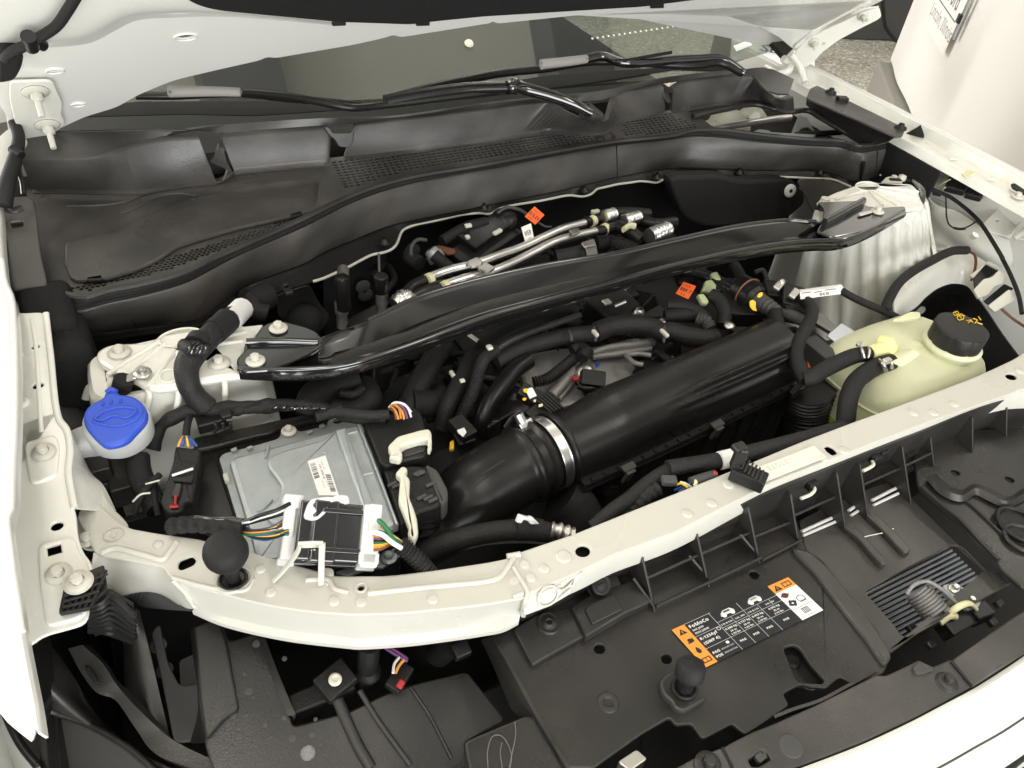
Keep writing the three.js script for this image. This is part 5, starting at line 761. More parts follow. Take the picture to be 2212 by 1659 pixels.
  for (const q of slots) {
    const a = hit(q[0], Y(0.869)), b = hit(q[3] ?? q[2], Y(0.869)), c = hit(q[1], Y(0.869)), d = hit(q[2], Y(0.869));
    part('slot_edge', [tube([a, hit(q[q.length - 1], Y(0.869))], 0.0024, { m: 8 }), tube([c, d], 0.002, { m: 8 })], 'pale plastic', g);
  }
  for (const q of [Q([[745, 885], [790, 882], [840, 870], [960, 845]]), Q([[975, 815], [1020, 812], [1060, 808]])]) part('chalk_scratch', [tube(q.map((p) => hit(p, Y(0.8725))), 0.0006, { m: 4 })], 'white tag', g);
  for (const q of [Q([[240, 540], [330, 500], [360, 460], [350, 430]]), Q([[790, 295], [850, 265], [880, 240], [870, 210]])]) part('hook_wire', [tube(q.map((p) => hit(p, Y(0.925))), 0.0022)], 'cream plastic', g);
  for (const q of [Q([[330, 420]]), Q([[900, 190]]), Q([[960, 140]])]) part('hook_clip', [block(hit(q[0], Y(0.925)), [0.014, 0.012, 0.01])], 'black plastic', g);
  // far panel
  part('far_panel', [slab(Y(0.884), [...Q([[1270, 420], [1290, 460], [1450, 600], [1640, 750], [1800, 930], [1960, 1080], [2010, 1165], [2200, 1330], [2400, 1300], [2400, -100], [1700, -60], [1240, 120]])], 0.006, { r: 0.004, bev: 0.0018, holes: [rnd8(Q([[1605, 308]]), 0.0058, 0.884), rnd8(Q([[2088, 372]]), 0.0058, 0.884)] })], 'grey plastic', g, 'far raised panel of the cover');
  part('panel_fold', [loft([pts(Q([[1350, 390, 0.8865], [1480, 500, 0.8865], [1640, 560, 0.8865], [1780, 500, 0.8865], [1900, 560, 0.8865], [2030, 610, 0.8865], [2212, 545, 0.8865], [2400, 420, 0.8865]])), pts(Q([[1370, 360, 0.888], [1500, 470, 0.892], [1650, 525, 0.892], [1790, 462, 0.892], [1920, 520, 0.892], [2040, 575, 0.892], [2212, 505, 0.892], [2400, 380, 0.892]])), pts(Q([[1420, 330, 0.885], [1530, 430, 0.886], [1660, 480, 0.886], [1790, 430, 0.886], [1930, 480, 0.886], [2060, 540, 0.886], [2212, 470, 0.886], [2400, 340, 0.886]]))], { nu: 50, thick: 0.003 })], 'grey plastic', g);
  part('panel_ridge', [tube(pts(Q([[1300, 440, 0.886], [1480, 600, 0.886], [1640, 730, 0.886], [1800, 900, 0.886], [1990, 1090, 0.886]])), 0.004, { flat: 0.5 }), tube(pts(Q([[1380, 390, 0.885], [1700, 570, 0.885], [1850, 700, 0.885], [2060, 900, 0.885]])), 0.003, { flat: 0.5 })], 'grey plastic', g);
  const rc = hit(Q([[2175, 770]])[0], Y(0.89));
  part('round_grommet', [tube(ring(rc, 0.025, 0.027, 32), 0.003, { closed: true, n: 60 }), cyl(rc.clone().add(V(0, -0.006, 0)), V(0, 1, 0), 0.0235, 0.0235, 0.004)], 'black plastic', g);
  part('round_grommet', [tube(ring(hit(Q([[2190, 890]])[0], Y(0.888)), 0.02, 0.02, 24), 0.003, { closed: true, n: 40 })], 'grey plastic', g);
}
{ // sticker
  const q = O([[240, 885], [1530, 300], [1870, 690], [612, 1302]]).map((p) => P([...p, 0.8822]));
  const o = q[0], ux = q[1].clone().sub(q[0]), vz = q[3].clone().sub(q[0]);
  const tex = canvasTex(1536, 600, (x, w, h) => {
    x.fillStyle = '#1c1e22'; x.fillRect(0, 0, w, h);
    x.fillStyle = '#f19a3e'; x.fillRect(0, 0, 150, h);
    x.fillStyle = '#f3f1ee'; x.fillRect(w - 290, 0, 290, h); x.fillStyle = '#f19a3e'; x.fillRect(w - 290, 0, 290, 140);
    const tri = (a, b, s) => { x.fillStyle = '#2a2420'; x.beginPath(); x.moveTo(a, b - s); x.lineTo(a + s, b + s * 0.8); x.lineTo(a - s, b + s * 0.8); x.fill(); x.fillStyle = '#f19a3e'; x.fillRect(a - 4, b - s * 0.3, 8, s * 0.6); x.fillRect(a - 4, b + s * 0.45, 8, 8); };
    tri(75, 80, 46); tri(w - 215, 76, 50);
    const book = (a, b, s) => { x.strokeStyle = '#3c2a1c'; x.lineWidth = 7; x.strokeRect(a - s, b - s * 0.6, s, s * 1.2); x.strokeRect(a, b - s * 0.6, s, s * 1.2); x.strokeRect(a - s - 8, b - s * 0.6 - 8, 2 * s + 16, s * 1.2 + 16); };
    book(w - 85, 74, 44); book(75, 520, 40);
    x.fillStyle = '#2a2420'; x.beginPath(); x.arc(75, 215, 24, 0, 7); x.fill(); x.fillRect(40, 235, 60, 22); x.fillRect(90, 200, 26, 50);
    x.beginPath(); x.moveTo(75, 320); x.quadraticCurveTo(125, 400, 75, 420); x.quadraticCurveTo(25, 400, 75, 320); x.fill();
    x.fillStyle = '#5c2c24'; x.beginPath(); x.arc(w - 215, 210, 40, 0, 7); x.fill(); x.fillRect(w - 270, 200, 110, 18);
    x.fillStyle = '#26262a'; for (let k = 0; k < 4; k++) { x.save(); x.translate(w - 215, 345); x.rotate(k * Math.PI / 2); x.beginPath(); x.ellipse(24, -18, 34, 17, 0.5, 0, 7); x.fill(); x.restore(); }
    x.strokeStyle = '#4c5058'; x.lineWidth = 10; x.beginPath(); x.arc(w - 90, 330, 46, 0, 7); x.stroke(); x.fillStyle = '#4c5058'; x.fillRect(w - 130, 360, 84, 18);
    x.fillStyle = '#55555a'; x.fillRect(w - 280, 428, 260, 6); x.fillRect(w - 200, 455, 90, 80); x.fillStyle = '#f3f1ee'; for (let k = 0; k < 4; k++) x.fillRect(w - 190 + 20 * k, 465, 8, 60);
    x.fillStyle = '#26262a'; x.font = '22px sans-serif'; x.fillText('MC3H-19D602-AA', w - 262, 578);
    x.strokeStyle = '#c9ccd0'; x.lineWidth = 5;
    const line = (a, b, c, d) => { x.beginPath(); x.moveTo(a, b); x.lineTo(c, d); x.stroke(); };
    const R = w - 290; line(150, 3, 480, 3); line(460, 0, 460, h); line(150, 210, 460, 210); line(150, 400, R, 400); line(460, 160, R, 160); line(460, 250, R, 250); line(800, 30, 800, h); line(630, 160, 630, h); line(980, 160, 980, h); line(1130, 160, 1130, 250);
    x.fillStyle = '#eceae6'; x.textAlign = 'left'; x.font = 'bold 62px sans-serif'; x.fillText('FoMoCo', 172, 84); x.font = 'bold 34px sans-serif'; x.fillText('SAE J639', 176, 134); x.fillText('ISO2 J2845', 176, 182);
    x.font = 'bold 52px sans-serif'; x.fillText('R-1234yf', 172, 278); x.fillText('(GWP 4)', 172, 350); x.font = 'bold 46px sans-serif'; x.fillText('PAG', 172, 500); x.fillText('POE', 172, 560); x.font = '26px sans-serif'; x.fillText('WSH-M1C231', 280, 496); x.fillText('WSH-M1C246', 280, 552);
    x.beginPath(); x.arc(425, 235, 20, 0, 7); x.lineWidth = 8; x.stroke(); x.beginPath(); x.arc(390, 438, 20, 0, 7); x.fill();
    const carIcon = (a, b, f) => { x.fillStyle = '#dad8d0'; x.beginPath(); x.moveTo(a, b + 30); x.lineTo(a + 16, b - 6); x.lineTo(a + 60, b - 40); x.lineTo(a + 150, b - 40); x.lineTo(a + 180, b); x.lineTo(a + 176, b + 30); x.fill(); x.fillStyle = f; x.fillRect(a + 56, b - 28, 80, 26); x.fillStyle = '#f4f2ea'; x.beginPath(); x.arc(a + 40, b + 32, 26, 0, 7); x.arc(a + 145, b + 32, 26, 0, 7); x.fill(); };
    carIcon(545, 84, '#4a4e52'); carIcon(900, 84, '#8b9090');
    x.textAlign = 'center'; x.font = 'bold 28px sans-serif';
    const cols = [545, 715, 890, 1110], head = ['2.3L & 3.3L', '3.0L, HEV', '2.3L & 3.3L', '3.0L HEV'], kg = ['0.680 kg', '0.737 kg', '0.992 kg', '0.992 kg'], oz = ['24 oz', '26 oz', '35 oz', '35 oz'], lb = ['1.50 lbs', '1.63 lbs', '2.19 lbs', '2.19 lbs'], oil = ['PAG', 'POE', 'PAG', 'POE'];
    cols.forEach((c, i) => { x.fillText(head[i], c, 222); x.font = 'bold 36px sans-serif'; x.fillText(kg[i], c, 298); x.font = 'bold 32px sans-serif'; x.fillText(oz[i], c, 342); x.fillText(lb[i], c, 384); x.font = 'bold 40px sans-serif'; x.fillText(oil[i], c, 510); x.font = 'bold 28px sans-serif'; });
  });
  const s = group('warning_sticker', car, 'refrigerant sticker in orange, black and white on the dark cover');
  const g = sheet(o, o.clone().add(ux), o.clone().add(ux).add(vz), o.clone().add(vz));
  part('print', [g], printed('sticker print', tex, 0.35), s);
}
{ // second bump stop, with a cut-away cap
  const s = group('bump_stop', car, 'grey rubber bump stop tilted on the dark cover next to the sticker');
  const c = hit(I([[60, 1170]])[0], Y(0.885)), h = hit(I([[105, 1040]])[0], Y(0.925));
  const pl = Y(0.888);
  part('base', [slab(pl, [...H([[2110, 1110], [2170, 1050], [2212, 1040]]), ...I([[110, 1100], [190, 1180], [205, 1230], [60, 1310], [0, 1280]]), ...H([[2190, 1240], [2130, 1190]])], 0.012, { r: 0.01, bev: 0.003 })], 'grey plastic', s);
  part('socket', [tube(ring(c.clone().add(V(0, 0.006, 0)), 0.0118, 0.0112, 26), 0.0018, { closed: true, n: 44 }), cyl(c.clone().add(V(0, -0.004, 0)), V(0, 1, 0), 0.009, 0.0075, 0.02)], 'black plastic', s);
  const ax = V(0.25, 0.9, -0.35).normalize();
  part('knob', [lathe(h, ax, [[0, -0.008], [0.011, -0.009], [0.0142, -0.0075], [0.0145, 0.0], [0.014, 0.005], [0.0115, 0.009], [0.0065, 0.0115], [0, 0.012]], 36)], 'rubber', s);
  part('knob_stem', [tube([c, h.clone().addScaledVector(ax, -0.006)], 0.0065)], 'black plastic', s);
  part('dimple', [lathe(hit(I([[120, 998]])[0], Y(0.9365)), V(0.1, 1, 0.1), [[0, 0.001], [0.0025, 0.0008], [0.003, 0]], 14)], 'black plastic', s);
}
{ // hood latch in its opening
  const l = group('hood_latch', car, 'hood latch with coiled spring in front of the radiator fins');
  const fins = [];
  const p00 = hit(I([[1180, 540]])[0], Y(0.83)), p10 = hit(I([[1730, 262]])[0], Y(0.83)), p11 = hit(I([[2010, 545]])[0], Y(0.80)), p01 = hit(I([[1440, 840]])[0], Y(0.80));
  part('radiator_core', [sheet(p00.clone().add(V(0, -0.03, 0)), p10.clone().add(V(0, -0.03, 0)), p11.clone().add(V(0, -0.03, 0)), p01.clone().add(V(0, -0.03, 0)))], 'part and shade black', l);
  for (let i = 0; i < 13; i++) { const f = i / 12, a = p00.clone().lerp(p01, f), b = p10.clone().lerp(p11, f); part('fin', [tube([a, b], 0.0028, { m: 8, n: 4, flat: 0.8 })], 'fin', l); }
  const s0 = hit(I([[1540, 540]])[0], Y(0.868)), s1 = hit(I([[1660, 690]])[0], Y(0.858)), ax = s1.clone().sub(s0), cp = [];
  const e1 = V(0, 1, 0).addScaledVector(ax.clone().normalize(), -ax.clone().normalize().y).normalize(), e2 = ax.clone().normalize().cross(e1), turns = 8;
  for (let i = 0; i <= turns * 12; i++) { const t = i / 12 * Math.PI * 2; cp.push(s0.clone().addScaledVector(ax, i / (turns * 12)).addScaledVector(e1, 0.0145 * Math.cos(t)).addScaledVector(e2, 0.0145 * Math.sin(t))); }
  part('spring', [tube(cp, 0.0019, { n: turns * 28, m: 8 })], 'cast aluminium', l);
  part('spring_arm', [tube(pts(I([[1470, 560, 0.88], [1520, 500, 0.888], [1600, 480, 0.89], [1680, 520, 0.885], [1760, 590, 0.875], [1800, 640, 0.865]])), 0.0022)], 'cast aluminium', l);
  part('latch_plate', [slab(Y(0.862), I([[1700, 500], [1760, 490], [1840, 520], [1880, 480], [1920, 520], [1880, 570], [1950, 580], [1930, 640], [1860, 660], [1780, 620], [1710, 560]]), 0.005, { r: 0.003, bev: 0.001 })], 'zinc', l);
  part('latch_bolt', [boltGeo(hit(I([[1775, 525]])[0], Y(0.863)), V(0, 1, 0), 0.0038), boltGeo(hit(I([[1880, 600]])[0], Y(0.863)), V(0, 1, 0), 0.0034)], 'steel', l);
  part('latch_hook', [tube(pts(I([[1720, 700, 0.86], [1800, 640, 0.872], [1870, 620, 0.87], [1910, 650, 0.862]])), 0.004, { flat: 0.6 }), tube(pts(I([[1680, 740, 0.856], [1740, 700, 0.862], [1780, 700, 0.86]])), 0.0042)], 'pale yellow', l);
  part('latch_body', [block(hit(I([[1800, 740]])[0], Y(0.845)), [0.055, 0.022, 0.02], V(0, 1, 0.2), V(1, 0, 0)), block(hit(I([[1900, 660]])[0], Y(0.85)), [0.028, 0.02, 0.03], V(0, 1, 0), V(1, 0, 0.1)), block(hit(I([[1960, 510]])[0], Y(0.85)), [0.028, 0.02, 0.02], V(0, 1, 0))], 'smooth black', l);
  for (const q of [I([[1620, 880]]), I([[2050, 620]]), I([[2010, 740]]), I([[1500, 775]])]) part('latch_clip', [block(hit(q[0], Y(0.825)), [0.013, 0.008, 0.009], V(0.2, 1, 0.2))], 'grey plastic', l);
}
{ // grille top strip and bumper
  const g = group('grille_strip', car, 'grey plastic strip with bolts along the top of the white bumper');
  const y = 0.885, pl = Y(y);
  const strip = I([[-300, 1760], [-60, 1700], [120, 1600], [330, 1520], [380, 1490], [500, 1430], [640, 1375], [900, 1260], [1280, 1070], [1340, 1075], [1520, 990], [1550, 975], [1640, 1020], [1755, 970], [1890, 1140], [1700, 1245], [1500, 1350], [1200, 1490], [1000, 1570], [740, 1665], [400, 1790], [-100, 1950]]);
  part('strip', [slab(pl, strip, 0.012, { r: 0.003, bev: 0.0018, holes: [I([[470, 1605], [570, 1540], [615, 1605], [540, 1650], [490, 1650]])], hr: 0.002 })], 'cowl plastic', g);
  part('strip_end', [slab(Y(y + 0.004), I([[1762, 975], [2140, 710], [2260, 640], [2300, 900], [2212, 935], [1895, 1138]]), 0.014, { r: 0.003, bev: 0.0018 })], 'cowl plastic', g);
  part('edge_groove', [tube(pts(I([[1752, 985, y + 0.001], [1888, 1142, y + 0.001]])), 0.0022, { m: 6 })], 'black plastic', g);
  part('edge_groove', [tube(pts(I([[305, 1530, y + 0.0006], [370, 1659, y + 0.0006]])), 0.0015, { m: 6 })], 'black plastic', g);
  part('bolt', [lathe(hit(I([[1725, 1118]])[0], pl), V(0, 1, 0), [[0, 0.002], [0.0095, 0.002], [0.0113, 0.001], [0.0116, 0]], 28), ...boltGeo(hit(I([[1728, 1112]])[0], Y(y + 0.0015)), V(0, 1, 0), 0.0052)], 'grey plastic', g);
  part('round_plug', [lathe(hit(I([[738, 1520]])[0], pl), V(0, 1, 0), [[0, 0.0014], [0.0102, 0.0014], [0.0113, 0.001], [0.012, 0]], 32)], 'dark grey', g);
  part('clip_insert', [block(hit(I([[540, 1597]])[0], Y(y - 0.004)), [0.009, 0.008, 0.008], V(0, 1, 0), V(1, 0, -0.1)), tube(pts(I([[500, 1570, y - 0.002], [560, 1545, y - 0.002], [580, 1600, y - 0.002]])), 0.0018)], 'dark grey', g);
  part('small_clip', [slab(Y(y + 0.004), I([[1510, 1020], [1550, 985], [1620, 1010], [1650, 1035], [1570, 1062], [1530, 1060]]), 0.006, { r: 0.003, holes: [I([[1560, 1030], [1590, 1020], [1600, 1035], [1575, 1048]])] })], 'dark grey', g);
  part('front_ledge', [loft([pts(I([[640, 1345, 0.884], [750, 1300, 0.884], [930, 1240, 0.884], [1100, 1150, 0.884], [1280, 1052, 0.884]])), pts(I([[660, 1350, 0.86], [760, 1320, 0.862], [940, 1262, 0.864], [1110, 1170, 0.868], [1290, 1068, 0.872]]))], { nu: 20, thick: 0.003 })], 'grey plastic', g);
  part('corner_bolt', [boltGeo(hit(I([[215, 1640]])[0], Y(y + 0.002)), V(0, 1, 0), 0.0065)], 'grey plastic', g);
  part('metal_bracket', [slab(Y(0.875), [...H([[1850, 1620], [1970, 1540], [2040, 1600], [1930, 1680]])], 0.02, { r: 0.003 })], 'steel', g, 'bare metal bracket at the lower picture edge');
  part('shade_slab', [block(V(0.16, 0.70, 0.585), [1.25, 0.012, 0.3]), slab(Y(0.72), I([[-200, 1200], [700, 1100], [1300, 900], [2300, 300], [2300, 900], [1700, 1200], [900, 1659], [-200, 1800]]), 0.01)], 'part and shade black', g);  // added near-black slabs standing for unlit depth below the cover holes
  const bm = group('front_bumper', car, 'glossy white front bumper curving along the lower edge');
  const top = I([[-200, 2000], [400, 1792], [742, 1668], [1002, 1572], [1202, 1492], [1502, 1352], [1702, 1247], [1900, 1142], [2214, 938], [2420, 780]]);
  const T = atY(top, 0.884), r = (dy, dz) => T.map((p) => p.clone().add(V(0, dy, dz)));
  part('bumper_skin', [loft([r(-0.02, 0.001), r(-0.001, 0.0015), r(0.001, 0.006), r(-0.003, 0.025), r(-0.01, 0.042), r(-0.012, 0.046), r(-0.03, 0.06), r(-0.06, 0.072), r(-0.16, 0.09)], { nu: 60, thick: 0.003, crease: 0.25 })], 'outer paint', bm);
  part('panel_gap', [tube(r(-0.0115, 0.0445).filter((_, i) => i > 1), 0.0012, { m: 6 })], 'dark grey', bm);
  part('emblem_edge', [tube(I([[2212, 1560], [2120, 1640], [2060, 1720]]).map((p) => P([...p, 0.83])), 0.006)], 'black plastic', bm);
}
// ---- dark ducts and pockets of the near front corner
{
  const d = group('air_duct', car, 'black plastic air duct panels below the near end of the beam');
  const pl = tilt(0.86, 0.27, 0.80, 0.52);
  part('duct_panel', [slab(pl, [...G([[1225, 770], [1370, 718], [1400, 735], [1445, 860], [1610, 810], [1650, 850], [1740, 1080], [1830, 1320], [1850, 1400], [2212, 1300]]), ...H([[360, 1200], [560, 1130], [900, 1050], [1140, 1350], [900, 1480], [880, 1510], [920, 1640], [800, 1800]]), ...G([[1400, 1850], [1290, 1500], [1300, 1420]])], 0.006, { r: 0.006, bev: 0.002 })], 'grey plastic', d);
  part('duct_wall', [loft([G([[1225, 770], [1240, 900], [1270, 1300], [1300, 1500]]).map((p) => hit(p, lift(pl, 0.001))), G([[1200, 790], [1215, 920], [1250, 1300], [1200, 1500]]).map((p) => hit(p, lift(pl, -0.04)))], { nu: 12, thick: 0.004 })], 'grey plastic', d);
  part('duct_box', [slab(lift(pl, 0.009), G([[1230, 764], [1352, 721], [1380, 735], [1432, 870], [1470, 1080], [1508, 1286], [1420, 1340], [1300, 1480], [1262, 1200]]), 0.02, { r: 0.005, bev: 0.002 })], 'grey plastic', d);
  part('duct_ridge', [loft([G([[1640, 840], [1720, 1080], [1820, 1330]]).map((p) => hit(p, lift(pl, 0.002))), G([[1660, 850], [1745, 1080], [1850, 1330]]).map((p) => hit(p, lift(pl, 0.003))), G([[1640, 900], [1740, 1150], [1850, 1420]]).map((p) => hit(p, lift(pl, -0.03)))], { nu: 12, thick: 0.003 })], 'grey plastic', d);
  part('seam', [tube(H([[220, 1170], [330, 1350], [540, 1640]]).map((p) => hit(p, lift(pl, 0.002))), 0.003, { flat: 0.6 }), tube(H([[540, 1150], [650, 1310], [800, 1600]]).map((p) => hit(p, lift(pl, 0.001))), 0.002), tube(H([[80, 1230], [200, 1500], [290, 1659]]).map((p) => hit(p, lift(pl, 0.002))), 0.006, { flat: 0.6 })], 'grey plastic', d);
  const dr = []; for (let i = 0; i < 34; i++) { const q = G([[1310 + 720 * rnd(), 780 + 800 * rnd()]])[0]; if (q[0] * 2.926 > 1800 && q[1] < 1540) continue; const s = 0.0015 + 0.003 * rnd(); dr.push(lathe(hit(q, lift(pl, 0.0004)), pl.n, [[0, 0.0003], [s * 0.7, 0.0004], [s, 0]], 11)); }
  part('dried_drop', dr, 'dark grey', d).userData.kind = 'stuff';
  part('drop_mark', [lathe(hit(G([[1945, 1565]])[0], lift(pl, 0.0006)), pl.n, [[0, 0.0004], [0.006, 0.0005], [0.0075, 0]], 11)], 'cast aluminium', d);
  part('cross_piece', [slab(tilt(0.83, 0.25, 0.82, 0.4), [...G([[1820, 1200], [2030, 1110], [2020, 1180], [2212, 1140]]), ...H([[120, 1040], [200, 1150], [0, 1240]]), ...G([[1850, 1320]])], 0.02, { r: 0.004, bev: 0.002 })], 'black plastic', d);
  part('screw_block', [block(hit(G([[2120, 1110]])[0], Y(0.832)), [0.036, 0.014, 0.03], V(0, 1, 0.15), V(0.9, 0, -0.3))], 'black plastic', d);
  part('screw', [lathe(hit(G([[2118, 1100]])[0], Y(0.842)), V(0, 1, 0.2), [[0, 0.002], [0.0026, 0.0015], [0.0032, 0.0026], [0.006, 0.0024], [0.007, 0]], 24)], 'cream plastic', d, 'pale screw head in the black duct');
  part('inner_wall', [loft([pts(G([[880, 660, 0.86], [940, 900, 0.84], [1010, 1200, 0.82], [1080, 1500, 0.80]])), pts(G([[850, 660, 0.87], [860, 900, 0.84], [930, 1250, 0.82], [1000, 1460, 0.81]])), pts(G([[760, 600, 0.80], [780, 900, 0.78], [800, 1200, 0.77], [930, 1450, 0.77]]))], { nu: 20, nv: 8, thick: 0.003 })], 'grey plastic', d);
  part('bare_strip', [slab(tilt(0.80, 0.3, 0.76, 0.5), G([[955, 800], [1010, 745], [1030, 860], [1060, 1000], [1140, 1150], [1260, 1120], [1290, 1480], [1100, 1500], [1010, 1050]]), 0.006, { r: 0.008 })], 'dark grey', d);
  part('strip_boss', [lathe(hit(G([[1000, 885]])[0], Y(0.80)), V(0, 1, 0.2), [[0.005, 0.001], [0.007, 0.002], [0.009, 0]], 20), lathe(hit(G([[1040, 1040]])[0], Y(0.79)), V(0, 1, 0.2), [[0.005, 0.001], [0.007, 0.002], [0.009, 0]], 20)], 'dark grey', d);
  part('lower_box', [slab(tilt(0.79, 0.2, 0.77, 0.4), G([[1130, 980], [1240, 930], [1300, 1130], [1140, 1170]]), 0.02, { r: 0.004 })], 'dark grey', d);
  part('headlamp_shell', [slab(plane(hit(G([[500, 1500]])[0], Y(0.78)), V(-0.2, 1, 0.3)), G([[235, 1345], [330, 1295], [560, 1380], [800, 1520], [1000, 1700], [900, 1900], [300, 1900], [240, 1659]]), 0.01, { r: 0.01, bev: 0.004 })], 'dark grey', d, 'smooth brownish grey top of the near headlamp');
  part('shell_wall', [loft([pts(G([[310, 1000, 0.84], [320, 1150, 0.83], [330, 1300, 0.80]])), pts(G([[340, 900, 0.83], [420, 1000, 0.82], [600, 1300, 0.78], [1000, 1659, 0.76], [1300, 1800, 0.75]])), pts(G([[330, 1300, 0.79], [560, 1370, 0.785], [800, 1510, 0.78], [1000, 1680, 0.775], [1200, 1850, 0.77]]))], { nu: 20, nv: 10, crease: 1.3 })], 'grey plastic', d);
  part('shell_edge', [tube(pts(G([[240, 1340, 0.80], [300, 1290, 0.805], [340, 1310, 0.80], [560, 1385, 0.79], [800, 1520, 0.785], [1000, 1690, 0.78]])), 0.003)], 'grey plastic', d);
  part('side_wall', [loft([pts(G([[150, 900, 0.87], [180, 1100, 0.85], [240, 1430, 0.83]])), pts(G([[300, 860, 0.84], [320, 1100, 0.83], [300, 1300, 0.80]]))], { nu: 12, thick: 0.004 })], 'smooth black', d);
  const w = group('wheel_arch_trim', car, 'glossy corner of the near bumper at the lower picture corner');
  part('trim_skin', [loft([pts(G([[-60, 1080, 0.80], [20, 1300, 0.80], [110, 1500, 0.79], [230, 1659, 0.78], [330, 1800, 0.77]])), pts(G([[-90, 1180, 0.77], [-10, 1400, 0.77], [90, 1580, 0.76], [180, 1700, 0.76], [260, 1850, 0.75]])), pts(G([[-160, 1300, 0.72], [-80, 1500, 0.72], [0, 1700, 0.71], [80, 1850, 0.7], [150, 2000, 0.69]]))], { nu: 24, nv: 10, thick: 0.003 })], 'outer paint', w);
  part('trim_gap', [tube(pts(G([[-30, 1120, 0.81], [40, 1330, 0.81], [130, 1510, 0.80], [240, 1650, 0.79]])), 0.004)], 'smooth black', w);
  // small loom and plug under the beam
  const c = group('lamp_wiring', car, 'small black plug with red lock and wires under the white beam');
  part('hose', [tube(pts(H([[280, 880, 0.87], [275, 960, 0.85], [270, 1020, 0.83]])), 0.0115), lathe(hit(H([[275, 1050]])[0], Y(0.82)), V(0, 1, 0.3), [[0.006, 0.003], [0.0135, 0.002], [0.0145, -0.02]], 28)], 'black plastic', c);
  part('plug', [block(hit(H([[470, 1090]])[0], Y(0.835)), [0.03, 0.012, 0.018], V(0, 1, 0.2), V(0.7, 0, -0.5))], 'smooth black', c);
  part('plug_lock', [block(hit(H([[478, 1130]])[0], Y(0.845)), [0.009, 0.005, 0.007], V(0, 1, 0.2), V(0.7, 0, -0.5), 0.002)], 'red', c);
  part('sensor', [cyl(hit(H([[720, 930]])[0], Y(0.82)), V(0.2, 0.9, 0.3), 0.016, 0.015, 0.04), block(hit(H([[860, 915]])[0], Y(0.87)), [0.018, 0.012, 0.016], V(0, 1, 0.2))], 'smooth black', c);
  [['wire violet', [[380, 900], [450, 945], [520, 985]]], ['wire violet', [[395, 890], [480, 940], [520, 970]]], ['white tag', [[430, 1060], [440, 1000], [470, 960]]], ['wire orange', [[445, 1060], [470, 1010], [500, 975]]]].forEach(([m, q]) => part('wire', [tube(pts(H(q.map(([x, y]) => [x, y, 0.86]))), 0.0016, { m: 6 })], m, c));
}
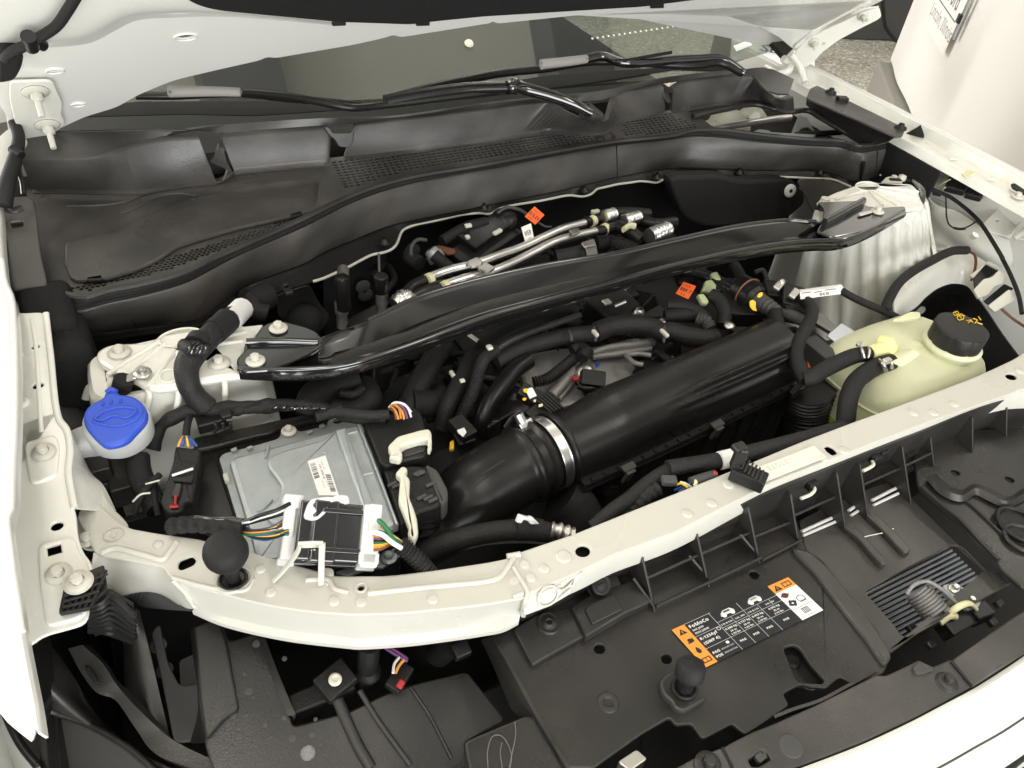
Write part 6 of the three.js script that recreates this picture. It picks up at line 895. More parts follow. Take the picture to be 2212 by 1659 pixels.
// ---- air filter box with its intake tube
{
  const a = group('air_filter_box', car, 'satin black tubular air filter cover with raised ridges');
  const rows = [], n = 44, m = 170, xs = -0.212, xe = 0.216;
  for (let i = 0; i <= n; i++) {
    const f = i / n, x = xs + (xe - xs) * f, cy = 0.895, w = Math.min(1, f * 4.5), cz = 0.27 - 0.106 * (x - xs);
    const ry = 0.043 + 0.011 * w, rz = 0.043 + 0.008 * w, r = [], e = 1 - 0.2 * w;
    for (let j = 0; j <= m; j++) {
      const t = (-0.06 + 1.12 * j / m) * Math.PI, c = Math.cos(t), s = Math.sin(t);
      const k0 = Math.max(0, Math.min(1, (f - 0.3 - 0.25 * Math.abs(t - 0.85)) / 0.35)), k = k0 * k0 * (3 - 2 * k0) * Math.min(1, (1 - f) * 8);
      const bump = 0.0075 * k * (Math.exp(-(((t - 1.02) / 0.08) ** 2)) + Math.exp(-(((t - 0.72) / 0.08) ** 2)) + 0.8 * Math.exp(-(((t - 0.42) / 0.1) ** 2)));
      r.push(V(x, cy + (ry + bump) * Math.sign(s) * Math.pow(Math.abs(s), e), cz + (rz + bump) * Math.sign(c) * Math.pow(Math.abs(c), e)));
    }
    rows.push(r);
  }
  const endR = (k) => rows[n].map((p) => V(xe + 0.012 * Math.sin(k * 1.5), 0.89 + (p.y - 0.89) * (1 - k * k), 0.224 + (p.z - 0.224) * (1 - k * k)));
  part('cover', [loft([...rows, endR(0.35), endR(0.6), endR(1)], { nu: m, linear: true, crease: 0.6 })], 'smooth black', a);
  const sf = spline(pts([[1262, 1052, 0.882], [1420, 981, 0.882], [1544, 922, 0.882], [1738, 827, 0.882]]), 60), off = (y, z) => sf.map((p) => p.clone().add(V(0, y, z)));
  part('seam_flange', [loft([off(0.003, -0.014), off(0.003, 0), off(0, 0.001), off(-0.003, 0), off(-0.003, -0.014)], { nu: 60, thick: 0.001, crease: 0.4 })], 'black plastic', a);
  part('seam_flange', [loft([off(-0.007, -0.014), off(-0.007, 0.001), off(-0.011, 0.001), off(-0.011, -0.014)], { nu: 60, thick: 0.001, crease: 0.4 })], 'black plastic', a);
  const teeth = []; for (let i = 2; i < 59; i += 3) teeth.push(block(sf[i].clone().add(V(0, 0.0045, -0.003)), [0.004, 0.003, 0.005], V(0, 1, 0), V(1, 0, -0.1), 0.0008));
  part('seam_tooth', teeth, 'black plastic', a).userData.kind = 'stuff';
  part('lower_box', [block(V(0.06, 0.808, 0.24), [0.32, 0.13, 0.105], V(0, 1, 0), V(1, 0, -0.11), 0.012)], 'black plastic', a);
  for (let i = 0; i < 9; i++) part('box_rib', [block(V(-0.07 + 0.035 * i, 0.815, 0.306 - 0.0037 * i), [0.0035, 0.1, 0.01], V(0, 1, 0), V(1, 0, -0.11), 0.001)], 'black plastic', a);
  for (const q of [[1354, 1018], [1545, 925], [1722, 838]]) { const p = hit(q, Y(0.882)); part('latch_clip', [block(p.clone().add(V(0, -0.004, 0.005)), [0.014, 0.024, 0.005], V(0, 1, 0.25), V(1, 0, -0.1), 0.001), block(p.clone().add(V(0, 0.009, 0.001)), [0.02, 0.004, 0.01], V(0, 1, 0.2), V(1, 0, -0.1), 0.001)], 'dark grey', a); }
  part('edge_rib', [slab(plane(hit(K([[1150, 640]])[0], Z(0.292)), V(0, 0.5, 1)), K([[1010, 725], [1230, 620], [1285, 560], [1270, 690], [1180, 770], [1040, 810]]), 0.006, { r: 0.002 })], 'black plastic', a);
  part('outlet_foot', [cyl(hit(K([[1340, 860]])[0], Y(0.80)), V(0, 1, 0), 0.03, 0.026, 0.05), cyl(hit(K([[1330, 790]])[0], Y(0.83)), V(0, 1, 0), 0.024, 0.022, 0.012)], 'smooth black', a);
  part('rubber_foot', [lathe(hit(K([[1250, 760]])[0], Y(0.85)), V(-0.5, 0.5, 0.5), [[0, 0.006], [0.007, 0.004], [0.008, 0]], 14)], 'painted bolt', a);
}
{
  const t = group('intake_tube', car, 'black ribbed rubber intake tube with a steel band clamp');
  const c0 = V(-0.212, 0.895, 0.266);
  const p = [c0.clone().add(V(0.02, 0, -0.002)), c0.clone(), P([1120, 1010, 0.893]), P([1075, 1035, 0.888]), P([1020, 1075, 0.875]), P([975, 1130, 0.84]), P([950, 1200, 0.77]), P([940, 1260, 0.68])];
  const wide = (f) => { const ribs = f > 0.07 && f < 0.21 ? 0.006 * Math.max(0, Math.cos((f - 0.105) / 0.062 * Math.PI * 2)) : 0; return 0.0455 + 0.003 * Math.min(1, f * 3) + ribs; };
  part('rubber_hose', [tube(p, wide, { n: 140, m: 40 })], 'smooth black', t);
  part('mould_seam', [tube(pts(K([[360, 780, 0.937], [470, 700, 0.94], [585, 630, 0.942]])), 0.0012, { m: 6 })], 'smooth black', t);
  const ax = p[1].clone().sub(p[2]).normalize(), e1 = V(0, 1, 0).addScaledVector(ax, -ax.y).normalize(), e2 = ax.clone().cross(e1);
  const band = (r, off, w) => { const g = new THREE.CylinderGeometry(r, r, w, 64, 1, true); return orient(g, c0.clone().addScaledVector(ax, off), ax); };
  part('band_clamp', [band(0.0485, 0.0, 0.012), ...[0.006, -0.006].map((d) => tube(ring(c0.clone().addScaledVector(ax, d), 0.0486, 0.0486, 60, e1, e2), 0.0008, { closed: true, n: 90, m: 6 }))], 'bright steel', t, 'shiny steel band clamp on the intake tube');
  const sc = hit(K([[715, 350]])[0], Y(0.938));
  part('clamp_screw', [cyl(sc, V(-0.2, 0.6, -0.5), 0.007, 0.007, 0.012, 14), block(sc.clone().add(V(0.004, -0.004, 0.002)), [0.02, 0.012, 0.012], V(-0.2, 0.6, -0.5))], 'bright steel', t);
  part('collar', [tube(ring(c0.clone().addScaledVector(ax, 0.014), 0.0478, 0.0478, 60, e1, e2), 0.0045, { closed: true, n: 90 })], 'smooth black', t);
}
// ---- engine computer
{
  const e = group('engine_computer', car, 'flat zinc-coloured engine control box with bar-code label');
  const pl = Y(0.935);
  const c = J([[165, 515], [210, 470], [400, 425], [700, 340], [730, 240], [790, 225], [850, 250], [880, 280], [1120, 225], [1130, 175], [1240, 150], [1390, 180], [1440, 230], [1600, 660], [1760, 1110], [1755, 1140], [1640, 1190], [900, 1390], [480, 1480], [430, 1380]]);
  part('base_plate', [slab(pl, c, 0.004, { r: 0.006, bev: 0.001, holes: [ring(hit(J([[1222, 180]])[0], pl), 0.0065, 0.005, 16)] })], 'zinc', e);
  part('lid', [slab(lift(pl, 0.015), J([[250, 540], [290, 495], [1140, 270], [1390, 200], [1420, 215], [1750, 1090], [1650, 1140], [500, 1440], [440, 1180]]), 0.0155, { r: 0.006, bev: 0.006 })], 'zinc', e);
  part('lid_plateau', [slab(lift(pl, 0.0215), J([[590, 590], [610, 500], [690, 455], [1090, 345], [1160, 290], [1210, 275], [1480, 960], [1200, 1100], [620, 1100], [560, 990], [640, 900], [700, 840], [720, 760], [660, 670]]), 0.008, { r: 0.012, bev: 0.006 })], 'zinc', e);
  part('ridge', [slab(lift(pl, 0.026), J([[1195, 260], [1290, 235], [1330, 340], [1560, 960], [1450, 990]]), 0.014, { r: 0.003, bev: 0.003 })], 'zinc', e);
  part('ridge', [tube(J([[1395, 200], [1560, 620], [1745, 1110]]).map((q) => hit(q, lift(pl, 0.0155))), 0.0026, { flat: 0.6 })], 'zinc', e);
  part('pressed_line', [tube(J([[1280, 310], [1330, 295], [1390, 280]]).map((q) => hit(q, lift(pl, 0.0155))), 0.0015, { m: 6 }), tube(J([[1410, 700], [1430, 675], [1530, 645]]).map((q) => hit(q, lift(pl, 0.0155))), 0.0022, { m: 6 }), tube(J([[1070, 470], [1110, 465], [1130, 485]]).map((q) => hit(q, lift(pl, 0.0218))), 0.001, { m: 6 }), tube(J([[605, 410], [600, 450], [590, 490], [580, 520]]).map((q) => hit(q, lift(pl, 0.0155))), 0.003, { flat: 0.6 }), tube(J([[500, 990], [560, 960], [640, 885]]).map((q) => hit(q, lift(pl, 0.0155))), 0.003, { flat: 0.6 })], 'zinc', e);
  for (const q of J([[300, 440], [440, 425], [970, 285], [1080, 230]])) part('edge_tab', [block(hit(q, lift(pl, 0.004)), [0.007, 0.004, 0.004], V(0, 1, 0), V(0.95, 0, -0.2))], 'zinc', e);
  part('side_catch', [block(hit(J([[235, 695]])[0], lift(pl, 0.002)), [0.006, 0.008, 0.012])], 'painted bolt', e);
  part('washer', [lathe(hit(J([[785, 285]])[0], lift(pl, 0.001)), V(0, 1, 0), [[0, 0.0016], [0.008, 0.0016], [0.0085, 0]], 28)], 'zinc', e);
  part('bolt', [boltGeo(hit(J([[785, 275]])[0], lift(pl, 0.0026)), V(0, 1, 0), 0.0046)], 'painted bolt', e);
  part('bolt', [boltGeo(hit(J([[700, 1260]])[0], lift(pl, 0.004)), V(0, 1, 0), 0.005)], 'zinc', e);
  const tex = canvasTex(256, 700, (x, w, h) => {
    x.fillStyle = '#eceae6'; x.fillRect(0, 0, w, h); x.fillStyle = '#39393c'; let s = 3; const r = () => { s = (s * 16807) % 2147483647; return s / 2147483647; };
    for (let y = 70, k = 0; y < 380; k++) { const b = 4 + Math.floor(r() * 3) * 5; if (k % 2 === 0) x.fillRect(18, y, 72, b); y += b; }
    for (let y = 340, k = 0; y < 640; k++) { const b = 4 + Math.floor(r() * 3) * 5; if (k % 2 === 0) x.fillRect(170, y, 66, b); y += b; }
    x.save(); x.translate(110, 20); x.rotate(Math.PI / 2); x.font = 'bold 34px monospace'; x.fillText('LC3A-12B684-AB', 110, -20); x.font = '22px monospace'; x.fillText('S/N 0042 1960', 60, -60); x.fillText('B26 20197', 430, 10); x.fillText('PN C54 1', 430, -40); x.restore();
  });
  const lq = J([[950, 540], [1110, 490], [1230, 845], [1050, 845]]).map((q) => hit(q, lift(pl, 0.0223)));
  part('bar_code_label', [sheet(...lq)], printed('label print', tex), e, 'white bar-code label');
  // connectors on its edge with pale locking levers
  part('socket_block', [slab(Y(0.952), J([[1440, 190], [1620, 140], [1900, 60], [1955, 110], [1990, 240], [2045, 400], [2000, 490], [1840, 520], [1640, 590], [1590, 560], [1520, 380]]), 0.04, { r: 0.006, bev: 0.003 })], 'black plastic', e);
  part('socket_face', [slab(Y(0.954), J([[1790, 430], [1850, 395], [1990, 345], [2000, 440], [1800, 500]]), 0.003, { r: 0.003 })], 'grey plastic', e);
  part('locking_lever', [slab(Y(0.966), J([[1658, 405], [1745, 318], [1960, 258], [2025, 250], [2048, 278], [2052, 400], [2030, 430], [2012, 425], [2028, 348], [1940, 348], [1810, 388], [1772, 425], [1795, 472], [1770, 522], [1668, 502], [1690, 470]]), 0.012, { r: 0.004, bev: 0.003 })], 'cream plastic', e, 'upper pale locking lever');
  part('socket_block', [slab(Y(0.945), J([[1620, 615], [1860, 575], [2000, 585], [2090, 720], [2140, 930], [1950, 985], [1890, 1050], [1860, 1030], [1780, 1130], [1680, 800]]), 0.045, { r: 0.006, bev: 0.003 })], 'black plastic', e);
  part('socket_end', [slab(Y(0.947), J([[1985, 560], [2100, 610], [2195, 790], [2195, 870], [2150, 925], [2120, 900], [2040, 700]]), 0.03, { r: 0.006, bev: 0.003 })], 'dark grey', e);
  part('socket_rib', J([[1930, 645], [1950, 650], [2040, 745], [2020, 865], [2060, 885], [1960, 860], [1700, 745], [1740, 760]]).map((q) => block(hit(q, Y(0.9465)), [0.012, 0.003, 0.004], V(0, 1, 0), V(1, 0, -0.15), 0.001)), 'dark grey', e);
  part('locking_lever', [slab(Y(0.958), J([[1790, 575], [1842, 600], [1815, 650], [1858, 690], [1850, 850], [1895, 960], [1920, 1045], [1932, 1165], [1890, 1255], [1835, 1190], [1848, 1120], [1755, 885], [1772, 680], [1722, 645]]), 0.012, { r: 0.004, bev: 0.003 })], 'cream plastic', e, 'lower pale locking lever');
}
{ // tray and looms around the computer
  const b = group('battery_tray', car, 'black plastic tray around the engine control box');
  part('tray_top', [slab(Y(0.918), [...J([[-120, 470], [20, 350], [500, 230], [1000, 130], [1380, 120], [1460, 200], [1640, 640], [1800, 1200], [900, 1420], [430, 1440], [-60, 1120]])], 0.03, { r: 0.006, bev: 0.002 })], 'black plastic', b);
  part('tray_ridge', [tube(pts(J([[-100, 470, 0.922], [200, 400, 0.922], [480, 330, 0.922], [640, 290, 0.922], [700, 220, 0.922], [850, 185, 0.922], [1140, 110, 0.922]])), 0.0045, { flat: 0.7 })], 'grey plastic', b);
  part('tray_rail', [slab(Y(0.926), J([[-60, 330], [300, 260], [900, 130], [1250, 100], [1160, 135], [640, 270], [240, 380], [-60, 440]]), 0.008, { r: 0.004, bev: 0.002 })], 'grey plastic', b);
  part('tray_clip', [block(hit(J([[205, 265]])[0], Y(0.943)), [0.02, 0.014, 0.01], V(0, 1, 0.2), V(0.95, 0, -0.2)), ...[-1, 0, 1].map((k) => block(hit(J([[205 + 65 * k, 225 - 5 * k]])[0], Y(0.957)), [0.004, 0.01, 0.004]))], 'grey plastic', b);
  part('tray_face', [slab(Y(0.9205), J([[-20, 520], [150, 470], [160, 600], [300, 1020], [280, 1050], [0, 1060], [-80, 1000]]), 0.004, { r: 0.004 })], 'grey plastic', b);
  part('mount_foot', [slab(Y(0.915), J([[1190, 1520], [1400, 1450], [1520, 1440], [1640, 1360], [1720, 1300], [1800, 1345], [1620, 1480], [1500, 1480], [1300, 1560]]), 0.005, { r: 0.003 })], 'zinc', b);
  part('foot_bolt', [boltGeo(hit(J([[1670, 1395]])[0], Y(0.917)), V(0, 1, 0), 0.0046)], 'zinc', b);
  const w = group('wiring_loom', car, 'black taped wiring loom running behind the engine control box');
  const wob = (r, s) => (t) => r * (1 + 0.12 * Math.sin(t * 37 + s) + 0.07 * Math.sin(t * 83 + 2 * s));
  part('loom', [tube(pts([...D([[960, 1260, 0.93], [1000, 1140, 0.945], [1060, 1080, 0.955], [1200, 1020, 0.962], [1400, 1005, 0.965]]), ...J([[300, 65, 0.965], [500, 60, 0.965], [800, 45, 0.965], [1000, 70, 0.962], [1200, 110, 0.96], [1330, 140, 0.958], [1480, 155, 0.957], [1640, 145, 0.957]])]), wob(0.0082, 1), { n: 160 })], 'tape', w);
  part('loom', [tube(pts(J([[-40, 120, 0.955], [150, 110, 0.96], [400, 90, 0.966], [600, 60, 0.968], [760, 40, 0.97], [980, 60, 0.968], [1150, 95, 0.965]])), wob(0.0056, 3), { n: 100 })], 'tape', w);
  for (let k = 0; k < 7; k++) part('tape_fold', [tube(pts(J([[620 + 70 * k, 95 - 4 * k, 0.974], [680 + 70 * k, 60 + 3 * k, 0.978], [720 + 70 * k, 40 + 6 * k, 0.972]])), 0.001, { m: 6 })], 'gloss black', w);
  part('loom', [tube(pts(D([[1260, 1010, 0.955], [1210, 1040, 0.96], [1185, 1100, 0.965], [1175, 1180, 0.965]])), 0.0042)], 'tape', w);
  part('loom_tie', [block(hit(J([[230, 130]])[0], Y(0.972)), [0.012, 0.007, 0.012]), block(hit(J([[1190, 80]])[0], Y(0.968)), [0.02, 0.008, 0.008]), block(hit(J([[100, 190]])[0], Y(0.955)), [0.032, 0.014, 0.02])], 'smooth black', w);
  part('loom', [tube(pts([...E([[-60, 1530, 0.965], [60, 1500, 0.965], [180, 1510, 0.965], [300, 1520, 0.962], [400, 1515, 0.96]])]), 0.0066)], 'tape', w);
  // fat cable over the near strut tower
  const c = group('battery_cable', car, 'thick black cable with white sleeve passing over the near strut tower');
  part('cable', [tube(pts(D([[1470, 420, 1.0], [1400, 470, 1.01], [1310, 560, 1.018], [1220, 660, 1.012], [1180, 740, 1.005], [1190, 840, 0.995], [1230, 920, 0.98], [1310, 1000, 0.965]])), (t) => 0.0138 - 0.0012 * Math.sin(t * 9)),], 'tape', c);
  part('white_sleeve', [tube(pts(D([[1530, 370, 0.99], [1500, 400, 0.995], [1455, 445, 1.002]])), 0.0148)], 'white tag', c);
  part('tape_wrap', [tube(pts(D([[1440, 440, 1.01], [1400, 480, 1.012], [1350, 520, 1.016]])), 0.0158), tube(pts(D([[1270, 570, 1.02], [1240, 610, 1.02]])), 0.0155), tube(pts(D([[1160, 600, 1.02], [1220, 630, 1.025], [1310, 640, 1.02]])), 0.008)], 'rubber', c);
  for (let k = 0; k < 5; k++) part('tape_fold', [tube(pts(D([[1180 + 26 * k, 650 + 8 * (k % 2), 1.03], [1200 + 26 * k, 615, 1.036], [1230 + 22 * k, 580 + 10 * k, 1.034]])), 0.0012, { m: 6 })], 'gloss black', c);
  part('grommet', [tube(pts(D([[1560, 330, 0.965], [1620, 320, 0.96], [1680, 290, 0.955]])), 0.02), tube(pts(D([[1590, 300, 0.97], [1620, 380, 0.965], [1690, 400, 0.96]])), 0.012)], 'rubber', c);
}
{ // washer filler
  const w = group('washer_filler', car, 'blue washer fluid cap on its translucent white filler neck');
  const pl = plane(hit(D([[720, 1050]])[0], Y(0.998)), V(-0.02, 1, 0.14));
  const capC = D([[520, 1030], [560, 975], [650, 930], [658, 900], [690, 892], [740, 888], [752, 908], [840, 915], [905, 960], [932, 1020], [925, 1070], [880, 1120], [800, 1205], [720, 1230], [655, 1236], [600, 1190], [528, 1105]]);
  part('cap', [slab(pl, capC, 0.011, { r: 0.012, bev: 0.004 })], 'blue cap', w, 'cobalt blue washer cap');
  part('cap_symbol', [tube(D([[595, 1068], [640, 1030], [720, 1000], [800, 995], [860, 1010], [830, 1045], [790, 1060], [745, 1048], [700, 1052], [650, 1075], [600, 1070]]).map((q) => hit(q, lift(pl, 0.0006))), 0.0017, { n: 90, m: 6 }), tube(D([[580, 1080], [650, 1105], [760, 1110], [860, 1070], [900, 1010]]).map((q) => hit(q, lift(pl, 0.0003))), 0.0016, { m: 6 }), ...[[[650, 985], [655, 965]], [[700, 975], [705, 950]], [[760, 965], [765, 945]]].map((s) => tube(D(s).map((q) => hit(q, lift(pl, 0.0004))), 0.0014, { m: 6 }))], 'blue cap', w);
  part('cap_tab', [tube(D([[672, 900], [700, 882], [735, 895]]).map((q) => hit(q, lift(pl, -0.001))), 0.0028)], 'blue cap', w);
  const nc = hit(D([[735, 1075]])[0], lift(pl, -0.012));
  part('neck', [lathe(nc, V(-0.02, 1, 0.1), [[0.024, 0.004], [0.033, 0.003], [0.0345, -0.006], [0.0335, -0.026], [0.028, -0.033], [0.0, -0.034]], 40)], 'neck plastic', w);
  part('filler_pipe', [loft([pts(D([[430, 1150, 0.965], [540, 1110, 0.97], [640, 1150, 0.97]])), pts(D([[440, 1250, 0.962], [560, 1230, 0.968], [660, 1270, 0.962]])), pts(D([[440, 1330, 0.945], [560, 1310, 0.945], [660, 1300, 0.945]]))], { nu: 16, nv: 10, thick: 0.004 })], 'neck plastic', w);
}
{ // small taped connector in front of the tray
  const k = group('wiring_connector', car, 'slim black connector with red lock beside the engine control box');
  const q = D([[1105, 1238], [1270, 1256], [1262, 1330], [1235, 1470], [1215, 1590], [1170, 1588], [1140, 1660], [1060, 1660], [1010, 1590], [1055, 1440], [1090, 1340]]);
  part('shell', [slab(Y(0.962), q, 0.026, { r: 0.004, bev: 0.003 })], 'black plastic', k);
  part('shell_step', [slab(Y(0.965), D([[1112, 1330], [1245, 1345], [1215, 1470], [1090, 1460]]), 0.004, { r: 0.003 })], 'smooth black', k);
  part('latch', [slab(Y(0.966), D([[1110, 1470], [1150, 1475], [1130, 1560], [1080, 1555]]), 0.006, { r: 0.002 })], 'grey plastic', k);
  part('red_lock', [slab(Y(0.968), D([[1100, 1548], [1118, 1545], [1112, 1600], [1098, 1600]]), 0.003, { r: 0.001 }), slab(Y(0.966), D([[1072, 1608], [1125, 1605], [1125, 1622], [1068, 1625]]), 0.003, { r: 0.001 })], 'red', k);
  part('chalk_mark', [tube(pts(D([[1090, 1425, 0.9655], [1150, 1405, 0.9685], [1220, 1382, 0.9685]])), 0.0015, { m: 6 })], 'white tag', k);
  [['yellow', 1160, 1125], ['wire blue', 1170, 1150], ['yellow', 1178, 1190], ['wire blue', 1185, 1215], ['wire violet', 1165, 1135], ['wire blue', 1190, 1245]].forEach(([m, a, b]) => part('wire', [tube(pts(D([[a, 1178, 0.966], [(a + b) / 2, 1205, 0.967], [b, 1242, 0.962]])), 0.0015, { m: 6 })], m, k));
  part('lower_loom', [tube(pts(D([[870, 1310, 0.94], [880, 1400, 0.935], [930, 1520, 0.93], [1000, 1640, 0.925]])), 0.0128), tube(pts(D([[960, 1440, 0.945], [975, 1560, 0.94], [1000, 1680, 0.93]])), 0.0032), tube(pts(D([[850, 1660, 0.93], [900, 1540, 0.945], [990, 1440, 0.95], [1010, 1420, 0.95]])), 0.0036)], 'tape', k);
  part('loom_band', [tube(pts(D([[840, 1590, 0.95], [890, 1545, 0.958], [950, 1535, 0.956]])), 0.0011), tube(pts(D([[920, 1480, 0.955], [1010, 1455, 0.958]])), 0.001)], 'painted bolt', k);
  part('side_pod', [block(hit(D([[610, 1380]])[0], Y(0.92)), [0.03, 0.02, 0.03]), block(hit(D([[760, 1450]])[0], Y(0.90)), [0.022, 0.03, 0.06]), block(hit(D([[640, 1460]])[0], Y(0.90)), [0.036, 0.012, 0.024])], 'grey plastic', k);
  const s = group('sound_pad', car, 'dark fuzzy foam block between the rail and the strut tower');
  part('foam', [block(hit(D([[440, 690]])[0], Y(0.96)), [0.06, 0.1, 0.09], V(0, 1, 0), V(1, 0, 0), 0.02), block(hit(D([[350, 500]])[0], Y(0.98)), [0.06, 0.09, 0.1], V(0, 1, 0), V(1, 0, 0), 0.015)], 'felt', s);
  part('pipe', [tube(pts(D([[480, 770, 0.95], [470, 880, 0.92], [480, 1000, 0.90]])), 0.017), tube(pts(D([[430, 790, 0.96], [470, 800, 0.965], [530, 740, 0.965]])), 0.003)], 'rubber', s);
  part('pale_fitting', [tube(pts(D([[535, 820, 0.95], [560, 860, 0.945], [550, 940, 0.93]])), 0.006)], 'painted bolt', s);
  part('lower_hose', [tube(pts(D([[400, 1030, 0.9], [430, 1060, 0.9], [440, 1110, 0.88]])), 0.02)], 'dark grey', s);
}
// ---- wiring junction on its bracket
{
  const w = group('junction_connector', car, 'black multi-way wiring junction with white end shells on the beam bracket');
  const dx = hit(J([[1360, 1080]])[0], Y(1.0)).sub(hit(J([[890, 1060]])[0], Y(1.0))).normalize(), up = V(0.03, 0.8, 0.55).normalize(), ctr = hit(J([[1130, 1180]])[0], Y(0.97));
  const dz = dx.clone().cross(up).normalize(), at = (a, b, c) => ctr.clone().addScaledVector(dx, a).addScaledVector(up, b).addScaledVector(dz, c);
  part('housing', [block(at(0, 0, 0), [0.064, 0.034, 0.058], up, dx, 0.003), block(at(-0.006, 0.006, 0), [0.026, 0.034, 0.061], up, dx, 0.003), ...[-0.02, 0.018].map((c) => block(at(0.012, 0.0185, c), [0.042, 0.0022, 0.0045], up, dx, 0.0008)), ...[-0.012, 0.004].map((c) => block(at(0.0, c, 0.0305), [0.06, 0.004, 0.003], up, dx, 0.0008))], 'gloss black', w);
  part('end_shell', [block(at(-0.0385, -0.002, 0.0), [0.014, 0.034, 0.058], up, dx, 0.003), block(at(-0.0385, 0.006, -0.028), [0.02, 0.03, 0.014], up, dx, 0.003), block(at(-0.041, 0.0165, -0.008), [0.012, 0.006, 0.03], up, dx, 0.002), block(at(-0.0385, -0.005, 0.03), [0.017, 0.022, 0.008], up, dx, 0.002)], 'pale plastic', w, 'white end shell');
  part('end_shell', [block(at(0.0405, -0.002, 0.002), [0.018, 0.036, 0.062], up, dx, 0.003), block(at(0.043, 0.012, -0.012), [0.012, 0.014, 0.034], up, dx, 0.002), block(at(0.0405, 0.012, 0.024), [0.02, 0.008, 0.012], up, dx, 0.002), block(at(0.0415, -0.012, 0.03), [0.019, 0.012, 0.01], up, dx, 0.002)], 'pale plastic', w, 'white end shell');
  const lv = plane(at(0, 0.024, 0), up.clone().add(V(0, 0.25, 0)));
  part('lever', [slab(lv, J([[918, 1020], [950, 920], [990, 870], [1120, 852], [1290, 858], [1300, 920], [1200, 890], [1160, 920], [1130, 990], [1060, 1050], [1020, 1070], [930, 1050]]), 0.006, { r: 0.003, bev: 0.002, holes: [J([[1005, 915], [1040, 905], [1055, 930], [1030, 945], [1005, 940]]), J([[1075, 945], [1110, 935], [1110, 965], [1060, 1015], [1010, 1030], [1000, 1010], [1050, 995], [1080, 975]])], hr: 0.0015 }), tube(J([[1150, 900], [1210, 870], [1290, 870], [1298, 920]]).map((q) => hit(q, lift(lv, -0.002))), 0.0028)], 'pale plastic', w, 'white locking lever with a curved slot');
  const cols = ['wire blue', 'yellow', 'wire green', 'smooth black', 'wire brown', 'wire blue', 'wire violet', 'smooth black', 'white tag', 'wire green', 'wire orange', 'smooth black', 'yellow', 'wire blue', 'tape', 'wire green'];
  cols.forEach((m, i) => { const a = i / 15, j = rnd() - 0.5; part('wire', [tube(pts(J([[370, 1115 + 70 * a, 0.97], [480 + 40 * j, 1150 + 60 * a + 30 * j, 0.985], [640, 1120 + 90 * a + 40 * j, 0.988], [785, 1030 + 160 * a, 0.985]])), 0.0013, { m: 6, n: 24 })], m, w); });
  [['white tag', [[380, 1095, 0.985], [520, 1040, 0.992], [660, 998, 0.995], [780, 950, 0.995]]], ['smooth black', [[380, 1085, 0.985], [520, 1025, 0.995], [680, 975, 1.0], [800, 915, 1.0]]], ['smooth black', [[380, 1100, 0.985], [600, 1040, 0.99], [790, 985, 0.992]]], ['wire blue', [[480, 1225, 0.965], [600, 1235, 0.97], [700, 1190, 0.98], [760, 1130, 0.985]]], ['wire green', [[430, 1190, 0.97], [540, 1210, 0.975], [660, 1150, 0.982], [770, 1100, 0.985]]]].forEach(([m, q], i) => part('wire', [tube(pts(J(q)), i < 3 ? 0.0024 : 0.0014, { m: 6 })], m, w));
  ['yellow', 'white tag', 'wire green', 'wire violet', 'wire brown', 'wire orange', 'wire violet', 'smooth black', 'wire green', 'yellow', 'wire orange', 'wire brown'].forEach((m, i) => { const a = i / 11; part('wire', [tube(pts(J([[1535, 1110 + 220 * a, 0.985], [1600, 1130 + 190 * a, 0.985], [1690, 1190 + 90 * a, 0.978], [1790, 1260 + 40 * a, 0.965]])), 0.0014, { m: 6 })], m, w); });
  [['white tag', [[1530, 1170, 0.99], [1610, 1190, 0.992], [1700, 1260, 0.985], [1780, 1310, 0.975]]], ['wire green', [[1570, 1060, 0.99], [1630, 1110, 0.992], [1700, 1220, 0.985], [1760, 1280, 0.975]]]].forEach(([m, q]) => part('wire', [tube(pts(J(q)), 0.0026, { m: 8 })], m, w));
  part('taped_loom', [tube(pts(J([[-260, 1120, 0.955], [-100, 1100, 0.965], [60, 1105, 0.972], [200, 1110, 0.976], [380, 1130, 0.976]])), (t) => 0.0085 + 0.0008 * Math.sin(t * 40))], 'tape', w);
  part('taped_loom', [tube(pts(J([[-40, 1050, 0.975], [100, 1060, 0.98], [250, 1060, 0.982], [380, 1080, 0.984]])), 0.0036)], 'gloss black', w);
  part('braided_loom', [tube(pts(J([[1770, 1280, 0.965], [1840, 1340, 0.958], [1930, 1420, 0.95], [2000, 1500, 0.94], [2060, 1580, 0.92]])), (t) => 0.0088 + 0.001 * Math.sin(t * 90), { n: 80 })], 'tape', w);
}
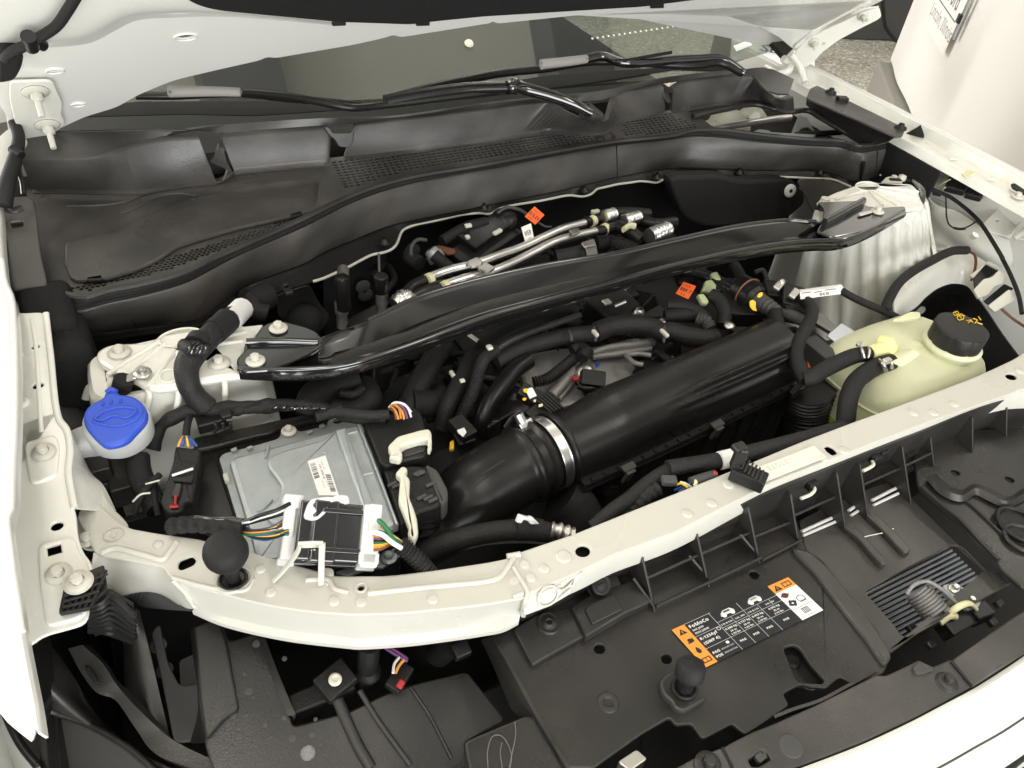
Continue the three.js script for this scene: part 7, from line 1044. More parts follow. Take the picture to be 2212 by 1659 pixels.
// ---- engine top
{
  const e = group('engine', car, 'dark engine with cast valve cover and a tangle of hoses and looms');
  part('engine_block', [block(V(0.34, 0.66, 0.2), [0.2, 0.32, 0.2], V(0, 1, 0), V(1, 0, 0), 0.03), block(V(0.02, 0.68, 0.02), [0.7, 0.28, 0.36], V(0, 1, 0), V(1, 0, 0), 0.04), block(V(-0.28, 0.62, 0.2), [0.25, 0.3, 0.25], V(0, 1, 0), V(1, 0, 0), 0.04)], 'part and shade black', e);  // first block added to darken the pale gap beside the filter box
  // cast valve cover seen between hoses and filter box
  part('valve_cover', [slab(tilt(0.885, 0.0, 0.835, 0.2), E([[1290, 1120], [1480, 1090], [1750, 1075], [1950, 1020], [2120, 1050], [2212, 1040], [2212, 1240], [1900, 1330], [1600, 1450], [1420, 1480], [1290, 1400], [1230, 1250]]), 0.05, { r: 0.01, bev: 0.006 })], 'cast aluminium', e, 'grey cast valve cover');
  part('cover_rib', [tube(pts(E([[1690, 1130, 0.878], [1800, 1100, 0.88], [1950, 1080, 0.88], [2080, 1060, 0.882]])), 0.009, { flat: 0.7 }), tube(pts(E([[1690, 1150, 0.875], [1850, 1130, 0.876], [2060, 1095, 0.878]])), 0.005), tube(pts(E([[1430, 1400, 0.865], [1500, 1320, 0.87], [1560, 1230, 0.872], [1600, 1170, 0.874]])), 0.01), tube(pts(E([[1470, 1420, 0.86], [1560, 1300, 0.865], [1620, 1180, 0.87]])), 0.006), tube(pts(E([[1900, 1140, 0.885], [1960, 1190, 0.885], [2010, 1200, 0.885]])), 0.004), tube(pts(E([[1900, 1140, 0.885], [1980, 1130, 0.885], [2060, 1140, 0.885]])), 0.004)], 'cast aluminium', e);
  part('blue_mark', [slab(Y(0.884), E([[1705, 1185], [1735, 1172], [1738, 1205], [1715, 1215]]), 0.002, { r: 0.001 })], 'wire blue', e);
  part('oil_sensor', [lathe(hit(E([[1640, 1250]])[0], Y(0.875)), V(-0.2, 0.8, 0.5), [[0, 0.009], [0.008, 0.008], [0.012, 0.004], [0.015, 0.003], [0.017, -0.01]], 24)], 'steel', e);
  part('coil_plug', [block(hit(E([[1690, 1290]])[0], Y(0.88)), [0.036, 0.018, 0.024], V(-0.2, 0.8, 0.5), V(0.8, 0, 0.5)), tube(pts(E([[1600, 1330, 0.872], [1660, 1350, 0.872], [1740, 1330, 0.87], [1750, 1290, 0.87]])), 0.006)], 'smooth black', e);
  part('red_lock', [block(hit(E([[1582, 1288]])[0], Y(0.893)), [0.009, 0.006, 0.008])], 'red', e);
  part('bright_nut', [lathe(hit(E([[1985, 865]])[0], Y(0.91)), V(0.2, 1, 0.2), [[0.003, 0.006], [0.0075, 0.0045], [0.008, -0.004], [0.011, -0.008]], 20), lathe(hit(E([[2140, 930]])[0], Y(0.90)), V(0.2, 1, 0.2), [[0, 0.004], [0.0075, 0.003], [0.009, -0.006]], 20)], 'steel', e);
  part('manifold_runner', [tube(pts(E([[1280, 1170, 0.90], [1200, 1230, 0.90], [1110, 1350, 0.895], [1030, 1460, 0.885], [990, 1560, 0.87], [985, 1659, 0.84]])), 0.0135, { n: 60, m: 20 })], 'smooth black', e, 'smooth black bent pipe');
  part('plenum', [lathe(hit(E([[1170, 1440]])[0], Y(0.84)), V(-0.1, 1, 0.2), [[0, 0.027], [0.013, 0.025], [0.024, 0.017], [0.029, 0.004], [0.031, -0.02]], 36), tube(pts(E([[1250, 1500, 0.85], [1180, 1530, 0.85], [1120, 1600, 0.84]])), 0.021)], 'smooth black', e);
  part('airflow_sensor', [block(hit(E([[1320, 1410]])[0], Y(0.92)), [0.022, 0.016, 0.044], V(0, 1, 0.3), V(0.8, 0, -0.6)), block(hit(E([[1360, 1500]])[0], Y(0.915)), [0.04, 0.016, 0.024], V(0, 1, 0.3), V(0.9, 0, -0.4)), ...[0, 1, 2, 3, 4].map((i) => block(hit(E([[1380 + 18 * i, 1460 - 8 * i]])[0], Y(0.927)), [0.003, 0.004, 0.03], V(0, 1, 0.3), V(0.9, 0, -0.4), 0.0008))], 'black plastic', e);
  part('sensor_label', [slab(plane(hit(E([[1300, 1370]])[0], Y(0.934)), V(0, 1, 0.3)), E([[1265, 1355], [1310, 1340], [1340, 1395], [1295, 1415]]), 0.001, { r: 0.001 })], 'white tag', e);
  part('yellow_mark', [slab(plane(hit(E([[1270, 1360]])[0], Y(0.9355)), V(0, 1, 0.3)), E([[1248, 1352], [1280, 1345], [1285, 1368], [1262, 1378]]), 0.001), slab(plane(hit(E([[1260, 1415]])[0], Y(0.93)), V(0, 1, 0.3)), E([[1248, 1408], [1275, 1405], [1272, 1425], [1250, 1425]]), 0.001)], 'yellow', e);
  part('sensor_terminal', [slab(plane(hit(E([[1325, 1425]])[0], Y(0.934)), V(0, 1, 0.3)), E([[1318, 1418], [1335, 1415], [1335, 1432], [1320, 1434]]), 0.002), slab(plane(hit(E([[1360, 1455]])[0], Y(0.93)), V(0, 1, 0.3)), E([[1348, 1450], [1378, 1440], [1380, 1460], [1352, 1468]]), 0.002)], 'pale yellow', e);
  part('gear_housing', [block(hit(E([[1800, 860]])[0], Y(0.895)), [0.07, 0.05, 0.06], V(0, 1, 0.3), V(0.8, 0, -0.3), 0.006), block(hit(E([[1790, 800]])[0], Y(0.91)), [0.04, 0.02, 0.03], V(0, 1, 0.3), V(0.8, 0, -0.3))], 'black plastic', e);
  part('bright_fitting', [block(hit(E([[1780, 805]])[0], Y(0.922)), [0.014, 0.006, 0.012]), block(hit(E([[1840, 750]])[0], Y(0.915)), [0.04, 0.008, 0.012], V(0, 1, 0), V(1, 0, -0.3)), tube(pts(E([[1830, 830, 0.92], [1900, 800, 0.925]])), 0.003)], 'steel', e);
  // hidden lumps that read as dark machinery
  const lumps = []; for (let i = 0; i < 60; i++) lumps.push(block(V(-0.32 + 0.66 * rnd(), 0.80 + 0.05 * rnd(), -0.2 + 0.36 * rnd()), [0.03 + 0.06 * rnd(), 0.02 + 0.05 * rnd(), 0.03 + 0.06 * rnd()], V(rnd() - 0.5, 1, rnd() - 0.5), V(1, 0, rnd() - 0.5), 0.004));
  part('machinery', lumps, 'smooth black', e).userData.kind = 'stuff';
  const small = []; for (let i = 0; i < 40; i++) { const x = -0.3 + 0.62 * rnd(), z = -0.22 + 0.36 * rnd(), y = 0.84 + 0.045 * rnd(); const p = [V(x, y, z)]; for (let k = 0; k < 3; k++) p.push(p[k].clone().add(V(0.09 * (rnd() - 0.5), 0.03 * (rnd() - 0.5), 0.09 * (rnd() - 0.5)))); small.push(tube(p, 0.003 + 0.004 * rnd(), { n: 18, m: 8 })); }
  part('small_wiring', small, 'tape', e).userData.kind = 'stuff';
}
{
  const h = group('engine_hose', car, 'black hoses and corrugated conduit across the engine top');
  const T = (name, q, r, m = 'tape', o) => part(name, [tube(pts(q), r, o)], m, h);
  T('hose', E([[760, 1080, 0.90], [700, 1140, 0.90], [640, 1240, 0.895], [580, 1350, 0.885], [530, 1480, 0.87], [500, 1600, 0.84]]), (t) => 0.0155 + 0.003 * t);
  T('hose', E([[1000, 1100, 0.90], [930, 1150, 0.90], [880, 1260, 0.90], [820, 1370, 0.895], [770, 1480, 0.885], [740, 1600, 0.86]]), 0.0122);
  T('hose', E([[990, 1090, 0.915], [1100, 1010, 0.92], [1250, 940, 0.92], [1400, 890, 0.92], [1580, 850, 0.915]]), 0.0115, 'rubber');
  T('braided_hose', E([[1060, 1120, 0.93], [1150, 1060, 0.935], [1280, 1000, 0.937], [1450, 940, 0.935], [1610, 888, 0.925]]), 0.005, 'grey plastic', { n: 60 });
  T('corrugated_conduit', E([[1080, 1105, 0.93], [1010, 1160, 0.928], [975, 1230, 0.925], [950, 1320, 0.918], [915, 1420, 0.91], [870, 1510, 0.90], [850, 1580, 0.895]]), rib(0.0078, 40, 0.0012), 'tape', { n: 280 });
  T('fat_loom', E([[1080, 1180, 0.905], [1260, 1090, 0.912], [1400, 1050, 0.915], [1540, 1015, 0.916], [1700, 1000, 0.915], [1740, 990, 0.914]]), 0.0125, 'tape');
  T('fat_loom', [...E([[1700, 1000, 0.915], [1800, 960, 0.915], [1950, 945, 0.915], [2070, 965, 0.912], [2140, 1000, 0.91]]), ...L([[480, 900, 0.91], [700, 960, 0.908], [900, 985, 0.905], [980, 975, 0.9]])], 0.0152, 'tape');
  for (const q of [E([[1540, 985, 0.932], [1555, 1015, 0.934], [1560, 1050, 0.93]]), E([[1700, 960, 0.934], [1712, 1000, 0.935], [1710, 1050, 0.93]]), E([[2145, 960, 0.93], [2150, 1000, 0.932], [2140, 1060, 0.925]])]) T('hose_tie', q, 0.0022, 'dark grey');
  part('tie_head', [block(hit(E([[1708, 1000]])[0], Y(0.936)), [0.006, 0.006, 0.014]), block(hit(E([[2145, 1000]])[0], Y(0.934)), [0.006, 0.006, 0.018])], 'painted bolt', h);
  T('conduit_tail', E([[1320, 1310, 0.89], [1400, 1290, 0.892], [1480, 1235, 0.892], [1570, 1160, 0.89]]), rib(0.0075, 20, 0.0012), 'tape', { n: 140 });
  T('thin_line', E([[1620, 1160, 0.9], [1640, 1110, 0.902], [1600, 1090, 0.90], [1560, 1110, 0.898]]), 0.01, 'tape');
  T('hose', E([[540, 1440, 0.88], [700, 1440, 0.87], [760, 1400, 0.87]]), 0.02, 'rubber');
  part('plug', [block(hit(E([[868, 1610]])[0], Y(0.905)), [0.022, 0.018, 0.036], V(0, 1, 0.1), V(1, 0, -0.2)), block(hit(K([[290, 480]])[0], Y(0.895)), [0.024, 0.014, 0.02], V(0, 1, 0.1))], 'smooth black', h);
  part('plug_label', [slab(Y(0.919), K([[235, 405], [290, 385], [308, 420], [280, 455], [245, 425]]), 0.0015, { r: 0.001 })], 'white tag', h, 'small white label on a connector');
  part('yellow_lock', [slab(Y(0.905), K([[182, 490], [212, 475], [215, 540], [180, 545]]), 0.006, { r: 0.002 })], 'yellow', h);
  part('pale_clip', [block(hit(E([[868, 1300]])[0], Y(0.92)), [0.007, 0.004, 0.006]), block(hit(E([[805, 1260]])[0], Y(0.905)), [0.006, 0.007, 0.012]), block(hit(E([[940, 1030]])[0], Y(0.92)), [0.006, 0.004, 0.022], V(0, 1, 0), V(0.9, 0, -0.3)), block(hit(E([[1040, 1090]])[0], Y(0.945)), [0.008, 0.005, 0.009])], 'cream plastic', h);
  part('wire_bunch', ['wire orange', 'wire brown'].map(() => null).filter(Boolean).concat([tube(pts(E([[405, 1470, 0.96], [440, 1440, 0.968], [500, 1450, 0.97], [545, 1500, 0.965]])), 0.0016)]), 'white tag', h);
  [['wire orange', [[430, 1450, 0.966], [470, 1480, 0.97], [480, 1540, 0.965]]], ['wire orange', [[415, 1460, 0.965], [445, 1490, 0.969], [465, 1545, 0.965]]], ['wire violet', [[450, 1440, 0.967], [500, 1480, 0.97], [520, 1540, 0.965]]], ['white tag', [[470, 1440, 0.967], [520, 1470, 0.97], [545, 1530, 0.965]]], ['wire brown', [[405, 1475, 0.964], [440, 1500, 0.968], [450, 1545, 0.965]]], ['wire orange', [[440, 1445, 0.967], [490, 1500, 0.972], [500, 1545, 0.966]]]].forEach(([m, q]) => part('wire', [tube(pts(E(q)), 0.0014, { m: 6 })], m, h));
  T('loom', E([[200, 1290, 0.94], [60, 1330, 0.94], [-60, 1400, 0.94], [-100, 1500, 0.935]]), 0.02, 'rubber');
  T('loom', E([[250, 1330, 0.93], [280, 1420, 0.93], [200, 1480, 0.925], [60, 1480, 0.92]]), 0.016, 'rubber');
  T('conduit_loop', E([[100, 1380, 0.945], [180, 1390, 0.945], [240, 1350, 0.945]]), 0.006, 'tape');
}
// ---- bright heater pipes behind the brace
{
  const g = group('heater_pipe', car, 'two bright metal heater pipes with yellow clips behind the brace');
  const p1 = E([[640, 660, 0.935], [700, 632, 0.935], [800, 598, 0.937], [940, 565, 0.938], [1100, 508, 0.94], [1250, 455, 0.94], [1400, 385, 0.94], [1520, 335, 0.94], [1620, 308, 0.94], [1700, 285, 0.94]]), p2 = E([[740, 705, 0.93], [800, 682, 0.93], [900, 650, 0.932], [1050, 612, 0.934], [1180, 560, 0.936], [1320, 490, 0.938], [1450, 425, 0.938], [1580, 385, 0.938], [1700, 358, 0.938], [1780, 342, 0.938]]);
  part('pipe', [tube(pts(p1), 0.0075, { n: 90, m: 18 })], 'bright steel', g);
  part('pipe', [tube(pts(p2), 0.0075, { n: 90, m: 18 })], 'bright steel', g);
  for (const q of [E([[640, 640, 0.936], [680, 680, 0.936]]), E([[735, 690, 0.932], [785, 725, 0.932]]), E([[1690, 262, 0.942], [1690, 320, 0.938]]), E([[1765, 310, 0.94], [1775, 375, 0.936]])]) { const a = P(q[0]), b = P(q[1]); const m = a.clone().add(b).multiplyScalar(0.5); const ax = V(0.93, 0, -0.36); part('quick_clip', [tube([m.clone().addScaledVector(ax, -0.005), m.clone().addScaledVector(ax, 0.004)], 0.0102, { m: 16 })], 'pale yellow', g); }
  part('coupling', [tube(pts(E([[1640, 300, 0.94], [1750, 270, 0.94]])), 0.0092), tube(pts(E([[1720, 360, 0.938], [1840, 325, 0.938]])), 0.0092), tube(pts(E([[500, 760, 0.925], [560, 700, 0.93], [650, 655, 0.935]])), 0.0092), tube(pts(E([[560, 770, 0.92], [640, 730, 0.927], [750, 700, 0.93]])), 0.0098), tube(pts(E([[1840, 320, 0.94], [1930, 360, 0.94], [2000, 410, 0.935]])), 0.0115), tube(pts(E([[1750, 260, 0.945], [1900, 240, 0.945], [2050, 250, 0.94]])), 0.011), tube(pts(E([[1960, 270, 0.94], [2080, 310, 0.94], [2212, 300, 0.935]])), 0.011)], 'smooth black', g);
  part('quick_clip', [tube(pts(E([[1885, 345, 0.957], [1930, 320, 0.957], [1960, 325, 0.955]])), 0.006, { flat: 0.6 })], 'pale yellow', g);
  const sleeve = (q, r) => part('foil_sleeve', [tube(pts(E(q)), (t) => r * (1 + 0.06 * Math.sin(t * 30) + 0.05 * Math.sin(t * 71 + 1)), { n: 40 })], 'bright steel', g, 'crinkled foil sleeve on the pipe end');
  sleeve([[1765, 265, 0.95], [1830, 245, 0.95]], 0.0112); sleeve([[1890, 290, 0.95], [1985, 262, 0.95]], 0.0112); sleeve([[2050, 390, 0.95], [2170, 340, 0.95]], 0.0135); sleeve([[440, 820, 0.93], [500, 765, 0.935], [560, 800, 0.93]], 0.011);
  part('pipe_bracket', [slab(Y(0.95), E([[895, 545], [960, 515], [1000, 545], [985, 575], [920, 580]]), 0.004, { r: 0.003 }), block(hit(E([[1020, 590]])[0], Y(0.952)), [0.02, 0.006, 0.02], V(0, 1, 0), V(0.9, 0, -0.4)), slab(Y(0.942), E([[935, 655], [1060, 620], [1098, 650], [1060, 665], [990, 680], [945, 690]]), 0.004, { r: 0.002, holes: [ring(hit(E([[980, 665]])[0], Y(0.942)), 0.004, 0.004, 12)] })], 'steel', g);
  part('pipe_bracket', [slab(Y(0.952), E([[1540, 345], [1600, 330], [1620, 355], [1570, 375]]), 0.004), slab(Y(0.946), E([[1620, 425], [1700, 400], [1715, 440], [1640, 455]]), 0.005, { r: 0.003, bev: 0.0015 })], 'steel', g);
  part('bracket_leg', [slab(plane(hit(E([[1685, 470]])[0], Y(0.935)), V(0, 0.3, 1)), E([[1645, 450], [1715, 435], [1728, 510], [1690, 520], [1660, 525]]), 0.004)], 'steel', g);
  // tags
  const tag = (name, q, y, n, m, lines, label) => { const pl = plane(hit(q[0], Y(y)), n); const t = canvasTex(128, 128, (x) => { x.fillStyle = m; x.fillRect(0, 0, 128, 128); x.fillStyle = '#2c2018'; lines.forEach(([s, f, a, b]) => { x.font = f; x.fillText(s, a, b); }); }); part(name, [sheet(...q.map((p) => hit(p, pl)), 4)], printed(name, t, 0.6), g, label); };
  tag('orange_tag', E([[1325, 198], [1388, 252], [1330, 315], [1262, 262]]), 0.965, V(0, 1, 0.6), '#f4652a', [['E/L2V', 'bold 44px sans-serif', 6, 84], ['7 20', '24px sans-serif', 20, 118], ['-----', 'bold 30px sans-serif', 18, 36]], 'orange paper tag above the heater pipes');
  tag('white_tag', E([[1240, 330], [1302, 305], [1330, 440], [1275, 462]]), 0.958, V(0, 1, 0.7), '#eeeae6', [['WEB', 'bold 40px sans-serif', 20, 60], ['A 020', '30px sans-serif', 20, 100], ['||||||||', 'bold 30px monospace', 8, 126]], 'white paper tag wrapped on the heater pipe');
  tag('orange_tag', L([[650, 350], [790, 400], [700, 545], [560, 480]]), 0.93, V(-0.3, 1, 0.5), '#fb6a2b', [['BBE 7', 'bold 40px sans-serif', 10, 80], ['E 4', '28px sans-serif', 40, 118], ['1 T L B', '24px sans-serif', 14, 34]], 'orange paper tag below the brace bar');
  tag('orange_tag', F([[835, 815], [900, 880], [880, 900], [850, 900]]), 0.90, V(-0.3, 1, 0.5), '#fb6a2b', [['71', 'bold 60px sans-serif', 30, 90]], 'orange tag half hidden behind the coolant hose');
  // throttle and vacuum bits behind the pipes
  part('vacuum_valve', [lathe(hit(E([[690, 505]])[0], Y(0.93)), V(-0.4, 0.7, -0.4), [[0.0065, 0.012], [0.0115, 0.009], [0.012, 0.003], [0.0145, 0.003], [0.015, -0.009], [0.01, -0.01]], 28)], 'zinc', g);
  part('vacuum_hose', [tube(pts(E([[690, 505, 0.94], [740, 550, 0.932], [790, 590, 0.925]])), 0.0105), tube(pts(E([[560, 470, 0.93], [540, 520, 0.93], [600, 560, 0.93]])), 0.012), tube(pts(E([[740, 420, 0.93], [820, 370, 0.935], [900, 330, 0.94], [1020, 300, 0.94]])), 0.010)], 'rubber', g);
  part('clamp_ring', [tube(pts(E([[545, 510, 0.945], [548, 450, 0.95], [590, 408, 0.95], [640, 412, 0.945]])), 0.003)], 'dark grey', g);
  part('copper_tab', [slab(Y(0.93), E([[705, 440], [760, 450], [820, 465], [825, 490], [780, 500], [730, 475]]), 0.004)], 'wire brown', g);
  part('regulator', [lathe(hit(E([[1130, 300]])[0], Y(0.93)), V(-0.3, 0.8, 0.2), [[0, 0.02], [0.02, 0.016], [0.026, 0.004], [0.028, -0.02]], 24), block(hit(E([[1000, 390]])[0], Y(0.925)), [0.09, 0.03, 0.04], V(0, 1, 0.2), V(0.9, 0, -0.4)), block(hit(E([[1010, 460]])[0], Y(0.91)), [0.14, 0.03, 0.05], V(0, 1, 0.2), V(0.9, 0, -0.4))], 'smooth black', g);
  part('pale_clip', [block(hit(E([[1090, 360]])[0], Y(0.945)), [0.02, 0.006, 0.008], V(0, 1, 0), V(0.9, 0, -0.4)), block(hit(E([[905, 320]])[0], Y(0.95)), [0.012, 0.006, 0.008]), block(hit(E([[900, 405]])[0], Y(0.935)), [0.008, 0.014, 0.008]), block(hit(E([[1710, 235]])[0], Y(0.94)), [0.016, 0.008, 0.01])], 'cream plastic', g);
  part('wire_loop', [tube(pts(E([[1090, 240, 0.95], [1150, 205, 0.955], [1230, 220, 0.955], [1290, 260, 0.955]])), 0.003), tube(pts(E([[1350, 300, 0.945], [1390, 325, 0.943], [1430, 328, 0.94]])), 0.002)], 'dark grey', g);
  part('corrugated_conduit', [tube(pts(E([[1720, 430, 0.93], [1800, 420, 0.932], [1880, 440, 0.932], [1960, 470, 0.925]])), rib(0.011, 22, 0.0013), { n: 160 }), tube(pts(E([[1460, 520, 0.92], [1560, 500, 0.925], [1640, 480, 0.925]])), 0.012)], 'tape', g);
  part('service_port', [lathe(hit(E([[110, 700]])[0], Y(0.97)), V(0, 1, 0), [[0, 0.014], [0.0105, 0.014], [0.0105, -0.04], [0, -0.04]], 24)], 'smooth black', g);
  part('service_port', [lathe(hit(E([[355, 690]])[0], Y(0.96)), V(0, 1, 0), [[0, 0.016], [0.0085, 0.016], [0.0108, 0.013], [0.0108, -0.013], [0.0, -0.013]], 24)], 'smooth black', g, 'black capped service port');
  for (const [q, y] of [[E([[105, 850]]), 0.925], [E([[360, 790]]), 0.915]]) { const c = hit(q[0], Y(y)); part('port_valve', [lathe(c, V(0, 1, 0), [[0.0085, 0.016], [0.0098, 0.014], [0.0098, 0.005], [0.0088, 0.003], [0.0098, 0.001], [0.0098, -0.006], [0.0072, -0.008], [0.0072, -0.026]], 28)], 'steel', g); }
  part('port_pipe', [tube([hit(E([[105, 870]])[0], Y(0.91)), hit(E([[105, 960]])[0], Y(0.885))], 0.0075), tube([hit(E([[362, 820]])[0], Y(0.905)), hit(E([[360, 880]])[0], Y(0.89))], 0.007), tube(pts(E([[340, 500, 0.955], [345, 640, 0.965]])), 0.0018), tube(pts(E([[115, 600, 0.96], [112, 650, 0.965]])), 0.009)], 'steel', g);
}
// ---- coolant tank
{
  const t = group('coolant_tank', car, 'translucent yellowish coolant tank with a black screw cap');
  const c = hit([1930, 824], Y(0.87)), pos = [], n = 56, m = 40, rows = [], liq = [];
  for (let j = 0; j <= m; j++) { const ph = -Math.PI / 2 + Math.PI * j / m, r = [];
    for (let i = 0; i <= n; i++) { const th = i / n * Math.PI * 2, e = 0.52, f = (v) => Math.sign(v) * Math.pow(Math.abs(v), e); const x = 0.124 * f(Math.cos(th)) * f(Math.cos(ph)), z = 0.085 * f(Math.sin(th)) * f(Math.cos(ph)); let y = 0.074 * f(Math.sin(ph)); const rib = 0.0025 * (Math.exp(-(((x - 0.06) / 0.006) ** 2)) + Math.exp(-(((x - 0.085) / 0.005) ** 2)) + Math.exp(-((y / 0.003) ** 2))); y *= 1 - 0.18 * Math.max(0, -x / 0.128) * (y > 0 ? 1 : 0); r.push(V(c.x + x, c.y + y, c.z + z).add(V(0, 0, z > 0 ? rib : -rib))); }
    rows.push(r); }
  part('tank', [loft(rows.slice(18), { nu: n, linear: true, crease: 1.2 })], 'tank plastic', t);
  part('filled_bottom', [loft(rows.slice(0, 19), { nu: n, linear: true, crease: 1.2 })], 'coolant', t, 'yellow-green coolant showing through the tank bottom');
  part('tank_seam', [tube(rows[22].filter((_, i) => i % 2 === 0 && i < n).map((p) => V(c.x + (p.x - c.x) * 1.004, p.y, c.z + (p.z - c.z) * 1.006)), 0.0022, { closed: true, n: 120, m: 8 })], 'tank plastic', t);
  const cp = hit(F([[1825, 640]])[0], Y(0.985));
  part('neck', [lathe(cp.clone().add(V(0, -0.028, 0)), V(0, 1, 0), [[0.034, -0.03], [0.036, -0.012], [0.041, -0.008], [0.042, -0.003], [0.038, 0.0], [0.03, 0.004]], 36)], 'tank plastic', t);
  const knurl = []; const cs = []; for (let k = 0; k < 3; k++) cs.push([[0.0365, -0.024], [0.0385, -0.006]]);
  const capShape = new THREE.Shape(); for (let i = 0; i <= 96; i++) { const a = i / 96 * Math.PI * 2, r = 0.0365 + 0.0016 * Math.pow(Math.abs(Math.cos(a * 4)), 0.5); i ? capShape.lineTo(r * Math.cos(a), r * Math.sin(a)) : capShape.moveTo(r, 0); }
  const cg = new THREE.ExtrudeGeometry(capShape, { depth: 0.022, bevelEnabled: true, bevelSize: 0.003, bevelOffset: -0.003, bevelThickness: 0.003, bevelSegments: 3 }); cg.rotateX(-Math.PI / 2); cg.translate(cp.x, cp.y - 0.026, cp.z);
  part('cap', [toCreasedNormals(cg, 0.6)], 'black plastic', t, 'black coolant cap with yellow symbols');
  const sym = (q, r = 0.0008) => tube(pts(F(q.map(([x, y]) => [x, y, cp.y + 0.0005]))), r, { m: 6, n: 24 });
  part('cap_symbol', [sym([[1765, 555], [1790, 545], [1800, 560], [1780, 572], [1765, 562]], 0.0006), sym([[1790, 580], [1820, 562], [1832, 590], [1800, 600], [1790, 582]], 0.0006), sym([[1800, 575], [1840, 572]], 0.0005), sym([[1775, 550], [1830, 600]], 0.0005), sym([[1890, 590], [1915, 600], [1905, 620]], 0.0009), sym([[1925, 580], [1940, 600]], 0.0008), sym([[1870, 600], [1890, 615]], 0.0008), sym([[1850, 605], [1880, 600], [1860, 618]], 0.0006), sym([[1918, 618], [1950, 628]], 0.0009)], 'yellow', t);
  for (const [a, b, r, m] of [[[1350, 775, 0.945], [1225, 815, 0.95], 0.012, 'fitting yellow'], [[1530, 800, 0.93], [1370, 870, 0.938], 0.0105, 'tank plastic']]) { part('nozzle', [tube(pts(F([a, b])), r), lathe(P([...F([a.slice(0, 2)])[0], a[2]]), V(0.2, 0.4, 0.6), [[0, 0.012], [0.012, 0.01], [0.018, 0.002], [0.019, -0.008]], 22)], m, t); }
  part('moulded_rib', [slab(Z(c.z + 0.083), F([[1395, 880], [1440, 900], [1560, 820], [1540, 800], [1480, 840]]), 0.006, { r: 0.003 })], 'tank plastic', t);
  part('tank_flange', [slab(plane(c.clone().add(V(-0.05, 0.07, -0.03)), V(-0.3, 1, 0.2)), F([[1380, 600], [1500, 545], [1560, 550], [1560, 590], [1450, 600]]), 0.006, { r: 0.004 })], 'tank plastic', t);
}
{
  const h = group('coolant_hose', car, 'black rubber coolant hoses clamped to the pale tank');
  const T = (name, q, r, m = 'rubber', o) => part(name, [tube(pts(q), r, o)], m, h);
  T('hose', F([[1225, 815, 0.95], [1150, 825, 0.952], [1050, 865, 0.952], [950, 915, 0.95], [860, 968, 0.945], [820, 975, 0.942]]), 0.0115);
  T('hose', F([[840, 985, 0.938], [800, 930, 0.938], [775, 830, 0.94], [790, 740, 0.945], [830, 660, 0.95], [870, 580, 0.955], [865, 510, 0.952], [810, 475, 0.945], [740, 470, 0.935]]), 0.0096);
  T('hose', F([[830, 980, 0.932], [790, 900, 0.932], [740, 800, 0.932], [690, 720, 0.93], [650, 620, 0.93], [640, 560, 0.93]]), 0.0115);
  T('hose', F([[1370, 868, 0.938], [1300, 885, 0.942], [1220, 930, 0.944], [1150, 990, 0.944], [1112, 1070, 0.94], [1095, 1150, 0.93], [1085, 1250, 0.915], [1080, 1320, 0.89]]), 0.0128);
  for (const q of [F([[1170, 770, 0.955], [1190, 800, 0.965], [1200, 840, 0.958]]), F([[1215, 775, 0.955], [1235, 800, 0.962], [1225, 840, 0.955]])]) T('hose_clamp', q, 0.0032, 'steel', { flat: 0.7 });
  for (const q of [F([[1290, 850, 0.95], [1320, 880, 0.96], [1340, 925, 0.948]]), F([[1335, 845, 0.947], [1370, 870, 0.955], [1375, 905, 0.945]])]) T('hose_clamp', q, 0.0032, 'steel', { flat: 0.7 });
  part('clamp_ear', [block(hit(F([[1170, 750]])[0], Y(0.968)), [0.012, 0.006, 0.005], V(0, 1, 0), V(0.9, 0, -0.3))], 'steel', h);
  part('clamp_ear', [block(hit(F([[1345, 860]])[0], Y(0.962)), [0.014, 0.008, 0.008])], 'steel', h);
  T('pipe_sleeve', F([[790, 440, 0.945], [900, 425, 0.95], [1050, 405, 0.95]]), 0.0078, 'white tag');
  const t2 = canvasTex(256, 64, (x) => { x.fillStyle = '#e6e2de'; x.fillRect(0, 0, 256, 64); x.fillStyle = '#2b2b2b'; x.font = 'bold 34px sans-serif'; x.fillText('BEB', 120, 54); x.fillRect(10, 8, 60, 7); x.fillRect(90, 14, 50, 7); x.fillRect(160, 6, 70, 7); });
  const sp = plane(hit(F([[920, 430]])[0], Y(0.959)), V(-0.1, 1, 0.7));
  part('sleeve_print', [sheet(...F([[795, 424], [1048, 394], [1056, 436], [800, 470]]).map((q) => hit(q, sp)))], printed('sleeve print', t2), h, 'white sleeve printed BEB');
  T('overflow_pipe', F([[1050, 410, 0.95], [1100, 440, 0.948], [1200, 490, 0.942], [1320, 540, 0.935], [1410, 585, 0.925]]), 0.006);
  T('overflow_pipe', F([[1330, 545, 0.935], [1360, 470, 0.938], [1420, 370, 0.94], [1500, 300, 0.94], [1620, 230, 0.94], [1760, 165, 0.935], [1850, 160, 0.925]]), 0.0078);
  T('corrugated_duct', F([[860, 1010, 0.88], [850, 1120, 0.84], [840, 1250, 0.80], [830, 1400, 0.74]]), rib(0.036, 18, 0.003), 'smooth black', { n: 200, m: 36 });
  part('panel_flap', [slab(plane(hit(F([[1060, 690]])[0], Y(0.92)), V(-0.2, 1, 0.45)), F([[968, 700], [985, 680], [1060, 618], [1152, 675], [1060, 772]]), 0.004, { r: 0.002 })], 'fin', h, 'small flat grey-blue plate beside the tank');
  part('rail_piece', [slab(plane(hit(F([[950, 600]])[0], Y(0.89)), V(-0.3, 1, 0.3)), F([[880, 560], [930, 555], [1040, 640], [1000, 680], [900, 620]]), 0.01, { r: 0.003 }), ], 'cast aluminium', h);
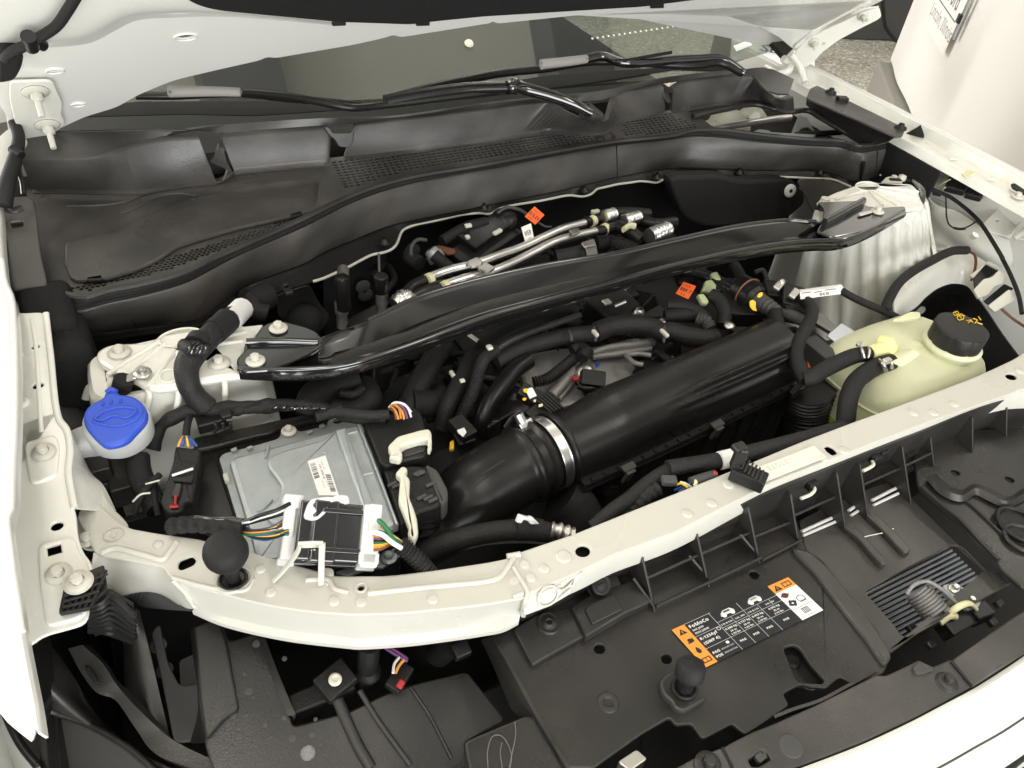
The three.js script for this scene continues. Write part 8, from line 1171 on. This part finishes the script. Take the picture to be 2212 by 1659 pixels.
  part('lower_bracket', [block(hit(F([[790, 1010]])[0], Y(0.90)), [0.02, 0.03, 0.008], V(0, 1, 0.2), V(0.9, 0, -0.3))], 'dark grey', h);
  part('lower_bracket', [block(hit(F([[900, 830]])[0], Y(0.90)), [0.03, 0.04, 0.05])], 'dark grey', h);
}
{ // control valve with yellow marks and neighbouring plugs
  const v = group('purge_valve', car, 'black valve with grey nozzle and yellow paint marks');
  const a = hit(F([[500, 460]])[0], Y(0.925)), b = hit(F([[660, 560]])[0], Y(0.93)), ax = b.clone().sub(a).normalize();
  part('body', [cyl(a.clone().addScaledVector(ax, -0.03), ax, 0.026, 0.026, 0.034, 36), cyl(a.clone().addScaledVector(ax, 0.003), ax, 0.0235, 0.019, 0.008, 36)], 'smooth black', v);
  part('ring', [tube(ring(a.clone().addScaledVector(ax, -0.012), 0.0266, 0.0266, 36, V(0, 1, 0).addScaledVector(ax, -ax.y).normalize(), ax.clone().cross(V(0, 1, 0)).normalize()), 0.0018, { closed: true, n: 60, m: 6 })], 'wire brown', v);
  part('nozzle', [tube([a.clone().addScaledVector(ax, 0.006), a.clone().addScaledVector(ax, 0.02), b], (t) => 0.0165 - 0.006 * t + 0.001 * Math.sin(t * 38) * (t > 0.45 ? 1 : 0), { n: 60, m: 24 })], 'dark grey', v);
  const yp = plane(hit(F([[510, 490]])[0], Y(0.946)), V(-0.3, 0.8, 0.6));
  for (const q of [F([[478, 480], [500, 470], [520, 485], [518, 520], [528, 545], [500, 540], [480, 515]]), F([[525, 455], [535, 430], [560, 422], [565, 440], [545, 460]])]) part('yellow_mark', [slab(yp, q, 0.002, { r: 0.002 })], 'yellow', v);
  const k = group('injector_plug', car, 'yellow-green plastic clips and plugs under the far end of the brace');
  for (const [q, y] of [[F([[235, 300], [275, 290], [305, 345], [270, 350], [245, 330]]), 0.935], [F([[200, 350], [240, 340], [290, 400], [270, 430], [230, 430], [205, 415], [175, 420], [190, 385]]), 0.93], [F([[150, 435], [190, 430], [225, 480], [215, 498], [180, 495]]), 0.925]]) part('clip', [slab(plane(hit(q[0], Y(y)), V(-0.2, 1, 0.5)), q, 0.012, { r: 0.003, bev: 0.003 })], 'olive clip', k);
  part('plug', [block(hit(F([[640, 440]])[0], Y(0.925)), [0.045, 0.03, 0.036], V(0, 1, 0.2), V(0.8, 0, 0.4)), block(hit(F([[760, 490]])[0], Y(0.93)), [0.05, 0.03, 0.05], V(0, 1, 0.2), V(0.7, 0, 0.6)), block(hit(F([[770, 560]])[0], Y(0.915)), [0.05, 0.02, 0.03], V(0, 1, 0.2), V(0.8, 0, 0.5))], 'black plastic', k);
  part('bright_clip', [block(hit(F([[660, 385]])[0], Y(0.953)), [0.022, 0.006, 0.012], V(0, 1, 0.2), V(0.8, 0, -0.4)), block(hit(F([[760, 435]])[0], Y(0.952)), [0.026, 0.006, 0.012], V(0, 1, 0.2), V(0.8, 0, -0.4)), lathe(hit(F([[680, 362]])[0], Y(0.955)), V(0, 1, 0), [[0, 0.006], [0.005, 0.004], [0.006, 0]], 12), lathe(hit(F([[348, 638]])[0], Y(0.91)), V(0, 1, 0), [[0, 0.006], [0.008, 0.004], [0.009, 0]], 14), block(hit(F([[480, 370]])[0], Y(0.93)), [0.03, 0.006, 0.012], V(0, 1, 0), V(0.9, 0, 0.3))], 'steel', k);
  const T = (q, r, m = 'tape', o) => part('pipe', [tube(pts(F(q)), r, o)], m, k);
  T([[80, 290, 0.915], [200, 330, 0.915], [300, 380, 0.92], [420, 440, 0.925], [500, 470, 0.925]], 0.008, 'smooth black'); T([[120, 270, 0.91], [260, 330, 0.915], [400, 400, 0.92]], 0.006, 'smooth black');
  T([[230, 440, 0.92], [290, 480, 0.918], [320, 560, 0.91], [310, 640, 0.90]], 0.0115, 'tape', { n: 50 }); T([[380, 260, 0.91], [420, 330, 0.91], [430, 380, 0.91]], 0.0105, 'tape'); T([[-40, 510, 0.91], [60, 520, 0.912], [160, 560, 0.91], [220, 620, 0.905]], 0.0105, 'tape'); T([[-60, 580, 0.905], [60, 570, 0.908], [160, 580, 0.905]], 0.011, 'rubber');
  T([[150, 590, 0.915], [200, 610, 0.915], [230, 660, 0.91]], rib(0.0095, 6, 0.0016), 'dark grey', { n: 60 }); T([[690, 560, 0.925], [760, 580, 0.93], [830, 610, 0.925]], 0.0095, 'dark grey'); T([[700, 540, 0.93], [780, 520, 0.935], [850, 560, 0.93]], 0.009, 'rubber');
  T([[510, 300, 0.905], [560, 285, 0.908], [580, 320, 0.905], [600, 380, 0.9]], 0.004, 'dark grey');
  part('plug', [block(hit(F([[330, 400]])[0], Y(0.915)), [0.05, 0.02, 0.03], V(0, 1, 0.2), V(0.8, 0, 0.3)), block(hit(F([[420, 520]])[0], Y(0.905)), [0.06, 0.03, 0.06], V(0, 1, 0.2), V(0.8, 0, 0.3))], 'smooth black', k);
}
// ---- lines along the beam
{
  const h = group('radiator_hose', car, 'braided black hose lying behind the white beam');
  const T = (name, q, r, m = 'tape', o) => part(name, [tube(pts(q), r, o)], m, h);
  T('hose', [...K([[1240, 1130, 0.90], [1380, 1010, 0.915], [1520, 910, 0.925], [1650, 800, 0.93], [1800, 710, 0.935], [1980, 660, 0.938], [2170, 630, 0.94]])], 0.0098, 'tape', { n: 90 });
  T('hose', F([[-40, 1540, 0.94], [280, 1490, 0.94], [480, 1440, 0.94], [700, 1385, 0.935], [900, 1330, 0.93], [1060, 1280, 0.92]]), 0.0105, 'tape', { n: 60 });
  T('white_band', [...K([[2150, 640, 0.945]]), ...F([[290, 1490, 0.943], [375, 1470, 0.943]])].slice(1), 0.0116, 'white tag');
  T('loom', K([[1420, 1060, 0.905], [1560, 960, 0.92], [1650, 880, 0.93], [1720, 840, 0.933]]), (t) => 0.009 + 0.001 * Math.sin(t * 40), 'tape');
  T('sleeve', K([[1960, 790, 0.945], [2050, 760, 0.945], [2140, 735, 0.945]]), 0.0058, 'dark grey');
  T('sleeve_end', K([[1975, 770, 0.947], [1995, 790, 0.948], [1990, 815, 0.945]]), 0.0024, 'pale yellow');
  [['wire blue', [[1960, 800, 0.945], [1900, 820, 0.942], [1840, 850, 0.935]]], ['yellow', [[1940, 830, 0.945], [1890, 800, 0.947], [1850, 810, 0.943]]], ['wire blue', [[1980, 820, 0.942], [1920, 830, 0.94], [1870, 860, 0.935]]], ['cream plastic', [[1880, 790, 0.947], [1920, 800, 0.947], [1960, 825, 0.943]]]].forEach(([m, q]) => T('wire', K(q), 0.0014, m, { m: 6 }));
  part('clip', [block(hit(K([[1800, 780]])[0], Y(0.945)), [0.018, 0.009, 0.012], V(0, 1, 0), V(0.8, 0, 0.4))], 'dark grey', h);
  part('red_dot', [lathe(hit(K([[2142, 722]])[0], Y(0.953)), V(0, 1, 0), [[0, 0.002], [0.003, 0]], 10)], 'red', h);
  const g = group('radiator_hose', car, 'thick black hose curving behind the bent end of the white beam');
  part('hose', [tube(pts(H([[560, 330, 0.885], [650, 280, 0.90], [800, 225, 0.91], [980, 180, 0.915], [1180, 155, 0.917], [1380, 165, 0.915], [1560, 215, 0.905]])), 0.0118, { n: 70 })], 'tape', g);
  part('tape_patch', [tube(pts(H([[1215, 150, 0.92], [1300, 150, 0.92], [1370, 160, 0.918]])), 0.013)], 'rubber', g);
  part('foil_patch', [tube(pts(H([[1430, 150, 0.925], [1490, 160, 0.925], [1560, 185, 0.92]])), (t) => 0.008 + 0.0015 * Math.sin(t * 20))], 'steel', g);
  part('white_clip', [slab(plane(hit(H([[1290, 90]])[0], Y(0.945)), V(0, 0.6, 1)), H([[1212, 110], [1232, 58], [1285, 75], [1310, 70], [1358, 118], [1300, 122], [1290, 100], [1255, 92], [1245, 115]]), 0.006, { r: 0.002 })], 'pale plastic', g);
  part('fan_shroud', [loft([pts(H([[640, 420, 0.86], [900, 280, 0.885], [1200, 240, 0.885], [1500, 260, 0.88]])), pts(H([[660, 520, 0.82], [950, 380, 0.85], [1250, 330, 0.85], [1560, 330, 0.85]]))], { nu: 24, thick: 0.01 })], 'smooth black', g);
  part('lower_pipe', [tube(pts(K([[1000, 900, 0.85], [1080, 960, 0.84], [1150, 1080, 0.82], [1180, 1200, 0.78]])), 0.032, { m: 24 })], 'rubber', g);
  part('loom', [tube(pts([...J([[2000, 1060, 0.92], [2020, 1180, 0.91], [2100, 1260, 0.90]])]), (t) => 0.009 + 0.003 * Math.sin(t * 30))], 'tape', g);
}
renderer.render(scene, camera);
